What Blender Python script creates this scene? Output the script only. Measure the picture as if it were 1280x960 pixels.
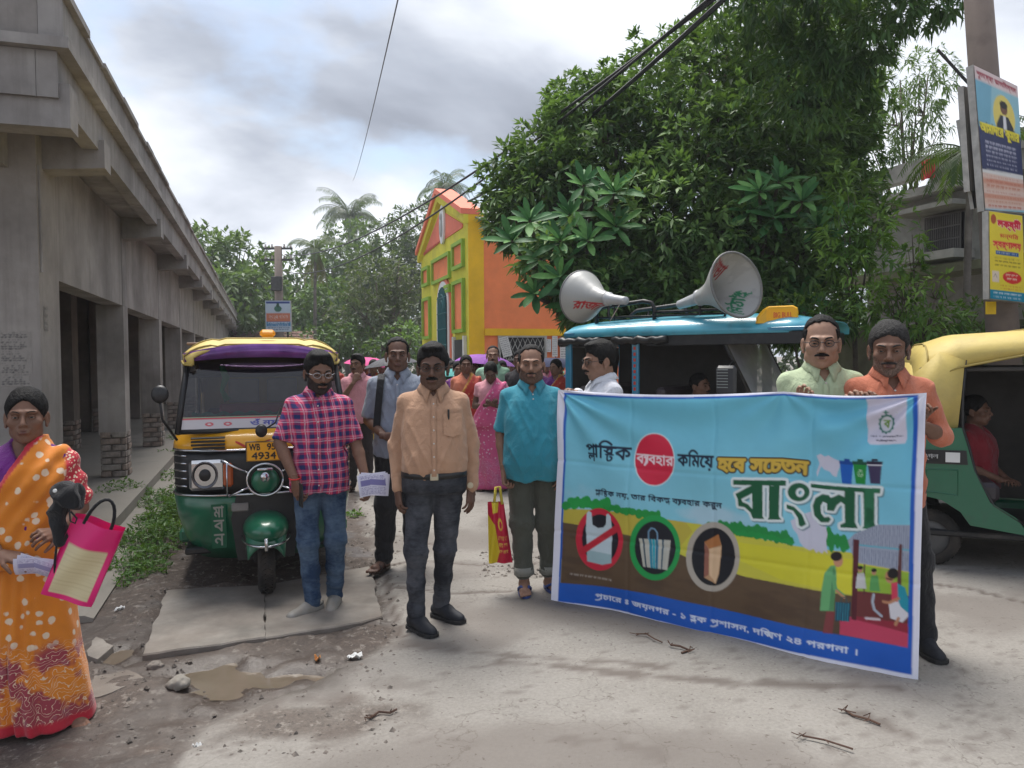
import bpy, math, random
import numpy as np
from mathutils import Vector, Matrix
from math import sin, cos, pi, radians as RAD
random.seed(7)
rng = np.random.default_rng(11)
SC = bpy.context.scene
for o in list(bpy.data.objects): bpy.data.objects.remove(o)

# ------------------------------------------------------------------ camera
CAMZ = 1.57; PITCH = RAD(1.96); ROLL = RAD(0.4); FPX = 962.0
cd = bpy.data.cameras.new('camera'); cam = bpy.data.objects.new('camera', cd)
SC.collection.objects.link(cam); SC.camera = cam
cd.sensor_width = 36; cd.lens = FPX / 1280 * 36; cd.clip_start = 0.05; cd.clip_end = 3000
CM = (Matrix.Rotation(pi / 2 - PITCH, 4, 'X') @ Matrix.Rotation(-ROLL, 4, 'Z'))
cam.matrix_world = Matrix.Translation((0, 0, CAMZ)) @ CM
SC.render.resolution_x = 1024; SC.render.resolution_y = 768

def ray(px, py):
    return CM.to_3x3() @ Vector(((px - 640) / FPX, -(py - 480) / FPX, -1))
def G(px, py, z=0.0):
    r = ray(px, py); t = (z - CAMZ) / r.z
    return Vector((r.x * t, r.y * t, z))
def P(px, py, y):
    r = ray(px, py); t = y / r.y
    return Vector((r.x * t, y, CAMZ + r.z * t))

# ------------------------------------------------------------------ light
SUN_EL, SUN_AZ = RAD(68), RAD(-20)        # azimuth from +Y, negative = to the left
w = bpy.data.worlds.new('World'); SC.world = w; w.use_nodes = True
nt = w.node_tree; N = nt.nodes; L = nt.links
for n in list(N): N.remove(n)
out = N.new('ShaderNodeOutputWorld')
sky = N.new('ShaderNodeTexSky'); sky.sky_type = 'NISHITA'; sky.sun_disc = False
sky.sun_elevation = SUN_EL; sky.sun_rotation = SUN_AZ; sky.air_density = 1.2; sky.dust_density = 2.0
bsky = N.new('ShaderNodeBackground'); bsky.inputs[1].default_value = 0.07
L.new(sky.outputs[0], bsky.inputs[0])
tc = N.new('ShaderNodeTexCoord')
sep = N.new('ShaderNodeSeparateXYZ'); L.new(tc.outputs['Generated'], sep.inputs[0])
# cloud layer: project the view direction onto a plane overhead so that clouds bunch up towards the horizon
addz = N.new('ShaderNodeMath'); addz.operation = 'ADD'; addz.inputs[1].default_value = 0.30; addz.use_clamp = False
L.new(sep.outputs[2], addz.inputs[0])
mxz = N.new('ShaderNodeMath'); mxz.operation = 'MAXIMUM'; mxz.inputs[1].default_value = 0.12; L.new(addz.outputs[0], mxz.inputs[0])
dvx = N.new('ShaderNodeMath'); dvx.operation = 'DIVIDE'; L.new(sep.outputs[0], dvx.inputs[0]); L.new(mxz.outputs[0], dvx.inputs[1])
dvy = N.new('ShaderNodeMath'); dvy.operation = 'DIVIDE'; L.new(sep.outputs[1], dvy.inputs[0]); L.new(mxz.outputs[0], dvy.inputs[1])
cmb = N.new('ShaderNodeCombineXYZ'); L.new(dvx.outputs[0], cmb.inputs[0]); L.new(dvy.outputs[0], cmb.inputs[1])
def wnoise(scale, detail, rough, loc, dist=0.0):
    mp = N.new('ShaderNodeMapping'); mp.inputs[1].default_value = loc; L.new(cmb.outputs[0], mp.inputs[0])
    n = N.new('ShaderNodeTexNoise'); n.inputs['Scale'].default_value = scale; n.inputs['Detail'].default_value = detail
    n.inputs['Roughness'].default_value = rough; n.inputs['Distortion'].default_value = dist
    L.new(mp.outputs[0], n.inputs['Vector']); return n.outputs['Fac']
def wramp(src, stops):
    r = N.new('ShaderNodeValToRGB'); L.new(src, r.inputs[0])
    e = r.color_ramp.elements
    while len(e) < len(stops): e.new(0.5)
    for k, (p, c) in enumerate(stops): e[k].position = p; e[k].color = (*c, 1)
    return r.outputs[0]
CLOUD_OFF = (3.1, 1.7, 0); COVER_OFF = (8.3, 2.2, 0)
shade = wramp(wnoise(0.72, 8, 0.52, CLOUD_OFF, 0.3), [(0.34, (0.11, 0.122, 0.15)), (0.44, (0.215, 0.235, 0.275)), (0.52, (0.38, 0.40, 0.44)), (0.63, (0.53, 0.545, 0.575))])
cover = wramp(wnoise(1.3, 7, 0.55, COVER_OFF), [(0.36, (0, 0, 0)), (0.46, (1, 1, 1))])
bcl = N.new('ShaderNodeBackground'); bcl.inputs[1].default_value = 1.0; L.new(shade, bcl.inputs[0])
low = N.new('ShaderNodeMapRange'); low.inputs[1].default_value = 0.10; low.inputs[2].default_value = 0.26; low.inputs[3].default_value = 1.0; low.inputs[4].default_value = 0.0; L.new(sep.outputs[2], low.inputs[0])
cmx = N.new('ShaderNodeMath'); cmx.operation = 'MAXIMUM'; L.new(cover, cmx.inputs[0]); L.new(low.outputs[0], cmx.inputs[1])
mix = N.new('ShaderNodeMixShader'); L.new(cmx.outputs[0], mix.inputs[0]); L.new(bsky.outputs[0], mix.inputs[1]); L.new(bcl.outputs[0], mix.inputs[2])
L.new(mix.outputs[0], out.inputs[0])

sd = bpy.data.lights.new('sun', 'SUN'); sd.energy = 2.1; sd.angle = RAD(32); sd.color = (1, 0.96, 0.9)
sun = bpy.data.objects.new('sun', sd); SC.collection.objects.link(sun)
sdir = Vector((sin(SUN_AZ) * cos(SUN_EL), cos(SUN_AZ) * cos(SUN_EL), sin(SUN_EL)))
sun.rotation_euler = sdir.to_track_quat('Z', 'Y').to_euler(); sun.location = (0, 0, 40)
SC.view_settings.view_transform = 'Standard'; SC.view_settings.look = 'None'
SC.view_settings.exposure = 1.36; SC.view_settings.gamma = 1.0

# ------------------------------------------------------------------ materials
def srgb(r, g, b):
    f = lambda c: (c / 255 / 12.92) if c / 255 <= 0.04045 else ((c / 255 + 0.055) / 1.055) ** 2.4
    return (f(r), f(g), f(b))
class NT:
    def __init__(s, name):
        s.m = bpy.data.materials.new(name); s.m.use_nodes = True; s.t = s.m.node_tree
        s.p = s.t.nodes['Principled BSDF']; s.tc = s.t.nodes.new('ShaderNodeTexCoord')
    def n(s, typ, **kw):
        x = s.t.nodes.new(typ)
        for k, v in kw.items(): setattr(x, k, v)
        return x
    def l(s, a, b): s.t.links.new(a, b)
    def noise(s, scale, detail=3, rough=0.55, vec=None, dist=0, stretch=None):
        x = s.n('ShaderNodeTexNoise'); x.inputs['Scale'].default_value = scale; x.inputs['Detail'].default_value = detail
        x.inputs['Roughness'].default_value = rough; x.inputs['Distortion'].default_value = dist
        v = vec or s.tc.outputs['Object']
        if stretch:
            mp = s.n('ShaderNodeMapping'); mp.inputs[3].default_value = stretch; s.l(v, mp.inputs[0]); v = mp.outputs[0]
        s.l(v, x.inputs['Vector']); return x.outputs['Fac']
    def ramp(s, src, stops):
        r = s.n('ShaderNodeValToRGB'); s.l(src, r.inputs[0]); e = r.color_ramp.elements
        while len(e) < len(stops): e.new(0.5)
        for k, (p, c) in enumerate(stops):
            e[k].position = p; e[k].color = (*c, 1) if not isinstance(c, (int, float)) else (c, c, c, 1)
        return r.outputs[0]
    def mix(s, fac, a, b, mode='MIX'):
        x = s.n('ShaderNodeMix', data_type='RGBA', blend_type=mode)
        if isinstance(fac, (int, float)): x.inputs[0].default_value = fac
        else: s.l(fac, x.inputs[0])
        for i, v in ((6, a), (7, b)):
            if isinstance(v, tuple): x.inputs[i].default_value = (*v[:3], 1)
            else: s.l(v, x.inputs[i])
        return x.outputs[2]
    def math(s, op, a, b=None, c=None):
        x = s.n('ShaderNodeMath', operation=op)
        for i, v in enumerate((a, b, c)):
            if v is None: continue
            if isinstance(v, (int, float)): x.inputs[i].default_value = v
            else: s.l(v, x.inputs[i])
        return x.outputs[0]
    def bump(s, h, strength, dist=0.01):
        x = s.n('ShaderNodeBump'); x.inputs['Strength'].default_value = strength; x.inputs['Distance'].default_value = dist
        s.l(h, x.inputs['Height']); s.l(x.outputs[0], s.p.inputs['Normal'])
    def base(s, v):
        if isinstance(v, tuple): s.p.inputs['Base Color'].default_value = (*v, 1)
        else: s.l(v, s.p.inputs['Base Color'])
def mat(name, col, rough=0.6, var=0.12, scale=6, bump=0.15, bscale=60, metal=0.0, bdist=0.004, coat=0, dirt=None, dirt_col=(0.10, 0.085, 0.07), dscale=3, spec=None, trans=0, stretch=None):
    t = NT(name); v1 = tuple(max(0, c * (1 - var * 1.6)) for c in col); v2 = tuple(min(1, c * (1 + var)) for c in col)
    c = t.ramp(t.noise(scale, 4, 0.6, stretch=stretch), [(0.3, v1), (0.7, v2)])
    if dirt:
        d = t.ramp(t.noise(dscale, 6, 0.65), [(0.62 - dirt * 0.3, 0.0), (0.72, 1.0)])
        c = t.mix(t.math('MULTIPLY', d, 0.75), c, dirt_col)
    t.base(c); t.p.inputs['Roughness'].default_value = rough; t.p.inputs['Metallic'].default_value = metal
    if coat: t.p.inputs['Coat Weight'].default_value = coat
    if spec is not None: t.p.inputs['Specular IOR Level'].default_value = spec
    if trans: t.p.inputs['Transmission Weight'].default_value = trans
    if bump: t.bump(t.noise(bscale, 3, 0.6, stretch=stretch), bump, bdist)
    return t.m
def vcol_mat(name, rough=0.6, bump=0.1, bscale=80, spec=0.4, trans_leaf=False, bdist=0.002, sub=0):
    t = NT(name); a = t.n('ShaderNodeAttribute', attribute_name='Col')
    v = t.ramp(t.noise(3, 4, 0.6), [(0.3, 0.88), (0.7, 1.0)])
    t.base(t.mix(1.0, a.outputs['Color'], v, 'MULTIPLY')); t.p.inputs['Roughness'].default_value = rough
    t.p.inputs['Specular IOR Level'].default_value = spec
    if trans_leaf:
        tr = t.n('ShaderNodeBsdfTranslucent'); tr.inputs[0].default_value = (0.10, 0.17, 0.02, 1)
        t.l(t.mix(0.6, a.outputs['Color'], (0.16, 0.26, 0.02)), tr.inputs[0])
        mx = t.n('ShaderNodeMixShader'); mx.inputs[0].default_value = 0.34
        t.l(t.p.outputs[0], mx.inputs[1]); t.l(tr.outputs[0], mx.inputs[2]); t.l(mx.outputs[0], t.t.nodes['Material Output'].inputs[0])
    if bump: t.bump(t.noise(bscale, 3, 0.6), bump, bdist)
    return t.m

# ------------------------------------------------------------------ objects
COL = SC.collection
def tag(o, label=None, cat=None, group=None, kind=None):
    if label: o['label'] = label
    if cat: o['category'] = cat
    if group: o['group'] = group
    if kind: o['kind'] = kind
    return o
def thing(name, label, cat, loc=(0, 0, 0), rz=0.0, group=None):
    o = bpy.data.objects.new(name, None); COL.objects.link(o); o.location = loc; o.rotation_euler = (0, 0, rz)
    o.empty_display_size = 0.1
    return tag(o, label, cat, group)
def mesh_obj(name, V, F, m, parent=None, smooth=False, cols=None, fmat=None):
    me = bpy.data.meshes.new(name)
    V = np.asarray(V, dtype=np.float32)
    if isinstance(F, np.ndarray):
        nf, k = F.shape
        me.vertices.add(len(V)); me.vertices.foreach_set('co', V.ravel())
        me.loops.add(nf * k); me.loops.foreach_set('vertex_index', F.ravel().astype(np.int32))
        me.polygons.add(nf); me.polygons.foreach_set('loop_start', np.arange(0, nf * k, k, dtype=np.int32))
        me.update(calc_edges=True)
    else:
        me.from_pydata(V.tolist(), [], F); me.update()
    if smooth: me.polygons.foreach_set('use_smooth', [True] * len(me.polygons))
    if cols is not None:
        a = me.color_attributes.new('Col', 'FLOAT_COLOR', 'POINT')
        c = np.ones((len(V), 4), dtype=np.float32); c[:, :3] = cols; a.data.foreach_set('color', c.ravel())
    for mm in (m if isinstance(m, (list, tuple)) else [m]): me.materials.append(mm)
    if fmat is not None: me.polygons.foreach_set('material_index', np.asarray(fmat, dtype=np.int32))
    o = bpy.data.objects.new(name, me); COL.objects.link(o)
    if parent is not None: o.parent = parent
    return o
def copy_tree(o, parent=None):
    c = o.copy(); COL.objects.link(c)
    if parent is not None: c.parent = parent
    for ch in list(o.children): copy_tree(ch, c)
    return c
def share(name, src, parent, loc, rot=(0, 0, 0), scale=(1, 1, 1)):
    o = bpy.data.objects.new(name, src.data); COL.objects.link(o); o.parent = parent
    o.location = loc; o.rotation_euler = rot; o.scale = scale; return o

class MB:
    def __init__(s): s.V = []; s.F = []
    def add(s, V, F):
        b = len(s.V); s.V += [tuple(v) for v in V]; s.F += [tuple(i + b for i in f) for f in F]; return s
    def box(s, x0, x1, y0, y1, z0, z1):
        V = [(x0, y0, z0), (x1, y0, z0), (x1, y1, z0), (x0, y1, z0), (x0, y0, z1), (x1, y0, z1), (x1, y1, z1), (x0, y1, z1)]
        return s.add(V, [(0, 3, 2, 1), (4, 5, 6, 7), (0, 1, 5, 4), (1, 2, 6, 5), (2, 3, 7, 6), (3, 0, 4, 7)])
    def bbox(s, x0, x1, y0, y1, z0, z1, b=0.01):
        # box with chamfered edges
        import itertools
        V = []; F = []
        cx, cy, cz = (x0 + x1) / 2, (y0 + y1) / 2, (z0 + z1) / 2; hx, hy, hz = (x1 - x0) / 2, (y1 - y0) / 2, (z1 - z0) / 2
        b = min(b, hx * .9, hy * .9, hz * .9)
        idx = {}
        for sx, sy, sz in itertools.product((-1, 1), repeat=3):
            for ax in range(3):
                p = [sx * (hx - b), sy * (hy - b), sz * (hz - b)]
                p[ax] = (sx * hx, sy * hy, sz * hz)[ax]
                idx[(sx, sy, sz, ax)] = len(V); V.append((cx + p[0], cy + p[1], cz + p[2]))
        for ax in range(3):
            o1, o2 = [a for a in range(3) if a != ax]
            for sg in (-1, 1):
                q = []
                for a, c in ((-1, -1), (1, -1), (1, 1), (-1, 1)):
                    k = [0, 0, 0]; k[ax] = sg; k[o1] = a; k[o2] = c; q.append(idx[(*k, ax)])
                F.append(q)
        for ax in range(3):
            o1, o2 = [a for a in range(3) if a != ax]
            for a in (-1, 1):
                for c in (-1, 1):
                    k0 = [0, 0, 0]; k0[ax] = -1; k0[o1] = a; k0[o2] = c; k1 = list(k0); k1[ax] = 1
                    F.append([idx[(*k0, o1)], idx[(*k1, o1)], idx[(*k1, o2)], idx[(*k0, o2)]])
        for sx, sy, sz in itertools.product((-1, 1), repeat=3):
            F.append([idx[(sx, sy, sz, 0)], idx[(sx, sy, sz, 1)], idx[(sx, sy, sz, 2)]])
        return s.add(V, F)
    def loft(s, rings, closed=True, caps=True):
        b = len(s.V); n = len(rings[0])
        for r in rings: s.V += [tuple(p) for p in r]
        for i in range(len(rings) - 1):
            for j in range(n if closed else n - 1):
                k = (j + 1) % n
                s.F.append((b + i * n + j, b + i * n + k, b + (i + 1) * n + k, b + (i + 1) * n + j))
        if caps and closed:
            s.F.append(tuple(b + j for j in reversed(range(n)))); s.F.append(tuple(b + (len(rings) - 1) * n + j for j in range(n)))
        return s
    def tube(s, pts, r, n=8, caps=True, flat=1.0):
        pts = [Vector(p) for p in pts]
        rr = r if isinstance(r, (list, tuple)) else [r] * len(pts)
        up = None; rings = []
        for i, p in enumerate(pts):
            t = (pts[min(i + 1, len(pts) - 1)] - pts[max(i - 1, 0)]).normalized()
            if up is None: up = Vector((0, 0, 1)) if abs(t.z) < 0.9 else Vector((0, 1, 0))
            a = t.cross(up)
            if a.length < 1e-5: a = t.cross(Vector((1, 0.1, 0)))
            a.normalize(); c = a.cross(t).normalized(); up = c
            rings.append([p + a * cos(2 * pi * j / n) * rr[i] + c * sin(2 * pi * j / n) * rr[i] * flat for j in range(n)])
        return s.loft(rings, True, caps)
    def lathe(s, prof, origin=(0, 0, 0), axis=(0, 0, 1), n=24, caps=False):
        o = Vector(origin); a = Vector(axis).normalized(); u = a.orthogonal().normalized(); v = a.cross(u)
        return s.loft([[o + a * h + (u * cos(2 * pi * j / n) + v * sin(2 * pi * j / n)) * r for j in range(n)] for r, h in prof], True, caps)
    def ell(s, c, r, nu=12, nv=8, R=None):
        c = Vector(c); rings = []
        for i in range(1, nv):
            ph = pi * i / nv - pi / 2
            ring = []
            for j in range(nu):
                q = Vector((r[0] * cos(ph) * cos(2 * pi * j / nu), r[1] * cos(ph) * sin(2 * pi * j / nu), r[2] * sin(ph)))
                if R is not None: q = R @ q
                ring.append(c + q)
            rings.append(ring)
        b = len(s.V); s.loft(rings, True, False)
        q0 = Vector((0, 0, -r[2])); q1 = Vector((0, 0, r[2]))
        if R is not None: q0 = R @ q0; q1 = R @ q1
        i0 = len(s.V); s.V += [tuple(c + q0), tuple(c + q1)]
        for j in range(nu):
            k = (j + 1) % nu; s.F.append((i0, b + k, b + j)); s.F.append((i0 + 1, b + (nv - 2) * nu + j, b + (nv - 2) * nu + k))
        return s
    def prism(s, poly, y0, y1, axis='y'):
        n = len(poly)
        mk = {'y': lambda a, b, t: (a, t, b), 'x': lambda a, b, t: (t, a, b), 'z': lambda a, b, t: (a, b, t)}[axis]
        V = [mk(a, b, y0) for a, b in poly] + [mk(a, b, y1) for a, b in poly]
        F = [tuple(range(n)), tuple(n + i for i in reversed(range(n)))] + [((i + 1) % n, i, n + i, n + (i + 1) % n) for i in range(n)]
        return s.add(V, F)
    def sheet(s, fn, nu, nv):
        return s.loft([[fn(i / nu, j / nv) for j in range(nv + 1)] for i in range(nu + 1)], False, False)
    def make(s, name, m, parent=None, smooth=False, fixn=True):
        o = mesh_obj(name, s.V, s.F, m, parent, smooth)
        if fixn:
            import bmesh
            bm = bmesh.new(); bm.from_mesh(o.data); bmesh.ops.recalc_face_normals(bm, faces=bm.faces); bm.to_mesh(o.data); bm.free()
        return o

def crease(o, ang=35):
    # smooth shading with sharp edges past an angle
    o.data.polygons.foreach_set('use_smooth', [True] * len(o.data.polygons))
    try: o.data.set_sharp_from_angle(angle=RAD(ang))
    except Exception: pass
    return o

# ------------------------------------------------------------------ value noise
_perm = rng.random((64, 64, 64)).astype(np.float32)
def vnoise(x, y, z=0.0):
    x, y, z = np.broadcast_arrays(np.asarray(x, np.float32), np.asarray(y, np.float32), np.asarray(z, np.float32))
    xi = np.floor(x).astype(int); yi = np.floor(y).astype(int); zi = np.floor(z).astype(int)
    fx = x - xi; fy = y - yi; fz = z - zi
    fx = fx * fx * (3 - 2 * fx); fy = fy * fy * (3 - 2 * fy); fz = fz * fz * (3 - 2 * fz)
    def g(a, b, c): return _perm[(xi + a) & 63, (yi + b) & 63, (zi + c) & 63]
    l = lambda a, b, t: a + (b - a) * t
    return l(l(l(g(0, 0, 0), g(1, 0, 0), fx), l(g(0, 1, 0), g(1, 1, 0), fx), fy), l(l(g(0, 0, 1), g(1, 0, 1), fx), l(g(0, 1, 1), g(1, 1, 1), fx), fy), fz)
def fbm(x, y, z=0.0, o=4):
    s = 0; a = 0.5; t = 0
    for k in range(o): s = s + a * vnoise(x * 2 ** k + 7.3 * k, y * 2 ** k + 3.1 * k, z * 2 ** k if not np.isscalar(z) else z + k); t += a; a *= 0.5
    return s / t

# ------------------------------------------------------------------ 2-D print rasteriser (flat print goes into colour attributes)
class Canvas:
    def __init__(s, W, H, col): s.W = W; s.H = H; s.im = np.empty((H, W, 3), np.float32); s.im[:] = col
    def mask(s, polys):
        # nonzero-winding fill of many closed contours (x right, y down, canvas units)
        wn = np.zeros((s.H, s.W + 1), np.float32)
        yc = np.arange(s.H) + 0.5
        for P_ in polys:
            P_ = np.asarray(P_, float); Q = np.roll(P_, -1, 0)
            for (x0, y0), (x1, y1) in zip(P_, Q):
                if y0 == y1: continue
                sg = 1 if y1 > y0 else -1
                a, b = (y0, y1) if y1 > y0 else (y1, y0)
                i0 = max(0, int(math.ceil(a - 0.5))); i1 = min(s.H, int(math.ceil(b - 0.5)))
                if i1 <= i0: continue
                ys = yc[i0:i1]; xs = x0 + (ys - y0) / (y1 - y0) * (x1 - x0)
                xi = np.clip(np.ceil(xs - 0.5), 0, s.W).astype(int)
                np.add.at(wn, (np.arange(i0, i1), xi), sg)
        return (np.abs(np.cumsum(wn, 1)[:, :s.W]) > 0.5)
    def fill(s, m, col, a=1.0):
        if m.dtype == bool: m = m.astype(np.float32)
        s.im += (np.asarray(col, np.float32) - s.im) * (m * a)[..., None]
    def poly(s, pts, col, a=1.0): s.fill(s.mask([pts]), col, a)
    def ellipse(s, cx, cy, rx, ry, col, rot=0.0):
        t = np.linspace(0, 2 * pi, 48, endpoint=False)
        x = rx * np.cos(t); y = ry * np.sin(t)
        s.poly(np.stack([cx + x * cos(rot) - y * sin(rot), cy + x * sin(rot) + y * cos(rot)], 1), col)
    def line(s, pts, wd, col):
        ps = []
        for (x0, y0), (x1, y1) in zip(pts[:-1], pts[1:]):
            d = math.hypot(x1 - x0, y1 - y0) or 1; nx, ny = -(y1 - y0) / d * wd / 2, (x1 - x0) / d * wd / 2
            ps.append([(x0 + nx, y0 + ny), (x1 + nx, y1 + ny), (x1 - nx, y1 - ny), (x0 - nx, y0 - ny)])
            t = np.linspace(0, 2 * pi, 10, endpoint=False)
            for X, Y in ((x0, y0), (x1, y1)): ps.append(np.stack([X - wd / 2 * np.cos(t), Y + wd / 2 * np.sin(t)], 1))
        m = np.zeros((s.H, s.W), bool)
        for p in ps: m |= s.mask([p])
        s.fill(m, col)
    def dil(s, m, r):
        o = m.copy(); R = int(math.ceil(r))
        for dy in range(-R, R + 1):
            for dx in range(-R, R + 1):
                if dx * dx + dy * dy <= r * r + 0.3: o |= np.roll(np.roll(m, dy, 0), dx, 1)
        return o
    def sample(s, u, v):
        # u,v in 0..1, v down
        x = np.clip(u * s.W - 0.5, 0, s.W - 1.001); y = np.clip(v * s.H - 0.5, 0, s.H - 1.001)
        xi = x.astype(int); yi = y.astype(int); fx = (x - xi)[..., None]; fy = (y - yi)[..., None]
        I = s.im; x1 = np.minimum(xi + 1, s.W - 1); y1 = np.minimum(yi + 1, s.H - 1)
        return (I[yi, xi] * (1 - fx) + I[yi, x1] * fx) * (1 - fy) + (I[y1, xi] * (1 - fx) + I[y1, x1] * fx) * fy
    def down(s, k):
        H = s.H // k; W = s.W // k
        c = Canvas(W, H, (0, 0, 0)); c.im = s.im[:H * k, :W * k].reshape(H, k, W, k, 3).mean((1, 3)); return c
_gc = {}
def glyph_contours(txt):
    # outlines of a run of text in the built-in typeface: list of closed contours, baseline 0, size 1, y up
    if txt in _gc: return _gc[txt]
    c = bpy.data.curves.new('text', 'FONT'); c.body = txt; c.size = 1; c.resolution_u = 3
    o = bpy.data.objects.new('text', c); COL.objects.link(o)
    cu = o.to_curve(bpy.context.evaluated_depsgraph_get()); res = []
    for sp in cu.splines:
        bp = sp.bezier_points; n = len(bp); pts = []
        for i in range(n):
            a, b = bp[i], bp[(i + 1) % n]
            for k in range(4):
                t = k / 4; q = (1 - t) ** 3 * a.co + 3 * (1 - t) ** 2 * t * a.handle_right + 3 * (1 - t) * t * t * b.handle_left + t ** 3 * b.co
                pts.append((q.x, q.y))
        res.append(np.array(pts))
    o.to_curve_clear(); bpy.data.objects.remove(o); bpy.data.curves.remove(c)
    _gc[txt] = res; return res
# conjuncts as stacked glyphs and pen strokes: token -> (glyphs as (text, dx, dy, sx, sy)), strokes, advance
CJ = {'{pl}': ([('প', 0, 0.19, .86, .72), ('ল', .14, -.22, .62, .62)], [], .54), '{st}': ([('স', 0, .26, .80, .58), ('ট', .14, -.16, .72, .62)], [[(.0, .585), (.64, .585)]], .62),
      '{lp}': ([('ল', 0, .24, .82, .62), ('প', .16, -.18, .68, .62)], [[(.0, .585), (.62, .585)]], .60), '{bl}': ([('ব', 0, .19, .86, .70), ('ল', .06, -.24, .66, .60)], [], .54),
      '{pr}': ([('প', 0, 0, 1, 1)], [[(.06, -.25), (.24, -.22), (.42, -.12), (.50, .02)]], None), '{by}': ([('ব', 0, 0, 1, 1)], [[(.62, .42), (.71, .45), (.77, .34), (.75, .12), (.66, -.13)], [(.66, -.13), (.86, .10), (.88, .60)], [(.58, .585), (.93, .585)]], .93),
      '{kk}': ([], [[(0, .585), (.80, .585)], [(.34, .58), (.08, .38), (.34, .10), (.34, .58)], [(.34, .36), (.48, .44), (.54, .32), (.44, .22), (.62, .06)], [(.68, .60), (.68, .0)]], .80)}
def _area(c): return .5 * float(np.sum(c[:, 0] * np.roll(c[:, 1], -1) - np.roll(c[:, 0], -1) * c[:, 1]))
def stroke_contours(pts, hw=.045):
    res = []; sg = -1 if _area(max(glyph_contours('ল'), key=lambda c: abs(_area(c)))) < 0 else 1
    for (x0, y0), (x1, y1) in zip(pts[:-1], pts[1:]):
        d = math.hypot(x1 - x0, y1 - y0); tx, ty = (x1 - x0) / d * hw * .6, (y1 - y0) / d * hw * .6; nx, ny = -(y1 - y0) / d * hw, (x1 - x0) / d * hw
        c = np.array([(x0 + nx - tx, y0 + ny - ty), (x1 + nx + tx, y1 + ny + ty), (x1 - nx + tx, y1 - ny + ty), (x0 - nx - tx, y0 - ny - ty)])
        res.append(c if _area(c) * sg > 0 else c[::-1])
    return res
def adv_of(tk):
    m0 = max(c[:, 0].max() for c in glyph_contours('ব')); return max(c[:, 0].max() for c in glyph_contours(tk + 'ব')) - m0
def text_contours(toks):
    res = []; x = 0.0
    for tk in toks:
        if tk == ' ': x += .3; continue
        if tk in CJ:
            lst, sts, adv = CJ[tk]
            for g, dx, dy, sx, sy in lst:
                for c in glyph_contours(g): res.append(c * (sx, sy) + (x + dx, dy))
            for st_ in sts:
                for c in stroke_contours(st_): res.append(c + (x, 0))
            if adv is None: adv = adv_of(lst[0][0])
        else:
            for c in glyph_contours(tk): res.append(c + (x, 0))
            adv = adv_of(tk) if any('\u0980' <= ch <= '\u09ff' for ch in tk) else max([c[:, 0].max() for c in glyph_contours(tk)] or [.3]) + .05
        x += adv
    return res
def toks(s):
    out_, i = [], 0
    while i < len(s):
        if s[i] == '{': j = s.index('}', i); out_.append(s[i:j + 1]); i = j + 1
        elif s[i] == ' ': out_.append(' '); i += 1
        else:
            j = i
            while j < len(s) and s[j] not in ' {': j += 1
            out_.append(s[i:j]); i = j
    return out_
def put_text(cv, s, x, y, w, h, col, bold=0.0, outline=None, shadow=None, rot=0.0):
    # text fitted into the box with top-left (x, y), width w, height h (canvas units)
    cs = text_contours(toks(s)); A = np.concatenate(cs); x0, y0 = A.min(0); x1, y1 = A.max(0)
    cr, sr = cos(rot), sin(rot)
    def m(c):
        X = (c[:, 0] - x0) / (x1 - x0) * w; Y = (y1 - c[:, 1]) / (y1 - y0) * h
        return np.stack([x + X * cr - Y * sr, y + X * sr + Y * cr], 1)
    mk = cv.mask([m(c) for c in cs])
    if bold: mk = cv.dil(mk, bold)
    if shadow: cv.fill(np.roll(np.roll(mk, shadow[1], 0), shadow[0], 1), shadow[2], .8)
    if outline: cv.fill(cv.dil(mk, outline[0]), outline[1])
    cv.fill(mk, col); return mk
def scribble(cv, x, y, w, h, col, seed=0, wd=1.0):
    # a line of print too small to read
    r = random.Random(seed); xx = x
    while xx < x + w:
        ww = r.uniform(1.2, 3.2) * h
        cv.poly([(xx, y), (min(xx + ww, x + w), y), (min(xx + ww, x + w), y + .22 * h), (xx, y + .22 * h)], col, .9)
        k = xx
        while k < min(xx + ww, x + w) - .3 * h:
            cv.poly([(k, y), (k + .2 * h, y), (k + r.uniform(0, .4) * h, y + h), (k - .1 * h, y + h * .9)], col, .8); k += r.uniform(.45, .8) * h
        xx += ww + .5 * h

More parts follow.
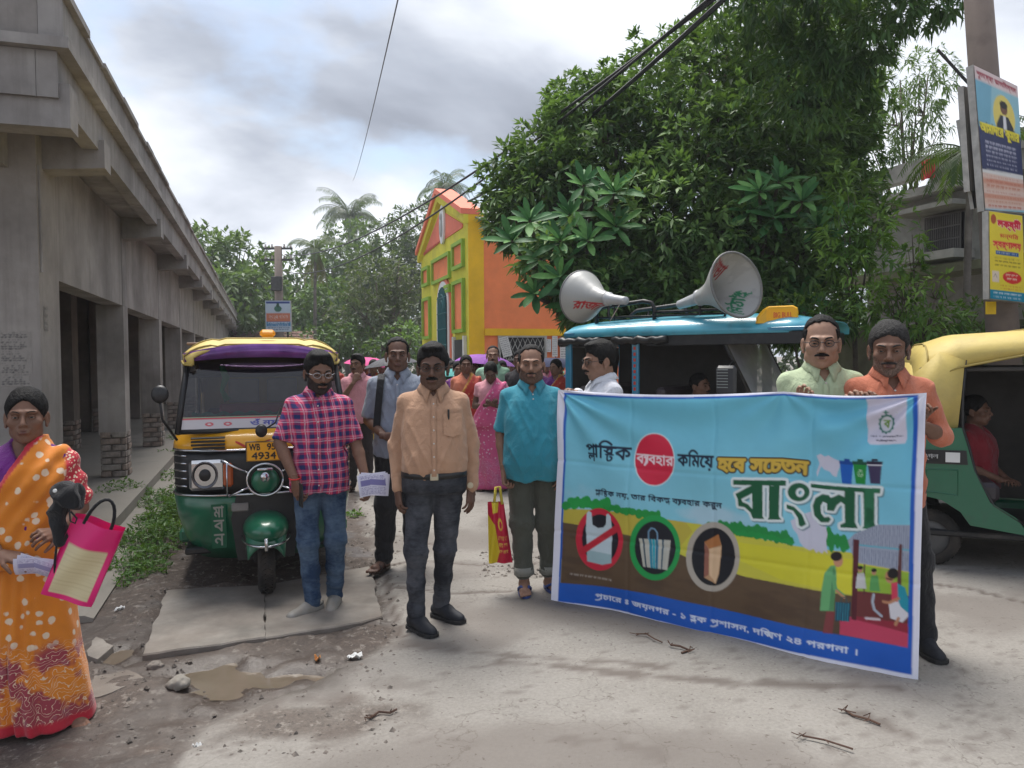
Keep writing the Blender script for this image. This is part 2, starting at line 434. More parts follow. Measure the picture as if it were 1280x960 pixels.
# ------------------------------------------------------------------ signed-distance modelling (people, soft things)
class SDF:
    def __init__(s, lo, hi, h):
        s.h = h; s.lo = np.array(lo, np.float32); s.n = [int(math.ceil((hi[i] - lo[i]) / h)) + 1 for i in range(3)]
        s.ax = [s.lo[i] + h * np.arange(s.n[i], dtype=np.float32) for i in range(3)]
        s.D = np.full(s.n, 0.2, np.float32)
    def sub(s, lo, hi):
        sl = []
        for i in range(3):
            a = max(0, int((lo[i] - s.lo[i]) / s.h)); b = min(s.n[i], int((hi[i] - s.lo[i]) / s.h) + 2); sl.append(slice(a, max(a, b)))
        return tuple(sl), s.ax[0][sl[0]][:, None, None], s.ax[1][sl[1]][None, :, None], s.ax[2][sl[2]][None, None, :]
    def comb(s, sl, d, k, op):
        A = s.D[sl]
        if A.size == 0: return
        if op == 'u':
            if k > 0: h = np.clip(.5 + .5 * (A - d) / k, 0, 1); s.D[sl] = A + (d - A) * h - k * h * (1 - h)
            else: s.D[sl] = np.minimum(A, d)
        else:
            d = -d
            if k > 0: h = np.clip(.5 - .5 * (A - d) / k, 0, 1); s.D[sl] = A + (d - A) * h + k * h * (1 - h)
            else: s.D[sl] = np.maximum(A, d)
    def cone(s, a, b, ra, rb, k=.0, op='u', fl=None):
        a = np.array(a, float); b = np.array(b, float); m = max(ra, rb) + k + 3 * s.h
        if fl is not None: m = max(ra, rb) / min(1, fl[1]) + k + 3 * s.h
        sl, X, Y, Z = s.sub(np.minimum(a, b) - m, np.maximum(a, b) + m)
        ab = b - a; q = float(ab @ ab) + 1e-9
        x, y, z = X - a[0], Y - a[1], Z - a[2]
        t = np.clip((x * ab[0] + y * ab[1] + z * ab[2]) / q, 0, 1)
        x = x - t * ab[0]; y = y - t * ab[1]; z = z - t * ab[2]; d2 = x * x + y * y + z * z
        if fl is not None:
            f, sc_ = fl; c = x * f[0] + y * f[1] + z * f[2]; d2 = d2 + c * c * (sc_ * sc_ - 1)
        s.comb(sl, np.sqrt(np.maximum(d2, 0)) - (ra + (rb - ra) * t), k, op)
    def ell(s, c, r, k=.0, op='u', R=None):
        m = max(r) + k + 3 * s.h; c = np.array(c, float)
        sl, X, Y, Z = s.sub(c - m, c + m); x, y, z = X - c[0], Y - c[1], Z - c[2]
        if R is not None:
            x, y, z = (R[0][0] * x + R[1][0] * y + R[2][0] * z, R[0][1] * x + R[1][1] * y + R[2][1] * z, R[0][2] * x + R[1][2] * y + R[2][2] * z)
        k0 = np.sqrt((x / r[0]) ** 2 + (y / r[1]) ** 2 + (z / r[2]) ** 2); k1 = np.sqrt((x / r[0] ** 2) ** 2 + (y / r[1] ** 2) ** 2 + (z / r[2] ** 2) ** 2) + 1e-6
        s.comb(sl, k0 * (k0 - 1) / k1, k, op)
    def loft(s, zs, a, b, cx, cy, k=.0, op='u', p=2.4, fold=None, z0=None, z1=None, grow=0.0):
        z0 = zs[0] if z0 is None else z0; z1 = zs[-1] if z1 is None else z1
        m = k + 3 * s.h; A = max(a) + grow + .08; B = max(b) + grow + .08
        lo = (min(cx) - A - m, min(cy) - B - m, z0 - m); hi = (max(cx) + A + m, max(cy) + B + m, z1 + m)
        sl, X, Y, Z = s.sub(lo, hi); zz = Z[0, 0]
        f = lambda q: np.interp(zz, zs, q)[None, None, :]
        aa, bb = f(a) + grow, f(b) + grow; x = X - f(cx); y = Y - f(cy)
        if fold is not None: g = fold(x, y, Z); aa = aa + g; bb = bb + g
        k0 = (np.abs(x / aa) ** p + np.abs(y / bb) ** p) ** (1 / p)
        rr = np.sqrt(x * x + y * y) + 1e-5
        d = (k0 - 1) * np.clip(rr / np.maximum(k0, .2), .02, .4)
        d = np.maximum(d, np.maximum(Z - z1, z0 - Z))
        s.comb(sl, d, k, op)
    def apply(s, fn): s.D = s.D + fn(s.ax[0][:, None, None], s.ax[1][None, :, None], s.ax[2][None, None, :]).astype(np.float32)
    def cut(s, fn): s.D = np.maximum(s.D, fn(s.ax[0][:, None, None], s.ax[1][None, :, None], s.ax[2][None, None, :])).astype(np.float32)
    def mesh(s):
        D = s.D; D[0] = D[-1] = .1; D[:, 0] = D[:, -1] = .1; D[:, :, 0] = D[:, :, -1] = .1
        S = D < 0; C = None
        cnt = np.zeros(tuple(k - 1 for k in D.shape), np.int8)
        for i in (0, 1):
            for j in (0, 1):
                for k in (0, 1): cnt += S[i:D.shape[0] - 1 + i, j:D.shape[1] - 1 + j, k:D.shape[2] - 1 + k]
        act = (cnt > 0) & (cnt < 8); I, J, K = np.nonzero(act); idx = np.full(act.shape, -1, np.int32); idx[I, J, K] = np.arange(len(I))
        acc = np.zeros((len(I), 3), np.float32); num = np.zeros(len(I), np.float32)
        for ax in range(3):
            o1, o2 = [q for q in range(3) if q != ax]
            for p in (0, 1):
                for q in (0, 1):
                    o = [0, 0, 0]; o[o1] = p; o[o2] = q; e = list(o); e[ax] = 1
                    d0 = D[I + o[0], J + o[1], K + o[2]]; d1 = D[I + e[0], J + e[1], K + e[2]]
                    c = (d0 < 0) != (d1 < 0); t = np.where(c, d0 / np.where(c, d0 - d1, 1), 0)
                    pos = np.zeros((len(I), 3), np.float32); pos[:, 0] = o[0]; pos[:, 1] = o[1]; pos[:, 2] = o[2]; pos[:, ax] += t
                    acc += pos * c[:, None]; num += c
        V = (acc / num[:, None] + np.stack([I, J, K], 1)) * s.h + s.lo
        F = []
        for ax in range(3):
            o1, o2 = (ax + 1) % 3, (ax + 2) % 3
            sl0 = [slice(1, -1)] * 3; sl0[ax] = slice(0, -1); sl1 = list(sl0); sl1[ax] = slice(1, None)
            a = S[tuple(sl0)]; b = S[tuple(sl1)]
            for flip in (0, 1):
                m = (a & ~b) if not flip else (~a & b)
                i = np.stack(np.nonzero(m), 1); base = i.copy(); base[:, o1] += 1; base[:, o2] += 1
                def cell(d1, d2):
                    c = base.copy(); c[:, o1] += d1; c[:, o2] += d2
                    return idx[c[:, 0], c[:, 1], c[:, 2]]
                q = np.stack([cell(-1, -1), cell(0, -1), cell(0, 0), cell(-1, 0)], 1)
                F.append(q if not flip else q[:, ::-1])
        return V, np.concatenate(F).astype(np.int32)
def join(parts):
    V = []; F = []; b = 0
    for v, f in parts: V.append(v); F.append(f + b); b += len(v)
    return np.concatenate(V), np.concatenate(F)

def leaves(C, D, U, Ln, W, droop=0.15, segs=2, tw=0.0):
    # elongated folded leaves: C base, D direction, U normal; returns V, F (quads), leaf id per vertex
    n = len(C); D = D / (np.linalg.norm(D, axis=1, keepdims=True) + 1e-9)
    S = np.cross(D, U); S /= np.linalg.norm(S, axis=1, keepdims=True) + 1e-9; Nn = np.cross(S, D)
    Ln = Ln[:, None]; W = W[:, None]
    dz = np.array([0, 0, -1.0])
    v = [C, C + D * Ln * .42 + S * W * .5 + Nn * W * .12 + dz * Ln * droop * .25, C + D * Ln * .45 + dz * Ln * droop * .3 - Nn * W * .08,
         C + D * Ln * .42 - S * W * .5 + Nn * W * .12 + dz * Ln * droop * .25, C + D * Ln + dz * Ln * droop]
    V = np.stack(v, 1).reshape(-1, 3); b = np.arange(n)[:, None] * 5
    F = np.concatenate([b + np.array([[0, 1, 2, 2]]), b + np.array([[0, 2, 3, 3]]), b + np.array([[1, 4, 2, 2]]), b + np.array([[2, 4, 3, 3]])])[:, :3]
    return V, F.astype(np.int32), np.repeat(np.arange(n), 5)
def rdir(n):
    v = rng.normal(size=(n, 3)); return v / np.linalg.norm(v, axis=1, keepdims=True)
MATS = {}
# ================================================================== street frame: n = to the right across the street, s = along the street
SA = RAD(18)
def SF(n, s, z=0.0): return Vector((cos(SA) * n - sin(SA) * s, sin(SA) * n + cos(SA) * s, z))
def toNS(v): return (cos(SA) * v[0] + sin(SA) * v[1], -sin(SA) * v[0] + cos(SA) * v[1])
def on_n(px, py, n):
    r = ray(px, py); d = cos(SA) * r.x + sin(SA) * r.y; t = n / d
    return (-sin(SA) * r.x + cos(SA) * r.y) * t, CAMZ + r.z * t      # s, z
def on_s(px, py, s):
    r = ray(px, py); d = -sin(SA) * r.x + cos(SA) * r.y; t = s / d
    return (cos(SA) * r.x + sin(SA) * r.y) * t, CAMZ + r.z * t      # n, z
class SB(MB):
    # builder in street coordinates, shifted to the thing's base
    def __init__(s, n0, s0): super().__init__(); s.n0 = n0; s.s0 = s0
    def make(s, name, m, parent=None, smooth=False, fixn=True):
        s.V = [(a - s.n0, b - s.s0, c) for a, b, c in s.V]; return super().make(name, m, parent, smooth, fixn)

# ------------------------------------------------------------------ ground
def gpoly(pts, z=0.0): return [tuple(G(*p, z))[:2] for p in pts]
def polydist(X, Y, poly):
    # signed distance, negative inside
    d = np.full(X.shape, 1e9, np.float32); ins = np.zeros(X.shape, bool); n = len(poly)
    for i in range(n):
        ax, ay = poly[i]; bx, by = poly[(i + 1) % n]; ex, ey = bx - ax, by - ay; wx, wy = X - ax, Y - ay
        t = np.clip((wx * ex + wy * ey) / (ex * ex + ey * ey + 1e-9), 0, 1)
        d = np.minimum(d, (wx - ex * t) ** 2 + (wy - ey * t) ** 2)
        c = ((ay > Y) != (by > Y)) & (X < (bx - ax) * (Y - ay) / ((by - ay) if by != ay else 1e-9) + ax); ins ^= c
    return np.where(ins, -np.sqrt(d), np.sqrt(d))
def linedist(X, Y, pts, wd):
    d = np.full(X.shape, 1e9, np.float32)
    for (ax, ay), (bx, by) in zip(pts[:-1], pts[1:]):
        ex, ey = bx - ax, by - ay; wx, wy = X - ax, Y - ay
        t = np.clip((wx * ex + wy * ey) / (ex * ex + ey * ey + 1e-9), 0, 1); d = np.minimum(d, np.hypot(wx - ex * t, wy - ey * t))
    return d - wd
def sstep(a, b, x): t = np.clip((x - a) / (b - a), 0, 1); return t * t * (3 - 2 * t)

ROAD = gpoly([(400, 470), (418, 505), (436, 600), (447, 640), (465, 665), (478, 712), (490, 760), (500, 797), (470, 822), (418, 846), (395, 868), (330, 884), (268, 912), (235, 958), (200, 1040), (160, 1500), (9000, 1500), (9000, 470)])
PUD = gpoly([(205, 848), (238, 832), (290, 826), (330, 834), (372, 838), (392, 846), (345, 854), (290, 862), (240, 862), (210, 858)])
PUD2 = gpoly([(125, 815), (160, 806), (172, 822), (140, 838), (118, 832)])
SLABS = [gpoly([(208, 743), (331, 737), (332, 803), (178, 826)]), gpoly([(330, 737), (436, 716), (462, 712), (479, 776), (420, 789), (331, 803)])]
def ground_fields(X, Y):
    nz = fbm(X * 2.2, Y * 2.2, 1.0, 5) - .5; nf = fbm(X * 9, Y * 9, 4.0, 4) - .5; ff = fbm(X * 30, Y * 30, 9.0, 3) - .5
    rd = polydist(X, Y, ROAD) + nz * .22 + nf * .10
    mud = sstep(-.02, .06, rd)
    near = sstep(4.6, 3.4, Y) * sstep(-.2, -1.1, X)
    smear = sstep(.02, .22, nz + near * .28 - .12) * sstep(5.2, 4.0, Y) * sstep(0.2, -.5, X)
    z = np.where(rd < 0, .035 + ff * .004 + nf * .004, 0) + 0
    ed = sstep(0.0, -.05, rd); z = ed * (.035 + nf * .006 + ff * .002) + (1 - ed) * (.012 + nz * .05 + nf * .035 + ff * .014)
    lump = sstep(.05, .25, fbm(X * 5, Y * 5, 6.0, 3) - .5) * mud; z = z + lump * .025
    pd = np.minimum(polydist(X, Y, PUD), polydist(X, Y, PUD2)) + nf * .16 + nz * .12 + ff * .03
    z = z - sstep(.08, -.10, pd) * .05 * (1 - ed * .5)
    wet = sstep(.45, -.02, pd + nz * .6) * .95; wet = np.maximum(wet, sstep(.03, .12, fbm(X * 3.1, Y * 3.1, 12.0, 4) - .5) * mud * .75)
    n, s = cos(SA) * X + sin(SA) * Y, -sin(SA) * X + cos(SA) * Y
    # flatten under the slabs and the walkway
    for sl in SLABS: q = sstep(.06, -.02, polydist(X, Y, sl)); z = z * (1 - q) + (-.005) * q
    q = sstep(-.75, -1.0, n); z = z * (1 - q) + (-.02) * q
    stain_shade = np.zeros_like(X)
    def st(pts, wd, amt, soft=.06, wob=.05):
        nonlocal stain_shade
        d = linedist(X, Y, gpoly(pts), wd) + nf * wob * 2 + ff * wob
        stain_shade = np.maximum(stain_shade, amt * sstep(soft, -soft * .3, d))
    st([(505, 815), (590, 822), (640, 828), (700, 832), (770, 836), (830, 843)], .012, .75, .03, .05)
    st([(625, 836), (700, 842), (800, 852), (900, 862), (1010, 866), (1120, 868)], .022, .8, .03, .06)
    st([(515, 936), (590, 938)], .015, .6, .03, .06); st([(700, 934), (760, 940), (830, 952)], .03, .7, .05, .08)
    st([(416, 928), (440, 926)], .02, .5, .04, .05); st([(1075, 900), (1110, 918), (1150, 938)], .02, .75, .04, .1)
    st([(340, 890), (420, 882), (440, 884)], .04, .55, .06, .1); st([(480, 868), (540, 862)], .03, .4, .06, .1)
    st([(500, 812), (560, 815)], .05, .6, .07, .06)  # soft dark patch painted as the peach-shirted man's shadow at his feet
    # joints and cracks in the concrete
    for pts in ([(436, 600), (520, 606), (600, 600), (690, 604)], [(465, 668), (560, 690)], [(478, 714), (520, 706), (600, 712), (645, 704), (692, 716)], [(484, 738), (560, 748), (640, 745)],
                [(1156, 735), (1210, 742), (1290, 762)], [(440, 620), (452, 650), (466, 668), (482, 722), (490, 760), (503, 803)]):
        d = linedist(X, Y, gpoly(pts), .0) + nf * .03; stain_shade = np.maximum(stain_shade, 1.0 * sstep(.030, .010, np.abs(d))); z = z - ed * .012 * sstep(.018, .004, np.abs(d))
    rub = polydist(X, Y, gpoly([(610, 702), (690, 690), (697, 728), (640, 728)])) + nf * .1
    q = sstep(.03, -.03, rub); z = z + q * ff * .035; stain_shade = np.maximum(stain_shade, q * .35)
    pat = polydist(X, Y, gpoly([(500, 708), (590, 706), (640, 712), (600, 728), (520, 735)])) + nf * .1; stain_shade = np.maximum(stain_shade, .3 * sstep(.03, -.03, pat))
    grime = sstep(.0, .2, fbm(X * 1.1 + 5, Y * 1.1, 2.0, 5) - .5) * .5; stain_shade = np.maximum(stain_shade, grime)
    spk = sstep(.24, .29, fbm(X * 22, Y * 30, 3.0, 2) - .5) * .5; stain_shade = np.maximum(stain_shade, spk)
    mudd = np.clip(np.maximum(mud, smear * .8), 0, 1)
    return z, np.stack([mudd, np.clip(wet, 0, 1), np.clip(stain_shade, 0, 1)], -1)
t = NT('road_concrete_and_mud')
at = t.n('ShaderNodeAttribute', attribute_name='Col'); sp_ = t.n('ShaderNodeSeparateColor'); t.l(at.outputs['Color'], sp_.inputs[0])
n1 = t.noise(2.2, 8, .68); n2 = t.noise(55, 5, .75); n3 = t.noise(220, 2, .6); n4 = t.noise(9, 8, .75)
vo = t.n('ShaderNodeTexVoronoi', feature='DISTANCE_TO_EDGE'); vo.inputs['Scale'].default_value = .8; wv_ = t.n('ShaderNodeVectorMath', operation='ADD'); wn2 = t.n('ShaderNodeTexNoise'); wn2.inputs['Scale'].default_value = 3.5; wn2.inputs['Detail'].default_value = 6; t.l(t.tc.outputs['Object'], wn2.inputs['Vector']); t.l(t.tc.outputs['Object'], wv_.inputs[0]); t.l(wn2.outputs['Color'], wv_.inputs[1]); t.l(wv_.outputs[0], vo.inputs['Vector'])
crack = t.ramp(vo.outputs['Distance'], [(.0, 1.0), (.006, 0.0)]); speck = t.ramp(t.noise(38, 3, .5), [(.665, 0.0), (.70, 1.0)])
conc = t.mix(.55, t.ramp(n1, [(.3, (.185, .168, .147)), (.7, (.285, .264, .237))]), t.ramp(n2, [(.3, (.148, .136, .122)), (.7, (.30, .282, .258))]))
mudc = t.mix(.5, t.ramp(n4, [(.34, (.024, .018, .015)), (.54, (.070, .051, .041)), (.74, (.14, .112, .092))]), t.ramp(n2, [(.3, (.028, .022, .019)), (.7, (.17, .132, .108))]))
conc = t.mix(t.math('MULTIPLY', crack, .55), conc, (.09, .075, .06)); conc = t.mix(t.math('MULTIPLY', speck, .65), conc, (.08, .06, .05)); mudc = t.mix(t.math('MULTIPLY', t.ramp(t.noise(19, 6, .7), [(.56, 0.0), (.62, 1.0)]), .6), mudc, (.27, .24, .21))
c = t.mix(sp_.outputs[0], conc, mudc)
c = t.mix(t.math('MULTIPLY', sp_.outputs[2], t.ramp(n2, [(.25, .75), (.6, 1.0)])), c, (.085, .065, .055))
c = t.mix(t.math('MULTIPLY', sp_.outputs[1], .7), c, (.045, .033, .027))
t.base(c)
t.l(t.math('SUBTRACT', t.math('ADD', .80, t.math('MULTIPLY', n3, .15)), t.math('MULTIPLY', sp_.outputs[1], .6)), t.p.inputs['Roughness'])
t.bump(t.math('ADD', n2, t.math('MULTIPLY', n3, .5)), .5, .006)
M_GROUND = t.m
gx = np.arange(-7.0, 9.6, .045); gy = np.concatenate([np.arange(1.4, 8, .032), np.arange(8, 16, .07), np.arange(16, 30, .2)])
X, Y = np.meshgrid(gx, gy, indexing='ij'); Z, CM_ = ground_fields(X.astype(np.float32), Y.astype(np.float32))
GZ = Z
def ground_z(x, y):
    i = int(np.clip((x + 7) / .045, 0, len(gx) - 1)); j = int(np.clip(np.searchsorted(gy, y), 0, len(gy) - 1)); return float(GZ[i, j])
nx_, ny_ = X.shape; idx = np.arange(nx_ * ny_).reshape(nx_, ny_)
F = np.stack([idx[:-1, :-1], idx[1:, :-1], idx[1:, 1:], idx[:-1, 1:]], -1).reshape(-1, 4)
o = mesh_obj('road', np.stack([X, Y, Z], -1).reshape(-1, 3), F, M_GROUND, smooth=True, cols=CM_.reshape(-1, 3)); tag(o, kind='structure')
# the rest of the ground, out to the horizon
gm = mat('far_ground', (.20, .18, .155), .9, .25, .4, .4, 20, dirt=.6, dirt_col=(.08, .07, .05), dscale=.5)
mb = MB()
for x0, x1, y0, y1 in ((-800, 800, 29.7, 1200), (-800, -6.95, -300, 29.7), (9.5, 800, -300, 29.7), (-6.95, 9.5, -300, 1.42)): mb.add([(x0, y0, .0), (x1, y0, .0), (x1, y1, .0), (x0, y1, .0)], [(0, 1, 2, 3)])
tag(mb.make('ground', gm), kind='structure')
# puddles
t = NT('puddle_water'); t.base(t.ramp(t.noise(4, 3), [(.3, (.115, .090, .066)), (.7, (.155, .125, .096))])); t.p.inputs['Roughness'].default_value = .06; t.p.inputs['Specular IOR Level'].default_value = .5
t.bump(t.noise(14, 2), .06, .01); M_WATER = t.m
for pl, zz in ((PUD, -.012), (PUD2, -.014)):
    cx_ = sum(p[0] for p in pl) / len(pl); cy_ = sum(p[1] for p in pl) / len(pl)
    pl2 = [(cx_ + (x - cx_) * 1.6, cy_ + (y - cy_) * 1.6) for x, y in pl]
    tag(MB().add([(x, y, zz) for x, y in pl2], [tuple(range(len(pl2)))]).make('puddle', M_WATER), kind='structure')
# concrete slabs by the rickshaw
M_SLAB = mat('slab_concrete', (.25, .228, .20), .85, .28, 3, .6, 90, dirt=1.0, dirt_col=(.13, .10, .08), dscale=2.2)
def slab(pl, z0, z1, wob=.02):
    pts = []
    for i in range(len(pl)):
        a, b = Vector(pl[i]), Vector(pl[(i + 1) % len(pl)]); m = max(2, int((b - a).length / .07))
        for k in range(m):
            p = a.lerp(b, k / m); q = fbm(np.float32(p.x * 9), np.float32(p.y * 9), 5.0, 3) - .5; d = (b - a).normalized()
            pts.append((p.x + d.y * q * wob * 2, p.y - d.x * q * wob * 2))
    n = len(pts); mb = MB(); cx_ = sum(p[0] for p in pts) / n; cy_ = sum(p[1] for p in pts) / n
    ins = [(x + (cx_ - x) * .012, y + (cy_ - y) * .012) for x, y in pts]
    mb.V = [(x, y, z0) for x, y in pts] + [(x, y, z1 - .008) for x, y in pts] + [(x, y, z1) for x, y in ins]
    for i in range(n):
        j = (i + 1) % n; mb.F += [(i, j, n + j, n + i), (n + i, n + j, 2 * n + j, 2 * n + i)]
    mb.F.append(tuple(2 * n + i for i in range(n))); return mb
for sl, zt__ in zip(SLABS, (.034, .028)): tag(slab(sl, -.05, zt__, .022).make('pavement_slab', M_SLAB), kind='structure')
for pl in ([(118, 850), (160, 842), (178, 852), (140, 872), (108, 880)], [(122, 800), (142, 812), (120, 830), (108, 818)]):
    tag(slab(gpoly(pl), -.04, .022, .03).make('pavement_slab', M_SLAB), kind='structure')

# ------------------------------------------------------------------ long concrete market building on the left
M_CONC = mat('weathered_plaster', (.32, .295, .275), .9, .20, 1.1, .35, 70, dirt=.55, dirt_col=(.13, .115, .105), dscale=.9)
M_CONC2 = mat('weathered_plaster_beams', (.33, .31, .295), .9, .2, 1.6, .35, 60, dirt=.6, dirt_col=(.14, .125, .12), dscale=1.3)
def add_streaks(m, amt=.5):
    # rain streaks and damp patches running down the plaster
    nt_ = m.node_tree; pr = nt_.nodes['Principled BSDF']; src = pr.inputs['Base Color'].links[0].from_socket
    def nd(t_, **k): return nt_.nodes.new(t_)
    tcn = nd('ShaderNodeTexCoord'); mp = nd('ShaderNodeMapping'); mp.inputs[3].default_value = (5, 5, .35); nt_.links.new(tcn.outputs['Object'], mp.inputs[0]); n = nd('ShaderNodeTexNoise'); n.inputs['Scale'].default_value = 1.6; n.inputs['Detail'].default_value = 8; n.inputs['Roughness'].default_value = .65; nt_.links.new(mp.outputs[0], n.inputs['Vector'])
    r = nd('ShaderNodeValToRGB'); r.color_ramp.elements[0].position = .50; r.color_ramp.elements[1].position = .66; nt_.links.new(n.outputs['Fac'], r.inputs[0]); mu = nd('ShaderNodeMath'); mu.operation = 'MULTIPLY'; mu.inputs[1].default_value = amt; nt_.links.new(r.outputs[0], mu.inputs[0])
    mx = nt_.nodes.new('ShaderNodeMix'); mx.data_type = 'RGBA'; nt_.links.new(mu.outputs[0], mx.inputs[0]); nt_.links.new(src, mx.inputs[6]); mx.inputs[7].default_value = (.12, .105, .095, 1); nt_.links.new(mx.outputs[2], pr.inputs['Base Color'])
add_streaks(M_CONC, .32); add_streaks(M_CONC2, .38)
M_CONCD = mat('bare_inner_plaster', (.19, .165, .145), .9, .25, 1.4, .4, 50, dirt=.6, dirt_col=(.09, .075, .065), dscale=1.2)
M_BRICKS = [mat('brick_grey', (.25, .215, .19), .9, .3, 9, .6, 70), mat('brick_brown', (.26, .205, .17), .9, .3, 9, .6, 70), mat('brick_cement', (.29, .26, .23), .9, .2, 9, .6, 70)]
M_WALK = mat('walkway_concrete', (.25, .23, .20), .85, .2, 1.5, .4, 60, dirt=.6, dirt_col=(.15, .13, .11), dscale=1.5)
N0, S0 = -1.6, 7.0
bld = thing('market_building', 'long grey unpainted concrete arcade with bracketed eaves along the left side of the street', 'building', SF(N0, S0), SA)
def sb(): return SB(N0, S0)
brick_me = MB().bbox(-.115, .115, -.055, .055, -.034, .034, .006)
BRK = [brick_me.make('brick', m) for m in M_BRICKS]
for b in BRK: COL.objects.unlink(b)
def brick_faces(col, n0, n1, s0, s1, z0, z1):
    # courses of exposed bricks wrapped round the two visible faces of a column base
    z = z0; k = 0
    while z < z1 - .02:
        off = (k % 2) * .11
        a = n0 + .01
        while a < n1 - .03:
            wd = min(.23 if a > n0 + .02 or k % 2 else .12, n1 - a)
            b = share('brick', random.choice(BRK), col, (a + wd / 2 - N0, s0 + .045 - S0 + random.uniform(-.006, .006), z + .04), (0, random.uniform(-.02, .02), 0), (wd / .245, 1, 1)); a += wd + .012
        a = s0 + .11 - off * .5
        while a < s1 - .03:
            wd = min(.23, s1 - a)
            share('brick', random.choice(BRK), col, (n1 - .045 - N0 + random.uniform(-.006, .006), a + wd / 2 - S0, z + .04), (0, 0, pi / 2), (wd / .245, 1, 1)); a += wd + .012
        z += .08; k += 1
SEND = 47.7; ZW = .14
for k in range(13):
    far = 7.31 + 3.47 * k
    if k == 0: n0, n1, s0, s1, nb = -1.98, -1.6, 6.70, 7.31, 0
    else: n0, n1, s0, s1, nb = -1.9, -1.6, far - .34, far, (.52 if k < 5 else 0)
    c = sb().box(n0, n1, s0, s1, ZW + nb, 2.24 if k else 3.3).make('column', M_CONC, bld)
    if nb:
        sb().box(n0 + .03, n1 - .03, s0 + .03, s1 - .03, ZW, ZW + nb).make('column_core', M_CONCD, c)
        brick_faces(c, n0, n1, s0, s1, ZW, ZW + nb)
    s2 = far + 3.47 - .34
    # wall panel above the opening and the strip over the column, with the groove between them
    if k: sb().box(-1.86, -1.603, s0 + .015, s1 - .015, 2.243, 3.3).make('wall_panel', M_CONC2, bld)
    sb().box(-1.82, -1.606, s1 + .012, s2 - .012, 2.24, 3.3).make('wall_panel', M_CONC, bld)
    # bracket under the eaves
    sc_ = (s0 + s1) / 2
    sb().prism([(-1.62, 3.06), (-1.16, 3.10), (-1.16, 3.32), (-1.62, 3.32)], sc_ - .13, sc_ + .13, 'y').make('bracket', M_CONC2, bld)
# the gable end and the overhanging roof
sb().box(-1.62, -1.14, 5.62, 5.84, 3.06, 3.34).make('bracket', M_CONC2, bld)
sb().box(-2.02, -1.78, 5.60, 6.72, 3.02, 3.32).make('bracket', M_CONC2, bld)
sb().box(-1.32, -1.2, 5.59, SEND, 3.24, 3.53).make('edge_beam', M_CONC2, bld)
sb().box(-9, -1.323, 5.59, 5.72, 3.24, 3.53).make('edge_beam', M_CONC2, bld)
sb().box(-9, -1.325, 5.725, SEND, 3.32, 3.44).make('eaves_slab', M_CONC2, bld)
sb().box(-9, -1.12, 5.52, SEND + .1, 3.533, 3.60).make('roof_slab', M_CONC2, bld)
sb().box(-1.30, -1.16, 5.58, SEND, 3.602, 3.86).make('parapet', M_CONC2, bld)
# loose weathered capping on the parapet
mb = sb(); s = 5.56
while s < SEND:
    l = random.uniform(.5, .9); mb.box(-1.33, -1.13 + random.uniform(-.012, .012), s, min(s + l - .012, SEND), 3.862, 3.905 + random.uniform(-.012, .014)); s += l
o = mb.make('parapet_capping', M_CONC2, bld)
sb().box(-9, -1.303, 5.585, 5.70, 3.602, 6.2).make('upper_wall', M_CONC, bld)
sb().prism([(-1.30, 5.9), (-1.16, 3.86), (-1.16, 3.861), (-1.16, 3.862)], 5.58, 5.70, 'y')
sb().box(-1.302, -1.20, 5.58, 5.72, 3.861, 5.9).make('upper_post', M_CONC2, bld)
sb().box(-9, -2.9, 6.72, 6.9, 2.26, 3.3).make('end_wall', M_CONC, bld)
sb().box(-2.9, -1.985, 6.72, 6.9, 2.26, 3.3).make('end_wall', M_CONC, bld)
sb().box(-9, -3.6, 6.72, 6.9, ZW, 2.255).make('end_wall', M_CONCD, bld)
# inside: second row of pillars, back wall with doorways, floor
for k in range(12):
    s0 = 7.31 + 3.47 * k - .5
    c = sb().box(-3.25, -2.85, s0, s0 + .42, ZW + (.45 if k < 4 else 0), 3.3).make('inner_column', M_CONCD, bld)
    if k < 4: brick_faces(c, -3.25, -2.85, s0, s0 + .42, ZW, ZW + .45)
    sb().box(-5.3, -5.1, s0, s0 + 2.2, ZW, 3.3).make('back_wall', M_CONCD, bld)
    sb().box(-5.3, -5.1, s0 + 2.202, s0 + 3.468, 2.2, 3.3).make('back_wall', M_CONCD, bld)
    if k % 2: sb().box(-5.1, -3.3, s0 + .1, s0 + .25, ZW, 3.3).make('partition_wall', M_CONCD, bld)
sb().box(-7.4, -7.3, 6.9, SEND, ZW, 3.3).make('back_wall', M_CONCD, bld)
sb().box(-9, -1.28, 5.4, SEND, -.1, ZW - .003).make('walkway', M_WALK, bld)
sb().prism([(-1.28, -.1), (-1.02, -.1), (-1.0, .0), (-1.05, .022), (-1.28, .03)], 5.2, 30, 'y').make('drain_kerb', M_WALK, bld)
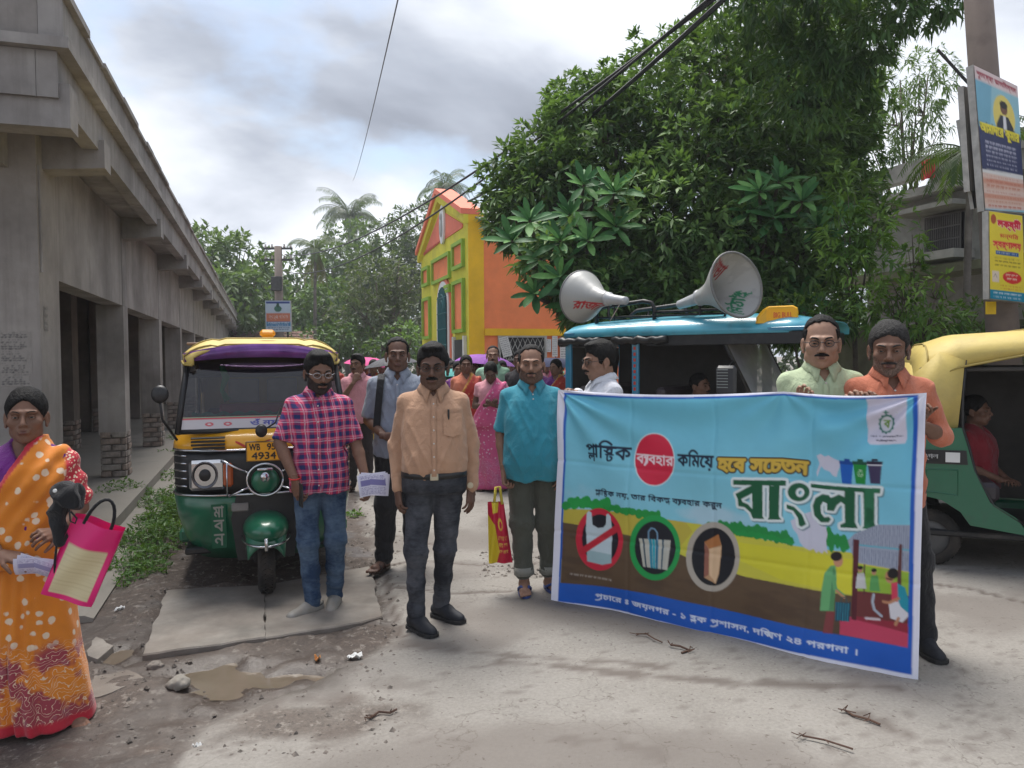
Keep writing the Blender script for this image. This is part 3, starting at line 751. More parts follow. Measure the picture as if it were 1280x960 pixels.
# torn notices pasted on the first column
def paper_patch(parent, n, s, z, wd, ht, seed, shift, axis='s'):
    r = random.Random(seed); W_, H_ = 40, int(40 * ht / wd); cv = Canvas(W_, H_, srgb(150, 145, 140))
    for k in range(int(H_ / 3.2)): scribble(cv, 3, 2 + k * 3.2, r.uniform(24, 34), 1.8, srgb(60, 60, 65), seed * 31 + k)
    V = []; F = []; cols = []; id_ = {}
    for i in range(W_ + 1):
        for j in range(H_ + 1):
            u, v = i / W_, j / H_; id_[(i, j)] = len(V)
            V.append(((n - u * wd if axis == 's' else n) - N0, (s if axis == 's' else s + u * wd) - S0, z - v * ht)); cols.append(cv.sample(np.array(u if axis != 's' else 1 - u), np.array(v)))
    for i in range(W_):
        for j in range(H_):
            e = min(i, W_ - 1 - i, j, H_ - 1 - j) / 6
            if fbm(np.float32(i * .16 + seed * 9), np.float32(j * .16), 2.0, 3) > .30 + .25 * max(0, 1 - e): F.append((id_[(i, j)], id_[(i + 1, j)], id_[(i + 1, j + 1)], id_[(i, j + 1)]))
    mesh_obj('pasted_notice', V, F, MATS.setdefault('paper', vcol_mat('aged_paper', .85)), parent, cols=np.array(cols).reshape(-1, 3))
paper_patch(bld, -1.66, 6.697, 1.80, .22, .42, 1, 0)
paper_patch(bld, -1.597, 6.80, 2.00, .14, .20, 2, 0, 'n')
mb = sb().tube([(-1.595, 6.75, 3.06), (-1.592, 6.75, 2.6), (-1.592, 6.75, 2.25)], .012, 6); mb.make('conduit_pipe', M_CONC2, bld)

# low tiled shed at the far end of the arcade
M_TILE = mat('old_red_roof_tile', (.16, .075, .055), .85, .4, 8, .6, 30); M_DARKW = mat('dark_shed_wall', (.09, .08, .07), .9)  # shed wall is one even dark tone
p = P(322, 446, 40); n_, s_ = toNS(p); p.z = 0
sh = thing('tiled_shed', 'low dark shed with a red tiled roof at the far end of the grey arcade', 'shed', p, SA)
MB().box(-3.2, 2.8, 0, 4, 0, 2.2).make('wall', M_DARKW, sh)
rf = MB().prism([(-.4, 2.2), (2.2, 3.1), (4.4, 2.2), (4.4, 2.1), (2.2, 2.98), (-.4, 2.1)], -3.5, 3.1, 'x').make('roof', mat('roof_deck', (.10, .06, .05), .9), sh)
tl = MB().box(-.11, .11, 0, .42, 0, .03).make('tile', M_TILE); COL.objects.unlink(tl)
for r_ in range(5):
    for k in range(26): share('tile', tl, rf, (-3.35 + k * .25, -.42 + r_ * .52, 2.24 + r_ * .178), (RAD(19), 0, random.uniform(-.03, .03)))

# ------------------------------------------------------------------ yellow and orange building
FN, FS = toNS(P(586, 400, 22)); 
C_LIME = mat('lime_yellow_paint', srgb(222, 212, 58), .8, .10, 2, .2, 40, dirt=.35, dirt_col=(.35, .30, .05), dscale=1)
C_YEL = mat('deep_yellow_paint', srgb(238, 188, 12), .7, .07, 2, .1, 40)
C_ORG = mat('orange_paint', srgb(246, 138, 84), .85, .08, 1.5, .1, 40, dirt=.12, dirt_col=(.60, .22, .10), dscale=1.2)
C_SAL = mat('salmon_paint', srgb(232, 120, 92), .75, .06, 1.5, .1, 40)
C_GRN = mat('leaf_green_paint', srgb(140, 178, 48), .7, .08, 2, .1, 40)
C_WHT = mat('white_paint', (.72, .72, .70), .6, .06, 4, .1, 40); C_TEAL = mat('teal_ironwork', (.02, .14, .15), .5); C_DKG = mat('dark_opening', (.012, .012, .014), .7)
C_TIN = mat('grey_tin_sheet', (.22, .23, .24), .6, .2, 5, .3, 30, metal=.3)
yb = thing('yellow_building', 'gabled building painted lime yellow and orange with an arched doorway, behind the crowd', 'building', SF(FN, FS), SA)
def fb(): return SB(FN, FS)
zt = on_n(586, 266, FN)[1]; sL = on_n(527.5, 400, FN)[0]; sA, zA = on_n(552, 241, FN); LN = sL - FS
sA = FS + LN * .5; zL = on_n(527.5, 318, FN)[1]
fb().prism([(FS, 0), (sL, 0), (sL, zL), (sA, zA), (FS, zt)], FN, FN + .35, 'x').make('front_wall', C_LIME, yb)
# gable field and raised rakes
def inset(pts, f, c): return [(c[0] + (a - c[0]) * f, c[1] + (b - c[1]) * f) for a, b in pts]
zg = zL - .35
tri = [(FS + .55, zg + .35), (sL - .55, zg + .35), (sL - .55, zL - .10), (sA, zA - .55), (FS + .55, zt - .2)]
fb().prism(tri, FN - .03, FN + .02, 'x').make('gable_field', C_SAL, yb)
for a, b in (((FS - .05, zt), (sA, zA)), ((sA, zA), (sL + .05, zL))):
    fb().prism([(a[0], a[1] - .02), (b[0], b[1] - .02), (b[0], b[1] + .14), (a[0], a[1] + .14)], FN - .22, FN + .37, 'x').make('gable_coping', C_SAL, yb)
    fb().prism([(a[0], a[1] - .28), (b[0], b[1] - .28), (b[0], b[1] - .03), (a[0], a[1] - .03)], FN - .14, FN - .002, 'x').make('gable_moulding', C_LIME, yb)
se, ze = on_n(555, 281, FN)
e = fb(); e.prism([(se + .33 * cos(a), ze + .62 * sin(a)) for a in np.linspace(0, 2 * pi, 24, endpoint=False)], FN - .09, FN - .028, 'x'); o = e.make('oval_emblem', C_WHT, yb)
e = fb(); e.ell((FN - .11, se, ze + .25), (.05, .09, .12)); e.ell((FN - .11, se, ze - .1), (.05, .14, .3)); e.make('emblem_figure', mat('emblem_relief', (.45, .47, .45), .7), o, True)
def panel(x0, x1, y0, y1):
    sa, z1 = on_n(x1, y0, FN); sb_, z0 = on_n(x0, y1, FN); s0_, s1_ = sorted((sa, sb_)); z1 = on_n((x0 + x1) / 2, y0, FN)[1]; z0 = on_n((x0 + x1) / 2, y1, FN)[1]
    w_ = .105; m = fb(); 
    m.box(FN - .10, FN - .001, s0_, s0_ + w_, z0, z1).box(FN - .10, FN - .001, s1_ - w_, s1_, z0, z1).box(FN - .101, FN - .001, s0_ + w_, s1_ - w_, z1 - w_, z1).box(FN - .101, FN - .001, s0_ + w_, s1_ - w_, z0, z0 + w_)
    f = m.make('panel_frame', C_GRN, yb); fb().box(FN - .02, FN - .002, s0_ + w_, s1_ - w_, z0 + w_, z1 - w_).make('panel', C_ORG, f)
panel(529.5, 537.5, 334, 358); panel(542, 564, 320, 352); panel(567.5, 581, 302, 336)
panel(530.5, 539, 372, 424); panel(568.5, 581.5, 350, 416); panel(558, 564.5, 356, 366)
# string course
zz = on_n(575, 343, FN)[1]
# arch
sc0 = on_n(565.5, 400, FN)[0]; sc1 = on_n(548, 400, FN)[0]; sm = (sc0 + sc1) / 2; rw = (sc1 - sc0) / 2; zsp = on_n(556, 386, FN)[1]
def arch(r, rise, n0, n1, name, m, zb=0):
    pts = [(sm - r, zb)] + [(sm - r * cos(a), zsp + rise * sin(a)) for a in np.linspace(0, pi, 20)] + [(sm + r, zb)]
    return fb().prism(pts, n0, n1, 'x').make(name, m, yb)
arch(rw, rw * 1.02, FN - .06, FN - .001, 'arch_surround', C_SAL); arch(rw * .86, rw * .88, FN - .09, FN - .061, 'arch_band', C_WHT)
dr = arch(rw * .68, rw * .7, FN - .10, FN - .091, 'arch_door', C_DKG)
m = fb()
for k in range(-4, 5):
    a = rw * .68 * k / 5; m.tube([(FN - .115, sm + a, 0), (FN - .115, sm + a, zsp + math.sqrt(max(0, 1 - (k / 5) ** 2)) * rw * .68)], .022, 5)
for z in np.arange(.5, zsp + rw * .5, .5): m.tube([(FN - .115, sm - rw * .66, z), (FN - .115, sm + rw * .66, z)], .022, 5)
for rr_ in (.25, .45): m.tube([(FN - .12, sm + rw * rr_ * cos(a), zsp + rw * rr_ * sin(a)) for a in np.linspace(0, pi, 12)], .022, 5)
m.make('iron_grille', C_TEAL, dr)
sd0, zd = on_n(582, 424, FN); sd1 = on_n(570, 424, FN)[0]
fb().box(FN - .05, FN - .001, sd0, sd1, 0, zd).make('side_door', mat('dark_door', (.03, .035, .035), .5), yb)
fb().box(FN - .10, FN - .003, sd0 - .14, sd0, 0, zd + .1).make('door_jamb', C_WHT, yb); fb().box(FN - .10, FN - .003, sd1, sd1 + .14, 0, zd + .1).make('door_jamb', C_WHT, yb)
# the flank facing the camera
nP = on_s(605, 400, FS)[0]; nR = on_s(790, 400, FS)[0]; nR = FN + 9.5; zs = on_s(610, 300, FS)[1]; zb = on_s(640, 411, FS)[1]
fb().box(FN + .352, nP, FS - .03, FS + .3, 0, zt - .02).make('corner_pilaster', C_YEL, yb)
fb().box(FN - .002, FN + .351, FS - .032, FS - .001, 0, zt - .02).make('corner_pilaster', C_YEL, yb)
fb().box(nP + .002, nR, FS, FS + .3, 0, zs).make('side_wall', C_ORG, yb)
fb().box(nP + .002, nR + .02, FS - .09, FS - .002, zb - .2, zb).make('string_course', C_YEL, yb)
fb().box(nP + .004, nR, FS - .02, FS + .3, zs + .002, zs + .5).make('eaves_wall', mat('grey_cement', (.30, .29, .28), .9), yb)
rf = fb()
for k in range(30):
    n_ = FN + .2 + k * .32
    rf.prism([(FS - .55, zs + .45), (FS + 4.1, zA - .1), (FS + 4.1, zA - .06), (FS - .55, zs + .49)], n_, n_ + .3, 'x')
rf.make('tin_roof', C_TIN, yb)
w0, wz1 = on_s(624, 421, FS); w1, wz0 = on_s(681, 480, FS)
wn_ = fb().box(w0, w1, FS - .015, FS - .003, wz0, wz1).make('window', C_DKG, yb)
m = fb()
nb = 9
for k in range(nb):
    a = w0 + (w1 - w0) * (k + .5) / nb; hw = (w1 - w0) / nb / 2
    z = wz0
    while z < wz1 - .3:
        m.tube([(a, FS - .05, z), (a + hw, FS - .05, z + .17), (a, FS - .05, z + .34), (a - hw, FS - .05, z + .17), (a, FS - .05, z)], .011, 4, False); z += .34
m.box(w0 - .05, w0 + .02, FS - .07, FS - .016, wz0, wz1 + .05); m.box(w1 - .02, w1 + .05, FS - .07, FS - .016, wz0, wz1 + .05); m.box(w0, w1, FS - .068, FS - .016, wz1 - .02, wz1 + .05)
m.make('window_grille', mat('pale_iron', (.45, .45, .42), .5), wn_)
for k, (x0, x1, y0, y1, rr_) in enumerate([(626, 638, 421, 446, .25), (690, 697, 420, 446, 0), (700, 712, 422, 452, 0), (683, 689, 424, 440, 0)]):
    a, z1 = on_s(x0, y0, FS - .1); b, z0 = on_s(x1, y1, FS - .1)
    cv = Canvas(30, 60, srgb(215, 215, 212))
    for q in range(9): scribble(cv, 3, 4 + q * 6, 24, 3, srgb(90, 90, 100), k * 9 + q)
    us, vs = np.meshgrid(np.linspace(0, 1, 31), np.linspace(0, 1, 61), indexing='ij'); cx_, cz_ = (a + b) / 2, (z0 + z1) / 2
    V = np.stack([a + (b - a) * us, np.full(us.shape, FS - .1), z1 + (z0 - z1) * vs], -1).reshape(-1, 3)
    dx, dz = V[:, 0] - cx_, V[:, 2] - cz_; V[:, 0] = cx_ + dx * cos(rr_) - dz * sin(rr_) * 1; V[:, 2] = cz_ + dz * cos(rr_) + dx * sin(rr_); V[:, 0] -= FN; V[:, 1] -= FS
    ii = np.arange(31 * 61).reshape(31, 61); F = np.stack([ii[:-1, :-1], ii[1:, :-1], ii[1:, 1:], ii[:-1, 1:]], -1).reshape(-1, 4)
    mesh_obj('pasted_notice', V, F, MATS['paper'], yb, cols=cv.sample(us, vs).reshape(-1, 3))

# weeds along the foot of the walkway
C, D, U, Ls, Ws, cc_ = [], [], [], [], [], []
for px, py, R_, n_, hh in ((150, 625, .32, 620, .26), (205, 575, .26, 260, .18), (226, 556, .4, 420, .3), (216, 650, .32, 560, .24), (190, 674, .28, 480, .20), (164, 702, .28, 330, .12), (226, 622, .25, 300, .2), (238, 538, .5, 300, .25), (178, 720, .18, 120, .10), (140, 645, .2, 150, .12), (236, 680, .16, 80, .10), (222, 598, .3, 200, .16), (440, 648, .10, 40, .05), (236, 640, .2, 200, .18), (196, 632, .2, 200, .2), (232, 575, .3, 260, .26)):
    g_ = G(px, py)
    for k in range(n_):
        a_ = random.uniform(0, 2 * pi); r_ = R_ * math.sqrt(random.random()); q = 1 - (r_ / R_) ** 2; x, y = g_.x + r_ * cos(a_), g_.y + r_ * sin(a_) * 1.5; z = ground_z(x, y) if x > -7 else 0; hz = hh * (q * .8 + .2) * random.uniform(.1, 1)
        for m_ in range(2):
            d_ = Vector((random.gauss(0, 1), random.gauss(0, 1), random.uniform(.1, 1.4))).normalized(); C.append((x, y, z + hz)); D.append(tuple(d_)); U.append((random.gauss(0, .4), random.gauss(0, .4), 1)); Ls.append(random.uniform(.03, .085)); Ws.append(random.uniform(.010, .024)); t_ = random.random(); cc_.append((.035 + .07 * t_, .10 + .13 * t_, .02 + .02 * t_))
        C.append((x, y, z)); D.append((random.gauss(0, .25), random.gauss(0, .25), 1)); U.append((0, -1, .1)); Ls.append(hz + .03); Ws.append(.006); cc_.append((.06, .13, .03))
V, F, li = leaves(np.array(C), np.array(D), np.array(U), np.array(Ls), np.array(Ws), .25); weeds_data = (V, F, np.array(cc_)[li])
# gravel and crumbs in the mud
mb = MB()
for k in range(1800):
    px, py = random.choice(((random.uniform(60, 500), random.uniform(800, 955)), (random.uniform(170, 480), random.uniform(690, 750)), (random.uniform(80, 240), random.uniform(740, 860)), (random.uniform(420, 500), random.uniform(610, 800)), (random.uniform(600, 700), random.uniform(695, 728))))
    g_ = G(px, py); z = ground_z(g_.x, g_.y); r_ = random.choice((.004, .006, .008, .012, .018)) * random.uniform(.7, 1.3)
    if z < -.012: continue
    o3 = [Vector((random.uniform(.6, 1), 0, 0)), Vector((0, random.uniform(.6, 1), 0)), Vector((-random.uniform(.6, 1), 0, 0)), Vector((0, -random.uniform(.6, 1), 0)), Vector((0, 0, random.uniform(.4, .8))), Vector((0, 0, -.3))]
    R_ = Matrix.Rotation(random.uniform(0, 6), 3, 'Z'); mb.add([Vector((g_.x, g_.y, z)) + (R_ @ q) * r_ for q in o3], [(0, 1, 4), (1, 2, 4), (2, 3, 4), (3, 0, 4), (1, 0, 5), (2, 1, 5), (3, 2, 5), (0, 3, 5)])
tag(mb.make('gravel', mat('gravel_stone', (.17, .145, .125), .9, .5, 30, .3, 60)), kind='stuff')
def rock(label, px, py, r, m, flat=.6, seed=0):
    g_ = G(px, py); s = SDF((-r * 1.6,) * 3, (r * 1.6,) * 3, r / 9); s.ell((0, 0, 0), (r, r * .75, r * flat)); V, F = s.mesh(); n = vnormals(V, F); q = 1 / r
    V = V + n * ((fbm(V[:, 0] * q * 1.3 + seed, V[:, 1] * q * 1.3, V[:, 2] * q * 1.3, 3) - .5) * r * .9)[:, None]; o = mesh_obj('stone', V, F, m); o.location = (g_.x, g_.y, ground_z(g_.x, g_.y) + r * flat * .35); tag(o, label, 'stone'); return o
# ================================================================== vegetation
M_LEAF = vcol_mat('foliage', .5, 0, spec=.35, trans_leaf=True)
M_LEAFG = vcol_mat('glossy_foliage', .5, 0, spec=.28, trans_leaf=True)
M_BARK = mat('bark', (.10, .08, .06), .95, .35, 6, .8, 25, bdist=.02)
M_PALMB = mat('palm_bark', (.16, .14, .12), .95, .3, 4, .6, 20, bdist=.02)
def crown_arrays(blobs, dens, L0, W0, whorl, droop, c1, c2, inner=.5):
    Cs, Ds, Us, Ls, Ws, Cc = [], [], [], [], [], []
    c1 = np.array(c1); c2 = np.array(c2)
    for (c, r) in blobs:
        r = np.array(r, float); c = np.array(c, float)
        area = 4 * pi * (r.prod() ** (2 / 3)); n = max(6, int(area * dens / whorl))
        d = rdir(n); rad = 1 + (fbm(d[:, 0] * 2.2 + c[0], d[:, 1] * 2.2 + c[1], d[:, 2] * 2.2 + c[2], 3) - .5) * .7
        k = rng.random(n); deep = np.where(k < inner, rng.uniform(.45, .85, n), rng.uniform(.82, 1.08, n))
        p = c + d * r * (rad * deep)[:, None]
        clump = fbm(p[:, 0] * 1.6 / max(.4, L0 * 5), p[:, 1] * 1.6 / max(.4, L0 * 5), p[:, 2] * 1.6 / max(.4, L0 * 5), 2)
        cl = np.clip((clump - .35) * 2.4 + rng.normal(0, .12, n), 0, 1)
        nn = d / r; nn /= np.linalg.norm(nn, axis=1, keepdims=True)
        for q in range(whorl):
            s = rdir(n); dd = nn * .75 + s * .95 + np.array([0, 0, -.05]); dd /= np.linalg.norm(dd, axis=1, keepdims=True)
            up = nn * .4 + np.array([0, 0, 1.0]) + rng.normal(0, .35, (n, 3))
            Cs.append(p + dd * L0 * .12 + rng.normal(0, L0 * .12, (n, 3))); Ds.append(dd); Us.append(up); Ls.append(L0 * rng.uniform(.7, 1.25, n)); Ws.append(W0 * rng.uniform(.8, 1.2, n))
            t_ = np.clip(cl + rng.normal(0, .18, n), 0, 1)[:, None]; Cc.append(c1 + (c2 - c1) * t_)
    V, F, li = leaves(np.concatenate(Cs), np.concatenate(Ds), np.concatenate(Us), np.concatenate(Ls), np.concatenate(Ws), droop * L0 / L0)
    return V, F, np.concatenate(Cc)[li]
def tree(name, label, cat, base, blobs, dens, L0, W0, c1, c2, whorl=7, droop=.35, trunk=.12, limbs=True, group=None, m=None, inner=.5, lean=None):
    base = Vector(base); t = thing(name, label, cat, base, 0, group)
    bl = [((c[0] - base.x, c[1] - base.y, c[2] - base.z), r) for c, r in blobs]
    V, F, cc = crown_arrays(bl, dens * (2.2 if base.y > 25 else 1), L0, W0, whorl, droop, c1, c2, inner)
    mesh_obj('crown', V, F, m or M_LEAF, t, cols=cc)
    mb = MB(); zc = sum(c[2] for c, r in bl) / len(bl); xc = sum(c[0] for c, r in bl) / len(bl); yc = sum(c[1] for c, r in bl) / len(bl)
    f = Vector((xc * .6, yc * .6, zc * .62)); mid = Vector((xc * .25 + random.uniform(-.05, .05) * zc, yc * .25, zc * .35))
    mb.tube([(0, 0, -.2), mid, f], [trunk * 1.25, trunk, trunk * .8], 9)
    mb.make('trunk', M_BARK, t, True)
    if limbs:
        mb = MB()
        for c, r in bl:
            c = Vector(c); a = f.lerp(mid, random.uniform(0, .4)); m1 = a.lerp(c, .5) + Vector((0, 0, -.1 * r[2]))
            mb.tube([a, m1, c + Vector((0, 0, .2 * r[2]))], [trunk * .6, trunk * .4, trunk * .12], 6)
            for q in range(4):
                e = c + Vector(rdir(1)[0]) * min(r) * .8; mb.tube([m1.lerp(c, .6), m1.lerp(e, .6) + Vector((0, 0, .05)), e], [trunk * .25, trunk * .15, trunk * .05], 5)
        mb.make('limbs', M_BARK, t, True)
    return t
def PB(px, py, y, rx, ry, rd=None):
    # blob from its outline in metres at a distance
    c = P(px, py, y); k = y / FPX; return (tuple(c), (rx * k, (rd if rd else rx * k), ry * k))
DG1, DG2 = (.016, .045, .014), (.06, .14, .035)
MG1, MG2 = (.018, .050, .014), (.075, .165, .040)
# the big mango tree behind the blue vehicle
bl = [PB(700, 235, 11.5, 62, 62), PB(690, 190, 11.8, 45, 45), PB(760, 190, 12.0, 90, 82), PB(840, 140, 12.2, 95, 88), PB(740, 130, 12.3, 60, 40), PB(900, 230, 11.2, 105, 110), PB(990, 180, 12.0, 100, 110), PB(830, 290, 10.8, 95, 90),
      PB(930, 320, 10.6, 90, 78), PB(1010, 280, 11.2, 85, 95), PB(745, 335, 10.8, 62, 58), PB(660, 262, 11.8, 55, 50), PB(1040, 200, 12.4, 50, 90), PB(1040, 120, 12.4, 60, 60), PB(910, 80, 12.6, 80, 70), PB(870, 375, 10.6, 100, 45), PB(725, 385, 10.9, 28, 30), PB(990, 380, 10.8, 60, 45), PB(1000, 70, 12.6, 80, 70), PB(695, 325, 10.4, 46, 44), PB(725, 372, 10.3, 34, 36), PB(775, 372, 10.3, 55, 44), PB(840, 380, 10.4, 60, 40), PB(655, 235, 12, 50, 50), PB(640, 280, 11.6, 36, 26)]
tree('mango_tree', 'big dense dark green mango tree spreading behind the blue vehicle', 'tree', (3.1, 12.0, 0), bl, 400, .150, .056, (.040, .105, .030), (.22, .37, .11), 9, .22, .2, m=M_LEAFG, inner=.35)
bl = [PB(960, -20, 9.5, 90, 60), PB(1060, 10, 9.2, 75, 70), PB(1125, 5, 9.0, 55, 38), PB(1180, -8, 8.8, 34, 30), PB(1062, 62, 9.4, 46, 42), PB(1010, 90, 9.6, 60, 60), PB(1060, -90, 9.5, 160, 80)]
tree('tall_tree', 'tall dark tree whose branches hang over the top of the view right of the mango', 'tree', (3.6, 12.9, 0), bl, 300, .14, .038, (.032, .082, .028), (.12, .235, .075), 8, .38, .11, limbs=False, inner=.3)
bl = [PB(1125, 110, 17, 55, 50), PB(1140, 160, 17, 40, 38), PB(1100, 200, 17, 35, 40), PB(1160, 100, 17.5, 36, 32)]
tree('feathery_tree', 'airy pale green tree behind the grey parapet of the right-hand house', 'tree', (9.2, 18, 0), bl, 110, .17, .035, (.05, .10, .035), (.13, .22, .07), 8, .5, .12, inner=.2)
# shrubs in front of the right-hand house
for bl, base, lab, c1, c2, L_, W_, dn in (
    ([PB(1070, 350, 9.0, 42, 60), PB(1055, 300, 9.2, 30, 45), PB(1090, 290, 9.2, 26, 36), PB(1060, 250, 9.4, 22, 34)], (4.1, 9.2, 0), 'tall bright green shrub just right of the mango tree', (.08, .19, .025), (.28, .46, .09), .15, .038, 200),
    ([PB(1125, 350, 8.6, 30, 46), PB(1140, 300, 8.6, 15, 30), PB(1110, 385, 8.5, 44, 36), PB(1165, 392, 8.6, 36, 24), PB(1155, 410, 8.4, 56, 22), PB(1175, 352, 8.8, 14, 12)], (4.6, 8.7, 0), 'leafy green shrub behind the man in the orange shirt', (.06, .155, .025), (.24, .40, .08), .12, .034, 210),
    ([PB(1030, 395, 8.8, 50, 34), PB(985, 395, 9.0, 40, 30)], (3.5, 9.1, 0), 'low dark green bush behind the yellow roof lamp', DG1, (.06, .15, .03), .13, .04, 200),
    ([PB(1215, 395, 9.2, 60, 26), PB(1185, 420, 9.0, 60, 26)], (5.6, 9.4, 0), 'low green bush at the foot of the mossy wall', (.03, .08, .014), (.12, .22, .04), .10, .03, 170)):
    tree('shrub', lab, 'shrub', base, bl, dn, L_, W_, c1, c2, 7, .3, .035, group=None, m=M_LEAFG, inner=.3)
# far trees up the street
far = [
 ('leafy_tree', 'pale green tree rising over the far end of the arcade', [PB(262, 330, 42, 42, 44), PB(300, 325, 44, 38, 30), PB(285, 380, 40, 46, 44), PB(245, 310, 44, 30, 24), PB(320, 360, 42, 30, 34)], (.05, .10, .035), (.13, .21, .07), .5, .2, 9),
 ('leafy_tree', 'rounded bright green tree behind the small signboard and pole', [PB(330, 365, 50, 40, 46), PB(372, 350, 52, 36, 32), PB(360, 400, 48, 50, 40), PB(410, 395, 48, 40, 40)], (.03, .085, .02), (.11, .21, .05), .5, .2, 9),
 ('leafy_tree', 'green tree under the tallest coconut palm', [PB(440, 310, 62, 34, 32), PB(450, 350, 60, 46, 40), PB(415, 345, 58, 34, 34), PB(440, 390, 56, 50, 40)], (.03, .08, .02), (.11, .20, .05), .5, .22, 8),
 ('mango_tree', 'dark domed mango tree behind the left edge of the yellow building', [PB(500, 310, 52, 40, 40), PB(480, 345, 50, 46, 40), PB(530, 290, 55, 40, 34), PB(520, 340, 50, 34, 50), PB(480, 390, 50, 40, 40)], (.020, .042, .022), (.055, .095, .045), .45, .16, 10),
 ('leafy_tree', 'brownish grey-green tree leaning over the street before the yellow building', [PB(470, 360, 36, 40, 34), PB(500, 350, 36, 32, 32), PB(450, 395, 35, 34, 34), PB(500, 395, 35, 40, 34)], (.045, .06, .03), (.13, .15, .08), .26, .09, 22),
 ('shrub', 'bright green shrub beside the yellow front wall', [PB(500, 418, 32, 22, 16), PB(515, 428, 31, 16, 18), PB(480, 432, 32, 20, 12)], (.04, .10, .02), (.15, .28, .06), .26, .12, 26),
 ('shrub', 'mid green hedge plants behind the crowd left of the yellow building', [PB(425, 425, 34, 26, 20), PB(395, 425, 34, 24, 18), PB(450, 430, 34, 22, 16)], (.03, .08, .02), (.11, .21, .05), .28, .12, 22)]
for nm, lab, bl, c1, c2, L_, W_, dn in far:
    bx = sum(b[0][0] for b in bl) / len(bl); by = sum(b[0][1] for b in bl) / len(bl)
    tree(nm, lab, 'tree' if nm != 'shrub' else 'shrub', (bx, by, 0), bl, dn, L_, W_, c1, c2, 6, .2, .25 if nm != 'shrub' else .08, inner=.3)
# a thick belt of far greenery closing the street
bl = [PB(px, 415 + random.uniform(-14, 10), 75 + random.uniform(-8, 8), 46, 40 + random.uniform(0, 26)) for px in range(240, 620, 26)]
V, F, cc = crown_arrays(bl, 5, .7, .3, 6, .2, (.02, .055, .018), (.07, .14, .045), .3)
tag(mesh_obj('far_wood', V, F, M_LEAF, cols=cc), kind='stuff')
bl = [PB(px, 425 + random.uniform(-10, 6), 40 + random.uniform(-4, 4), 60, 50 + random.uniform(0, 30)) for px in range(700, 1500, 50)]
V, F, cc = crown_arrays(bl, 12, .45, .2, 6, .2, (.02, .055, .018), (.07, .14, .045), .3)
tag(mesh_obj('far_wood', V, F, M_LEAF, cols=cc), kind='stuff')

# coconut palms
def palm(label, px, py, y, R, nf, c1, c2, dead=0, seed=0, group=None, tilt=.02):
    r = random.Random(seed); top = P(px, py, y); base = Vector((top.x - tilt * top.z, y, 0))
    t = thing('coconut_palm', label, 'palm tree', base, 0, group)
    tp = top - base
    MB().tube([(0, 0, -.2), tp * .35 + Vector((tp.x * .1, 0, 0)), tp * .7, tp], [q * min(1, R * .30) for q in (.22, .17, .14, .13)], 8).make('trunk', M_PALMB, t, True)
    for k in range(nf):
        az = 2 * pi * k / nf * 2.4 + r.uniform(-.3, .3); el = r.uniform(-.15, 1.25) if k >= dead else r.uniform(-1.3, -.9)
        Lf = R * r.uniform(.85, 1.1); pts = []; d = Vector((cos(az) * cos(el), sin(az) * cos(el), sin(el))); p = tp.copy(); stp = Lf / 9
        for q in range(10): pts.append(p.copy()); p = p + d * stp; d = (d + Vector((0, 0, -.16 - .02 * q))).normalized()
        C, D, U, LL, WW = [], [], [], [], []
        for q in range(1, 10):
            tdir = (pts[q] - pts[q - 1]).normalized(); side = tdir.cross(Vector((0, 0, 1))); side = side.normalized() if side.length > .05 else Vector((1, 0, 0)); upv = side.cross(tdir)
            for h in (0, .33, .66):
                c = pts[q - 1].lerp(pts[q], h)
                for sg in (-1, 1):
                    dd = tdir * .55 + side * sg * .9 + Vector((0, 0, -.45 - r.uniform(0, .25))); C.append(c); D.append(dd); U.append(upv); LL.append(R * .26 * (1 - abs(q - 4.5) / 9) * r.uniform(.85, 1.1)); WW.append(R * .024)
        V, F, li = leaves(np.array(C), np.array(D), np.array(U), np.array(LL), np.array(WW), R * .05)
        base_c = np.array(c1) + (np.array(c2) - np.array(c1)) * r.random() if k >= dead else np.array((.20, .16, .10))
        mbb = MB().tube(pts, [R * .012 * (1 - q / 12) for q in range(10)], 4)
        V2 = np.array(mbb.V); F2 = []
        for f in mbb.F:
            for i in range(1, len(f) - 1): F2.append((f[0], f[i], f[i + 1]))
        Va, Fa = join([(V, F), (V2, np.array(F2, np.int32))]); cc = np.tile(base_c * 1.0, (len(Va), 1)); cc[len(V):] = (.12, .16, .05)
        mesh_obj('frond', Va, Fa, M_LEAF, t, cols=cc)
    return t
palm('tall coconut palm with full green crown standing highest behind the far trees', 437, 272, 78, 4.3, 26, (.03, .06, .03), (.09, .14, .07), 1, 3)
palm('shorter coconut palm with hanging dry fronds beside the electric pole', 394, 312, 40, 1.9, 20, (.05, .09, .04), (.12, .17, .08), 5, 5)
palm('coconut palm whose crown shows above the gable of the yellow building', 555, 234, 62, 2.8, 22, (.03, .06, .03), (.08, .13, .07), 0, 9)
def small_palm(label, px, py, y, R, nf, seed):
    return palm(label, px, py, y, R, nf, (.03, .07, .02), (.10, .17, .05), 0, seed)
a = small_palm('slender palm with drooping fronds just behind the poster pole', 1214, 190, 9.4, 1.0, 13, 21); a.name = 'slender_palm'

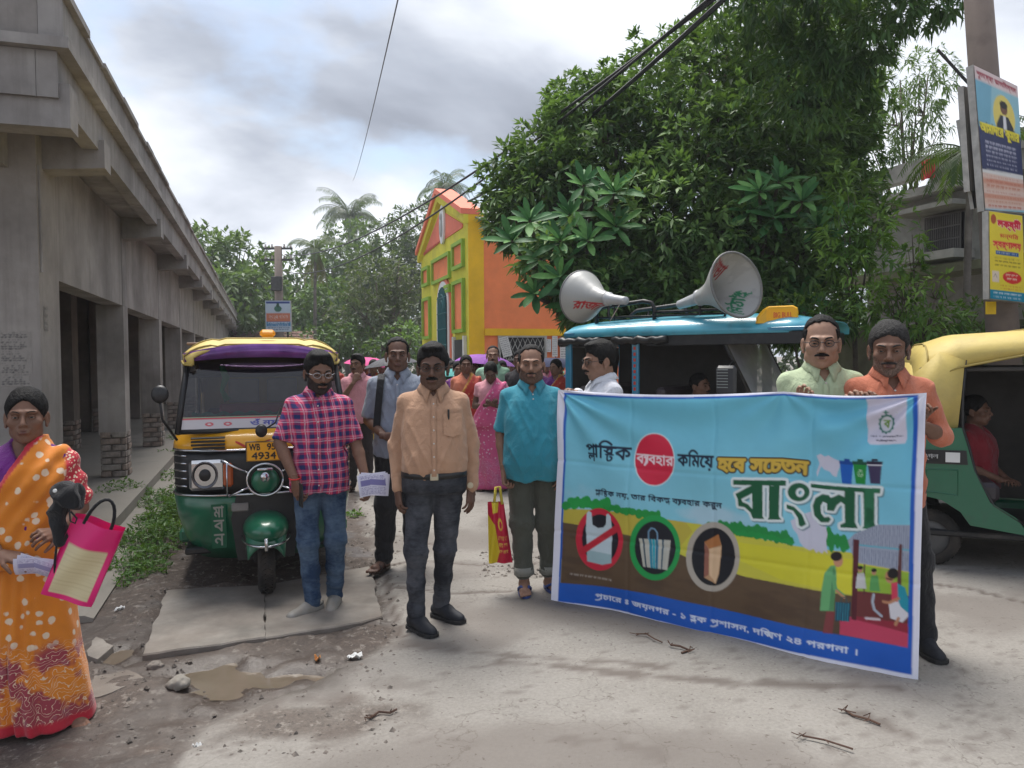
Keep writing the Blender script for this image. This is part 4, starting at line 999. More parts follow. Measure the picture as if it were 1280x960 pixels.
# frangipani: every leaf of the big rosettes is its own part
C, D, U = np.array([[0, 0, 0.]]), np.array([[0, -1.0, 0]]), np.array([[0, 0, 1.]])
LV = []; LF = []
nseg = 6
for i in range(nseg + 1):
    t_ = i / nseg; w_ = .5 * (sin(pi * min(1, t_ * .92 + .04)) ** .7) * (.55 + .6 * t_) * .30
    z = -.18 * t_ ** 2.2
    LV += [(-w_, t_, z + .12 * w_), (0, t_, z - .02), (w_, t_, z + .12 * w_)]
for i in range(nseg):
    b = i * 3; LF += [(b, b + 3, b + 4, b + 1), (b + 1, b + 4, b + 5, b + 2)]
M_FR = [mat('frangipani_leaf_' + n, tuple(q * 1.9 for q in c), .55, .18, 6, .1, 30, spec=.22) for n, c in (('deep', (.022, .075, .022)), ('mid', (.035, .105, .028)), ('light', (.075, .17, .045)))]
frl = []
for m in M_FR:
    o = mesh_obj('leaf', LV, LF, m, smooth=True); COL.objects.unlink(o); frl.append(o)
def frangipani(label, base, rosettes, y, seed, Lf=.40):
    r = random.Random(seed); base = Vector(base); base.y += 1.3; t = thing('frangipani_tree', label, 'tree', base); mb = MB(); fork = Vector((0, 0, 1.9))
    ce = sum((P(px, py, y) for px, py in rosettes), Vector()) / len(rosettes) - base
    for px, py in rosettes:
        dy = r.uniform(-.35, .35); c = P(px, py, y + dy) - base
        m1 = fork.lerp(c, .55) + Vector((r.uniform(-.1, .1), .45, .1)); ax = (c - m1).normalized() * .5 + Vector((r.uniform(-.25, .25), -.55 + r.uniform(-.2, .1), .55)); ax.normalize()
        mb.tube([fork, m1, c - ax * .12, c], [.05, .035, .022, .018], 6)
        q0 = ax.to_track_quat('Z', 'Y'); n = r.randint(13, 16)
        for k in range(n):
            az = k * 2.4 + r.uniform(-.2, .2); el = RAD(8 + 62 * k / n) + r.uniform(-.1, .1); s = Lf * r.uniform(.62, 1.05) * (1.0 if k < n * .7 else .75)
            M = q0.to_matrix().to_4x4() @ Matrix.Rotation(az, 4, 'Z') @ Matrix.Rotation(el, 4, 'X')
            M = Matrix.Translation(c - ax * .05 * (1 - k / n)) @ M @ Matrix.Diagonal((s, s, s, 1))
            o = bpy.data.objects.new('leaf', r.choices(frl, (4, 4, 2))[0].data); COL.objects.link(o); o.parent = t; o.matrix_local = M
    mb.tube([(0, 0, -.1), (.03, 0, .8), fork], [.09, .075, .06], 8); mb.make('trunk', M_BARK, t, True)
frangipani('frangipani with big glossy leaf rosettes left of the horn speakers', P(735, 640, 9.6) * 1.0 - Vector((0, 0, P(735, 640, 9.6).z)), [(662, 275), (690, 292), (712, 268), (742, 248), (768, 240), (735, 300), (770, 282), (676, 322), (700, 345), (668, 366), (716, 380), (752, 330), (700, 300), (640, 300), (730, 230)], 10.0, 4)
frangipani('frangipani with spiky leaf rosettes above the yellow roof lamp', P(1000, 640, 9.4) - Vector((0, 0, P(1000, 640, 9.4).z)), [(950, 238), (975, 225), (1003, 250), (1022, 282), (968, 270), (1035, 305), (1000, 372), (940, 262), (1045, 270)], 9.9, 8)

# ================================================================== house on the right
HN, HS = 11.0, on_n(1085, 300, 11.0)[0]
M_HOUSE = mat('grey_rendered_wall', (.40, .39, .365), .9, .22, 1.2, .35, 50, dirt=.75, dirt_col=(.075, .075, .06), dscale=.8)
M_MOSS = mat('mossy_wall', (.16, .16, .10), .95, .3, 2, .5, 30, dirt=.7, dirt_col=(.07, .10, .03), dscale=1.6)
hs = thing('grey_house', 'weathered grey two-storey house with barred window and roof parapet, partly hidden by shrubs', 'house', SF(HN, HS), SA)
def hb(): return SB(HN, HS)
sE = HS; sN = -6.0
zp1 = on_n(1215, 181, HN)[1]; zp0 = on_n(1215, 205, HN)[1]; zc = on_n(1180, 243, HN)[1]
hb().box(HN, HN + .3, sN, sE, 0, zc).make('wall', M_HOUSE, hs)
hb().box(HN - .35, HN + .28, sN, sE + .3, zc + .002, zc + .14).make('cornice', M_HOUSE, hs)
hb().box(HN + .28, HN + 8, sE - .3, sE, 0, zc).make('wall', M_HOUSE, hs)
hb().box(HN + .28, HN + 8, sN, sE, zc - .14, zc).make('roof_slab', M_HOUSE, hs)
hb().box(HN - .12, HN + .12, sN, sE + .1, zp0, zp1).make('parapet_rail', M_HOUSE, hs)
s = sE
k = 0
while s > sN:
    hb().box(HN - .08, HN + .08, s - .28, s, zc + .142, zp0 - .002).make('parapet_post', M_HOUSE, hs)
    if k % 2 or s < on_n(1140, 200, HN)[0]: hb().box(HN - .04, HN + .04, s - 1.5, s - .282, zc + .142, zp0 - .002).make('parapet_panel', M_HOUSE, hs)
    s -= 1.5; k += 1
ws0, wz1 = on_n(1206, 262, HN); ws1 = on_n(1162, 262, HN)[0]; wz0 = on_n(1190, 314, HN)[1]; wz1 = on_n(1190, 268, HN)[1]
wn_ = hb().box(HN - .02, HN - .003, ws0, ws1, wz0, wz1).make('window', C_DKG, hs)
m = hb()
for k in range(17): a = ws0 + (ws1 - ws0) * k / 16; m.tube([(HN - .09, a, wz0), (HN - .09, a, wz1)], .014, 5)
for q in range(4): z = wz0 + (wz1 - wz0) * q / 3; m.box(HN - .10, HN - .08, ws0, ws1, z - .012, z + .012)
m.make('window_bars', mat('rusty_bar', (.16, .15, .15), .7), wn_)
hb().box(HN - .6, HN - .003, ws0 - .3, ws1 + .3, wz1 + .05, wz1 + .13).make('window_shade', M_HOUSE, hs)
hb().box(HN - .45, HN - .003, ws0 - .2, ws1 + .3, wz0 - .16, wz0 - .02).make('window_ledge', M_HOUSE, hs)
za = on_n(1180, 332, HN)[1]
hb().box(HN - .8, HN - .004, sN, sE + .2, za - .22, za - .08).make('porch_slab', M_MOSS, hs)
# lower mossy boundary wall in front
ln = 8.6; s1_ = on_n(1010, 380, ln)[0]
mw = thing('mossy_wall', 'low moss-stained boundary wall behind the shrubs on the right', 'wall', SF(ln, 3), SA)
b = SB(ln, 3); b.box(ln, ln + .22, -8, s1_, 0, 1.9); b.make('wall_face', M_MOSS, mw)
b = SB(ln, 3); b.box(ln - .05, ln + .27, -8, s1_, 1.902, 1.98); b.make('coping', M_MOSS, mw)
# red cloth hanging on the parapet
a, b_ = on_n(1164, 205, HN - .16), on_n(1176, 222, HN - .16)
mb = MB(); q0, q1 = on_n(1160, 203, HN), on_n(1178, 222, HN)
rc = thing('red_cloth', 'small red cloth hung over the grey roof parapet', 'cloth', SF(HN - .16, (q0[0] + q1[0]) / 2, 0), SA)
mb.sheet(lambda u, v: (-.0 + .03 * sin(u * 9), (u - .5) * abs(q0[0] - q1[0]), q1[1] + (q0[1] - q1[1]) * v), 14, 4)
mb.make('cloth_panel', mat('red_cloth', (.55, .03, .05), .8), rc, True)

# ================================================================== poles, wires, signs
M_POLE = mat('concrete_pole', (.21, .165, .14), .9, .2, 3, .4, 40, dirt=.5, dirt_col=(.10, .08, .07)); M_IRON = mat('dark_iron', (.05, .05, .05), .6, .2, 10, .3, 60, metal=.4)
pt = P(1223, 0, 7.5); pb = P(1253, 405, 7.5); dr_ = (pt - pb); base = pb + dr_ * (pb.z / -dr_.z); topp = pt + dr_ * .35
po = thing('poster_pole', 'thick brown roadside pole leaning left, with poster boards tied to it', 'pole', base)
MB().tube([Vector((0, 0, -.1)), (topp - base) * .5, topp - base], [.155, .135, .115], 12).make('shaft', M_POLE, po, True)
mb = MB(); a = P(1172, 62, 7.5) - base; b = P(1214, 108, 7.5) - base; mb.tube([a, b], .014, 6); mb.make('stay_rod', M_IRON, po)
mb = MB(); c0 = P(1241, 381, 7.32) - base
mb.box(c0.x - .07, c0.x + .02, c0.y - .02, c0.y, c0.z - .09, c0.z + .03); mb.make('number_plate', mat('yellow_tag', srgb(230, 190, 20), .6), po)
M_PRINT = vcol_mat('printed_vinyl', .45, .0, spec=.4); M_FRAME = mat('board_frame', (.42, .40, .38), .7, .2, 8, .2, 40)
def board(label, TL, TR, BR, BL, y0, y1, cv, thick=.05, cat='poster', name='poster_board', nu=60, nv=90):
    c = [P(*TL, y0), P(*TR, y1), P(*BR, y1), P(*BL, y0)]; o0 = (c[0] + c[1] + c[2] + c[3]) / 4; base = Vector((o0.x, o0.y, min(c[2].z, c[3].z)))
    t = thing(name, label, cat, base)
    c = [q - base for q in c]; nrm = (c[1] - c[0]).cross(c[3] - c[0]).normalized()
    if nrm.y > 0: nrm = -nrm
    f = MB(); bk = [q - nrm * thick for q in c]; ex = [(q - sum(c, Vector()) / 4) * 1.015 + sum(c, Vector()) / 4 - nrm * .004 for q in c]; ex2 = [q - nrm * thick for q in ex]
    f.add([*ex, *ex2], [(0, 1, 2, 3), (7, 6, 5, 4), (0, 4, 5, 1), (1, 5, 6, 2), (2, 6, 7, 3), (3, 7, 4, 0)]); f.make('frame', M_FRAME, t)
    us, vs = np.meshgrid(np.linspace(0, 1, nu + 1), np.linspace(0, 1, nv + 1), indexing='ij'); cc = [np.array(q) for q in c]
    V = ((cc[0] * (1 - us[..., None]) + cc[1] * us[..., None]) * (1 - vs[..., None]) + (cc[3] * (1 - us[..., None]) + cc[2] * us[..., None]) * vs[..., None])
    V = V + np.array(nrm) * (.003 + .006 * fbm(us * 3, vs * 4, 1.0, 2)[..., None]); ii = np.arange((nu + 1) * (nv + 1)).reshape(nu + 1, nv + 1)
    F = np.stack([ii[:-1, :-1], ii[1:, :-1], ii[1:, 1:], ii[:-1, 1:]], -1).reshape(-1, 4)
    mesh_obj('printed_sheet', V.reshape(-1, 3), F, M_PRINT, t, True, cols=cv.sample(us, vs).reshape(-1, 3)); return t
cv = Canvas(240, 560, srgb(150, 200, 215))
cv.poly([(0, 0), (240, 0), (240, 50), (0, 50)], srgb(225, 205, 205)); put_text(cv, 'শুভেচ্ছা অভিনন্দন', 10, 10, 220, 34, srgb(160, 40, 60), 1)
cv.ellipse(150, 160, 62, 88, srgb(235, 215, 110)); cv.poly([(0, 50), (90, 50), (60, 250), (0, 250)], srgb(120, 180, 205))
cv.ellipse(150, 128, 20, 26, srgb(120, 80, 60)); cv.ellipse(150, 112, 22, 16, srgb(30, 25, 25)); cv.poly([(128, 158), (172, 158), (200, 200), (204, 250), (100, 250), (104, 200)], srgb(40, 45, 60)); cv.poly([(143, 158), (158, 158), (162, 250), (140, 250)], srgb(230, 230, 235))
cv.poly([(0, 235), (240, 225), (240, 395), (0, 400)], srgb(52, 60, 100)); put_text(cv, 'আমাদের কুমার', 8, 215, 224, 50, srgb(240, 225, 60), 2, (3, srgb(30, 30, 60)))
for k in range(6): scribble(cv, 30, 285 + k * 18, 180, 9, srgb(215, 215, 235), 50 + k)
cv.poly([(0, 400), (240, 395), (240, 430), (0, 430)], srgb(225, 225, 225)); 
for k in range(7): cv.poly([(0, 415 + k * 20), (240, 412 + k * 20), (240, 432 + k * 20), (0, 435 + k * 20)], [srgb(225, 200, 190), srgb(215, 160, 140), srgb(222, 190, 175)][k % 3]); scribble(cv, 20, 420 + k * 20, 200, 9, srgb(195, 110, 90), 90 + k)
board('tall faded poster with a suited man, tied high on the leaning pole', (1217, 82), (1271, 108), (1281, 266), (1231, 262), 7.15, 7.35, cv.down(2), .07)
cv = Canvas(200, 480, srgb(235, 215, 70))
cv.ellipse(24, 40, 16, 26, srgb(180, 90, 60)); put_text(cv, 'লক্ষ্মী', 48, 30, 140, 62, srgb(215, 30, 60), 3, (2, srgb(245, 225, 225)))
put_text(cv, 'মন্দির', 60, 110, 110, 34, srgb(215, 60, 60), 1); put_text(cv, 'স্বর্ণালয়', 20, 158, 165, 46, srgb(225, 40, 60), 2, (2, srgb(240, 220, 120)))
cv.poly([(35, 210), (170, 210), (170, 232), (35, 232)], srgb(20, 90, 160)); scribble(cv, 42, 215, 120, 11, srgb(240, 240, 240), 7)
for k in range(3): scribble(cv, 30, 246 + k * 20, 150, 10, srgb(130, 110, 40), 17 + k)
cv.ellipse(128, 352, 55, 34, srgb(220, 50, 50)); scribble(cv, 92, 335, 70, 12, srgb(245, 220, 200), 33); scribble(cv, 98, 355, 60, 12, srgb(245, 220, 200), 34)
cv.poly([(12, 325), (52, 325), (52, 385), (12, 385)], srgb(230, 215, 200)); cv.line([(20, 360), (30, 340), (40, 362)], 2, srgb(90, 70, 60))
for k in range(2): scribble(cv, 60, 396 + k * 16, 120, 9, srgb(200, 60, 50), 27 + k)
cv.poly([(0, 430), (200, 430), (200, 480), (0, 480)], srgb(25, 140, 175)); scribble(cv, 20, 440, 160, 12, srgb(230, 240, 245), 61); scribble(cv, 20, 460, 160, 10, srgb(230, 240, 245), 62)
board('yellow poster with red lettering and blue foot strip below the tall poster', (1236, 264), (1277, 270), (1281, 378), (1237, 373), 7.1, 7.25, cv.down(2), .06)
cv = Canvas(20, 20, (.35, .33, .31))
board('edge-on board strapped to the left side of the leaning pole', (1205, 108), (1216, 112), (1226, 236), (1213, 238), 7.25, 7.5, cv, .05, 'board', 'strapped_board', 4, 4)
board('narrow board wedged beside the tall poster', (1200, 150), (1206, 148), (1222, 258), (1218, 260), 7.35, 7.5, cv, .03, 'board', 'strapped_board', 4, 4)

cv = Canvas(165, 195, srgb(205, 222, 235))
cv.poly([(4, 4), (161, 4), (161, 16), (4, 16)], srgb(60, 80, 150)); cv.ellipse(82, 50, 24, 20, srgb(80, 130, 110)); cv.ellipse(82, 28, 10, 14, srgb(60, 100, 80))
cv.poly([(4, 78), (161, 78), (161, 130), (4, 130)], srgb(222, 140, 110)); put_text(cv, 'স্বচ্ছ ভারত', 20, 84, 125, 38, srgb(235, 215, 205), 0)
cv.poly([(4, 130), (161, 130), (161, 160), (4, 160)], srgb(90, 150, 195)); scribble(cv, 14, 136, 140, 9, srgb(235, 240, 245), 1); scribble(cv, 14, 149, 140, 7, srgb(235, 240, 245), 2)
for k in range(2): scribble(cv, 14, 166 + k * 13, 140, 7, srgb(90, 120, 160), 5 + k)
sg = board('small white blue and orange notice board on posts beyond the left auto rickshaw', (331.5, 376), (363, 376), (364.5, 414.5), (332.5, 415), 20, 20, cv, .05, 'sign', 'notice_board', 50, 50)
mb = MB(); zz = sg.location.z
for x in (-.22, .22): mb.box(x - .02, x + .02, .06, .09, -zz, .7)
mb.make('posts', M_IRON, sg)
# distant electric pole
b0 = P(350, 446, 38); b0.z = 0; hp = P(350, 308, 38).z
ep = thing('electric_pole', 'grey concrete electric pole with cross-arms behind the small notice board', 'pole', b0)
MB().tube([(0, 0, -.1), (0, 0, hp)], [.24, .19], 8).make('shaft', M_POLE, ep, True)
mb = MB()
for z in (hp - .15, hp - .7): mb.box(-.7, .7, -.05, .05, z, z + .09)
mb.make('cross_arm', M_IRON, ep)
mb = MB()
for z in (hp - .06, hp - .61):
    for x in (-.62, -.3, .3, .62): mb.lathe([(.05, 0), (.07, .05), (.03, .1), (.05, .16)], (x, 0, z), n=8, caps=True)
mb.make('insulators', mat('insulator', (.4, .36, .32), .3), ep)
m_ = MB().bbox(-.25, .25, -.45, -.2, hp - 2.2, hp - 1.5, .03); m_.make('meter_box', M_IRON, ep)
M_WIRE = mat('cable', (.02, .02, .022), .6, 0, 1, 0)
def wire(label, A, B, sag, r, n=30, grp=None, extra=None):
    A = Vector(A); B = Vector(B)
    mb = MB(); pts = [A.lerp(B, k / n) - A + Vector((0, 0, -sag * 4 * (k / n) * (1 - k / n))) for k in range(n + 1)]
    mb.tube(pts, r, 5); o = mb.make('overhead_cable', M_WIRE); o.location = A; tag(o, label, 'cable', grp); return o
wire('single thin cable running steeply up to the top of the view', P(441, 226, 70), P(500, -12, 12), 0.4, .012)
A = P(356, 318, 38); A2 = P(354, 339, 38)
wire('upper cable from the far electric pole, sagging over the street', A, P(1010, -90, 7), .9, .022)
wire('lower cable from the far electric pole, sagging past the yellow gable', A2, P(985, -85, 7.2), 1.1, .02)
wire('thicker twisted cable crossing in front of the mango tree', P(585, 252, 21), P(990, -80, 6.8), .25, .03)
# ================================================================== people
def skin_mat(name, c, rough=.5):
    t = NT(name); t.base(t.ramp(t.noise(22, 4, .6), [(.3, tuple(q * .82 for q in c)), (.7, tuple(q * 1.1 for q in c))])); t.p.inputs['Roughness'].default_value = .58; t.p.inputs['Specular IOR Level'].default_value = .35
    t.p.inputs['Subsurface Weight'].default_value = .06; t.p.inputs['Subsurface Radius'].default_value = (.6, .25, .12); t.p.inputs['Subsurface Scale'].default_value = .01
    t.bump(t.noise(260, 3, .6), .12, .002); return t.m
SKIN = {'dark': skin_mat('skin_dark', (.19, .10, .066)), 'mid': skin_mat('skin_brown', (.26, .145, .098)), 'light': skin_mat('skin_light_brown', (.33, .195, .135)), 'deep': skin_mat('skin_deep', (.135, .072, .05))}
M_HAIR = mat('black_hair', (.007, .006, .006), .62, .3, 40, 1.0, 160, bdist=.01, stretch=(1, 1, .3), spec=.22); M_HAIRG = mat('greying_hair', (.038, .036, .035), .65, .6, 90, 1.0, 160, bdist=.01, spec=.2)
M_EYEW = mat('eye_white', (.30, .25, .22), .25, .03, 2, 0); M_IRIS = mat('eye_dark', (.008, .006, .005), .12, 0, 1, 0)
M_LIP = mat('lips', (.13, .050, .042), .45, .1, 30, .1, 80); M_GLASS_F = mat('spectacle_frame', (.012, .012, .014), .3, 0, 1, 0); M_METALF = mat('pale_spectacle_frame', (.45, .46, .48), .25, 0, 1, 0, metal=.8)
M_NAIL = mat('nails', (.30, .19, .15), .35, .05, 4, 0); M_STUB = mat('stubble', (.125, .070, .050), .8, .35, 160, .4, 200); M_BEARD = mat('trimmed_beard', (.026, .017, .014), .8, .3, 140, .5, 200); M_STUBG = mat('grey_stubble', (.17, .115, .09), .8, .5, 140, .4, 200)
M_BTN = mat('button', (.6, .55, .5), .4, 0, 1, 0); M_LEATHER = mat('black_leather', (.014, .013, .013), .38, .2, 12, .3, 80); M_BUCK = mat('buckle', (.5, .45, .35), .3, 0, 1, 0, metal=.9)
M_STRAPG = mat('grey_strap', (.05, .048, .045), .6); M_SOLE = mat('dark_sole', (.02, .02, .02), .8, .1, 20, .3, 60); M_SOLEW = mat('pale_sole', (.42, .40, .37), .7, .1, 20, .2, 60)
def cloth(name, c, rough=.85, var=.12, bump=.55, bscale=11, weave=True, fine=.15, spec=.25, dist=.03):
    t = NT(name); base = t.ramp(t.noise(5, 4, .6), [(.3, tuple(q * (1 - var) for q in c)), (.7, tuple(min(1, q * (1 + var)) for q in c))]); t.base(base)
    t.p.inputs['Roughness'].default_value = rough; t.p.inputs['Specular IOR Level'].default_value = spec; t.p.inputs['Sheen Weight'].default_value = .15
    h = t.math('ADD', t.noise(bscale, 4, .55, dist=1.2, stretch=(1.4, 1.4, .8)), t.math('MULTIPLY', t.noise(300, 2, .5), fine)); t.bump(h, bump, dist); return t.m
def vnormals(V, F):
    a = V[F[:, 1]] - V[F[:, 0]]; b = V[F[:, 2]] - V[F[:, 0]]; n = np.cross(a, b); N_ = np.zeros_like(V)
    for k in range(F.shape[1]): np.add.at(N_, F[:, k], n)
    return N_ / (np.linalg.norm(N_, axis=1, keepdims=True) + 1e-9)
def ridge(x, y, z): n = vnoise(x, y, z); return 1 - np.abs(2 * n - 1)
def v3(*a): return np.array(a, float)
def unit(a): a = np.array(a, float); return a / (np.linalg.norm(a) + 1e-9)
def front_y(V, x, z, e=.014, back=False):
    m = (np.abs(V[:, 0] - x) < e) & (np.abs(V[:, 2] - z) < e)
    if not m.any(): return None
    return V[m, 1].max() if back else V[m, 1].min()

def head_mesh(h, fem=False, jaw=1.0, nose=1.0, neck=.058, ear=True, cheeks=1.0):
    s = SDF((-.11, -.15, -.22), (.11, .13, .15), h)
    s.ell((0, .018, .036), (.075, .093, .084)); s.ell((0, -.022, -.030), (.060 * cheeks, .068, .086), k=.03)
    s.ell((0, -.034, -.078), (.043 * jaw, .044, .040), k=.025); s.ell((0, -.066, -.100), (.019 * jaw, .014, .014), k=.02)
    for q in (-1, 1):
        s.ell((q * .043 * cheeks, -.058, -.024), (.022, .020, .019), k=.02); s.ell((q * .052 * jaw, -.005, -.070), (.014, .022, .022), k=.025)
        s.cone((q * .012, -.088, .022), (q * .046, -.074, .022), .0105, .008, k=.014)
    for q in (-1, 1): s.ell((q * .031, -.096, .001), (.019, .014, .0115), k=.012, op='s')
    s.cone((0, -.087, .014), (0, -.110, -.026), .0065, .0105 * nose, k=.010); s.ell((0, -.111, -.031), (.0115 * nose, .011, .0095), k=.006)
    for q in (-1, 1): s.ell((q * .0125 * nose, -.099, -.035), (.0085, .010, .0075), k=.005)
    for q in (-1, 1): s.ell((q * .006, -.105, -.041), (.0030, .005, .003), k=.002, op='s')
    s.ell((0, -.088, -.060), (.026, .014, .020), k=.014)
    s.cone((-.021, -.090, -.057), (.021, -.090, -.057), .0042, .0042, k=.006); s.cone((-.016, -.094, -.0655), (.016, -.094, -.0655), .0058, .0058, k=.006)
    s.cone((-.023, -.1, -.0612), (.023, -.1, -.0612), .0022, .0022, k=.003, op='s')
    s.ell((0, -.095, -.082), (.02, .006, .006), k=.008, op='s')
    if ear:
        for q in (-1, 1):
            R = np.array(Matrix.Rotation(q * -.35, 3, 'Z')); s.ell((q * .080, .012, -.012), (.0075, .021, .032), k=.006, R=R); s.ell((q * .088, .008, -.010), (.006, .010, .018), k=.004, op='s', R=R); s.ell((q * .078, .002, -.042), (.007, .009, .010), k=.006)
    s.cone((0, .022, -.05), (0, .038, -.21), neck * .98, neck * 1.06, k=.022)
    if not fem: s.ell((0, -.022, -.150), (.010, .012, .016), k=.015)
    for q in (-1, 1): s.cone((q * .045, .03, -.09), (q * .012, -.022, -.205), .012, .010, k=.02)
    V, F = s.mesh(); V[:, 2] += h * .0; return V, F
_hc = {}
def get_head(key, **kw):
    k = (key, tuple(sorted(kw.items())))
    if k not in _hc: _hc[k] = head_mesh(**kw)
    V, F = _hc[k]; return V.copy(), F
def hair_mesh(style, h, seed=0):
    s = SDF((-.13, -.14, -.2 if style in ('long', 'bun', 'veil') else -.14), (.13, .2, .17), h)
    if style in ('short', 'thick', 'receding', 'sides'):
        g = {'short': .010, 'thick': .0125, 'receding': .007, 'sides': .006}[style]
        s.ell((0, .020, .036), (.075 + g * .8, .092 + g, .084 + g * 1.25))
        if style == 'thick': s.ell((0, -.042, .104), (.054, .038, .020), k=.02)
        fr = {'short': (-.079, .078), 'thick': (-.084, .074), 'receding': (-.050, .10), 'sides': (-.030, .108)}[style]
        n0 = unit((0, .70, .71)) if style in ('short', 'thick') else unit((0, .80, .60))
        def f(X, Y, Z):
            wob = .004 * np.sin(X * 210 + seed) + .003 * np.sin(X * 90 + Z * 130)
            d = -(n0[1] * (Y - fr[0] - wob) + n0[2] * (Z - fr[1] - np.abs(X) * (.12 if style != 'receding' else -.25) * -1 * .5))
            # sideburns and nape
            side = np.maximum(np.abs(Y + .022) - .012, np.maximum(-.028 - Z, Z - .06)); side = np.maximum(side, .055 - np.abs(X))
            return np.minimum(d, side)
        s.cut(f)
        if style == 'sides': s.cut(lambda X, Y, Z: (Z - .085) - .35 * (Y + .0) + .0 * X)
        s.cut(lambda X, Y, Z: -.072 - Z + 0 * X + 0 * Y)
    else:
        g = .010; s.ell((0, .022, .038), (.078 + g * .5, .094 + g, .086 + g))
        n0 = unit((0, .78, .62)); s.cut(lambda X, Y, Z: -(n0[1] * (Y + .070) + n0[2] * (Z - .080 + np.abs(X) * .55)))
        s.cone((0, -.10, .14), (0, .03, .150), .003, .003, k=.006, op='s')
        if style == 'bun': s.ell((0, .125, -.012), (.046, .038, .044), k=.02)
        if style == 'long': s.cone((0, .09, .0), (0, .11, -.19), .07, .055, k=.03)
    V, F = s.mesh(); n = vnormals(V, F)
    w = ridge(V[:, 0] * 55 + seed, V[:, 1] * 30, V[:, 2] * 14) * .005 - .003; return V + n * w[:, None], F
def tube_np(pts, r, n=6, flat=1): m = MB().tube(pts, r, n, True, flat); return m

def torso_profile(w=1.0, belly=0.0, fem=False, thin=0.0):
    zs = [.76, .84, .90, .98, 1.06, 1.15, 1.25, 1.33, 1.385, 1.425, 1.455, 1.49]
    if not fem:
        a = [.158, .166, .168, .158, .154, .160, .172, .170, .134, .088, .064, .058]; b = [.100, .108, .112, .108, .106, .108, .112, .106, .090, .070, .060, .056]
    else:
        a = [.178, .182, .178, .158, .140, .138, .150, .150, .118, .074, .054, .048]; b = [.118, .124, .122, .110, .102, .104, .122, .112, .092, .070, .056, .050]
    bel = [.3, .55, .8, 1.0, 1.0, .8, .4, .15, 0, 0, 0, 0]
    cy = [.010, .008, .004, .0, -.002, -.002, 0, .004, .012, .020, .026, .030]
    a = [q * w * (1 - thin * .10) + belly * .25 * t_ for q, t_ in zip(a, bel)]; b = [q * (1 - thin * .12) * (.5 + .5 * w) + belly * .5 * t_ for q, t_ in zip(b, bel)]; cy = [q - belly * .42 * t_ for q, t_ in zip(cy, bel)]
    return zs, a, b, cy
def hand_parts(Wr, f, pn, curl=.35, thumb_side=1, h=.0032, k=1.0, spread=.10, grip=None, curls=None):
    f = unit(f); pn = unit(np.array(pn) - f * np.dot(pn, f)); u = np.cross(f, pn) * thumb_side
    lo = Wr - .17; hi = Wr + .17; c = Wr + f * .085; s = SDF(c - .135, c + .135, h); P0 = Wr
    kn = []
    for i, off in enumerate((.030, .010, -.011, -.031)):
        e = P0 + f * (.088 - abs(i - 1.2) * .006) * k + u * off * k + pn * (-.003 if i in (1, 2) else .002); kn.append(e)
        s.cone(P0 + u * off * .55 + f * .004, e, .0145 * k, .0115 * k, k=.010)
    s.ell(P0 + f * .03 + u * .018 + pn * .010, (.017, .017, .017), k=.012)
    for i, L_ in enumerate((.072, .080, .074, .058)):
        cr = (curls[i] if curls else curl * (1 + .12 * i)); p = kn[i]; ang = cr * .8; sp = (1.5 - i) * spread; r0 = (.0088, .0092, .0088, .0078)[i] * k
        for j, q in enumerate((.46, .31, .23)):
            d = unit(f * cos(ang) + pn * sin(ang) + u * sp * (cos(ang))); e = p + d * L_ * q * k * 1.02; s.cone(p, e, r0 * (1 - .07 * j), r0 * (.93 - .07 * j), k=.0028); p = e; ang += cr
    p = P0 + f * .020 + u * .022; d = unit(f * .62 + u * .70 + pn * .25)
    e = p + d * .042 * k; s.cone(p, e, .0135 * k, .0108 * k, k=.008); d2 = unit(f * .85 + u * .30 + pn * (.35 + .3 * curl)); e2 = e + d2 * .030 * k; s.cone(e, e2, .0102 * k, .009 * k, k=.003); s.cone(e2, e2 + unit(d2 + pn * .2) * .022 * k, .009 * k, .0072 * k, k=.002)
    s.cone(P0 - f * .05, P0 + f * .012, .0255 * k, .0235 * k, k=.012, fl=(pn, 1.28))
    return s.mesh()

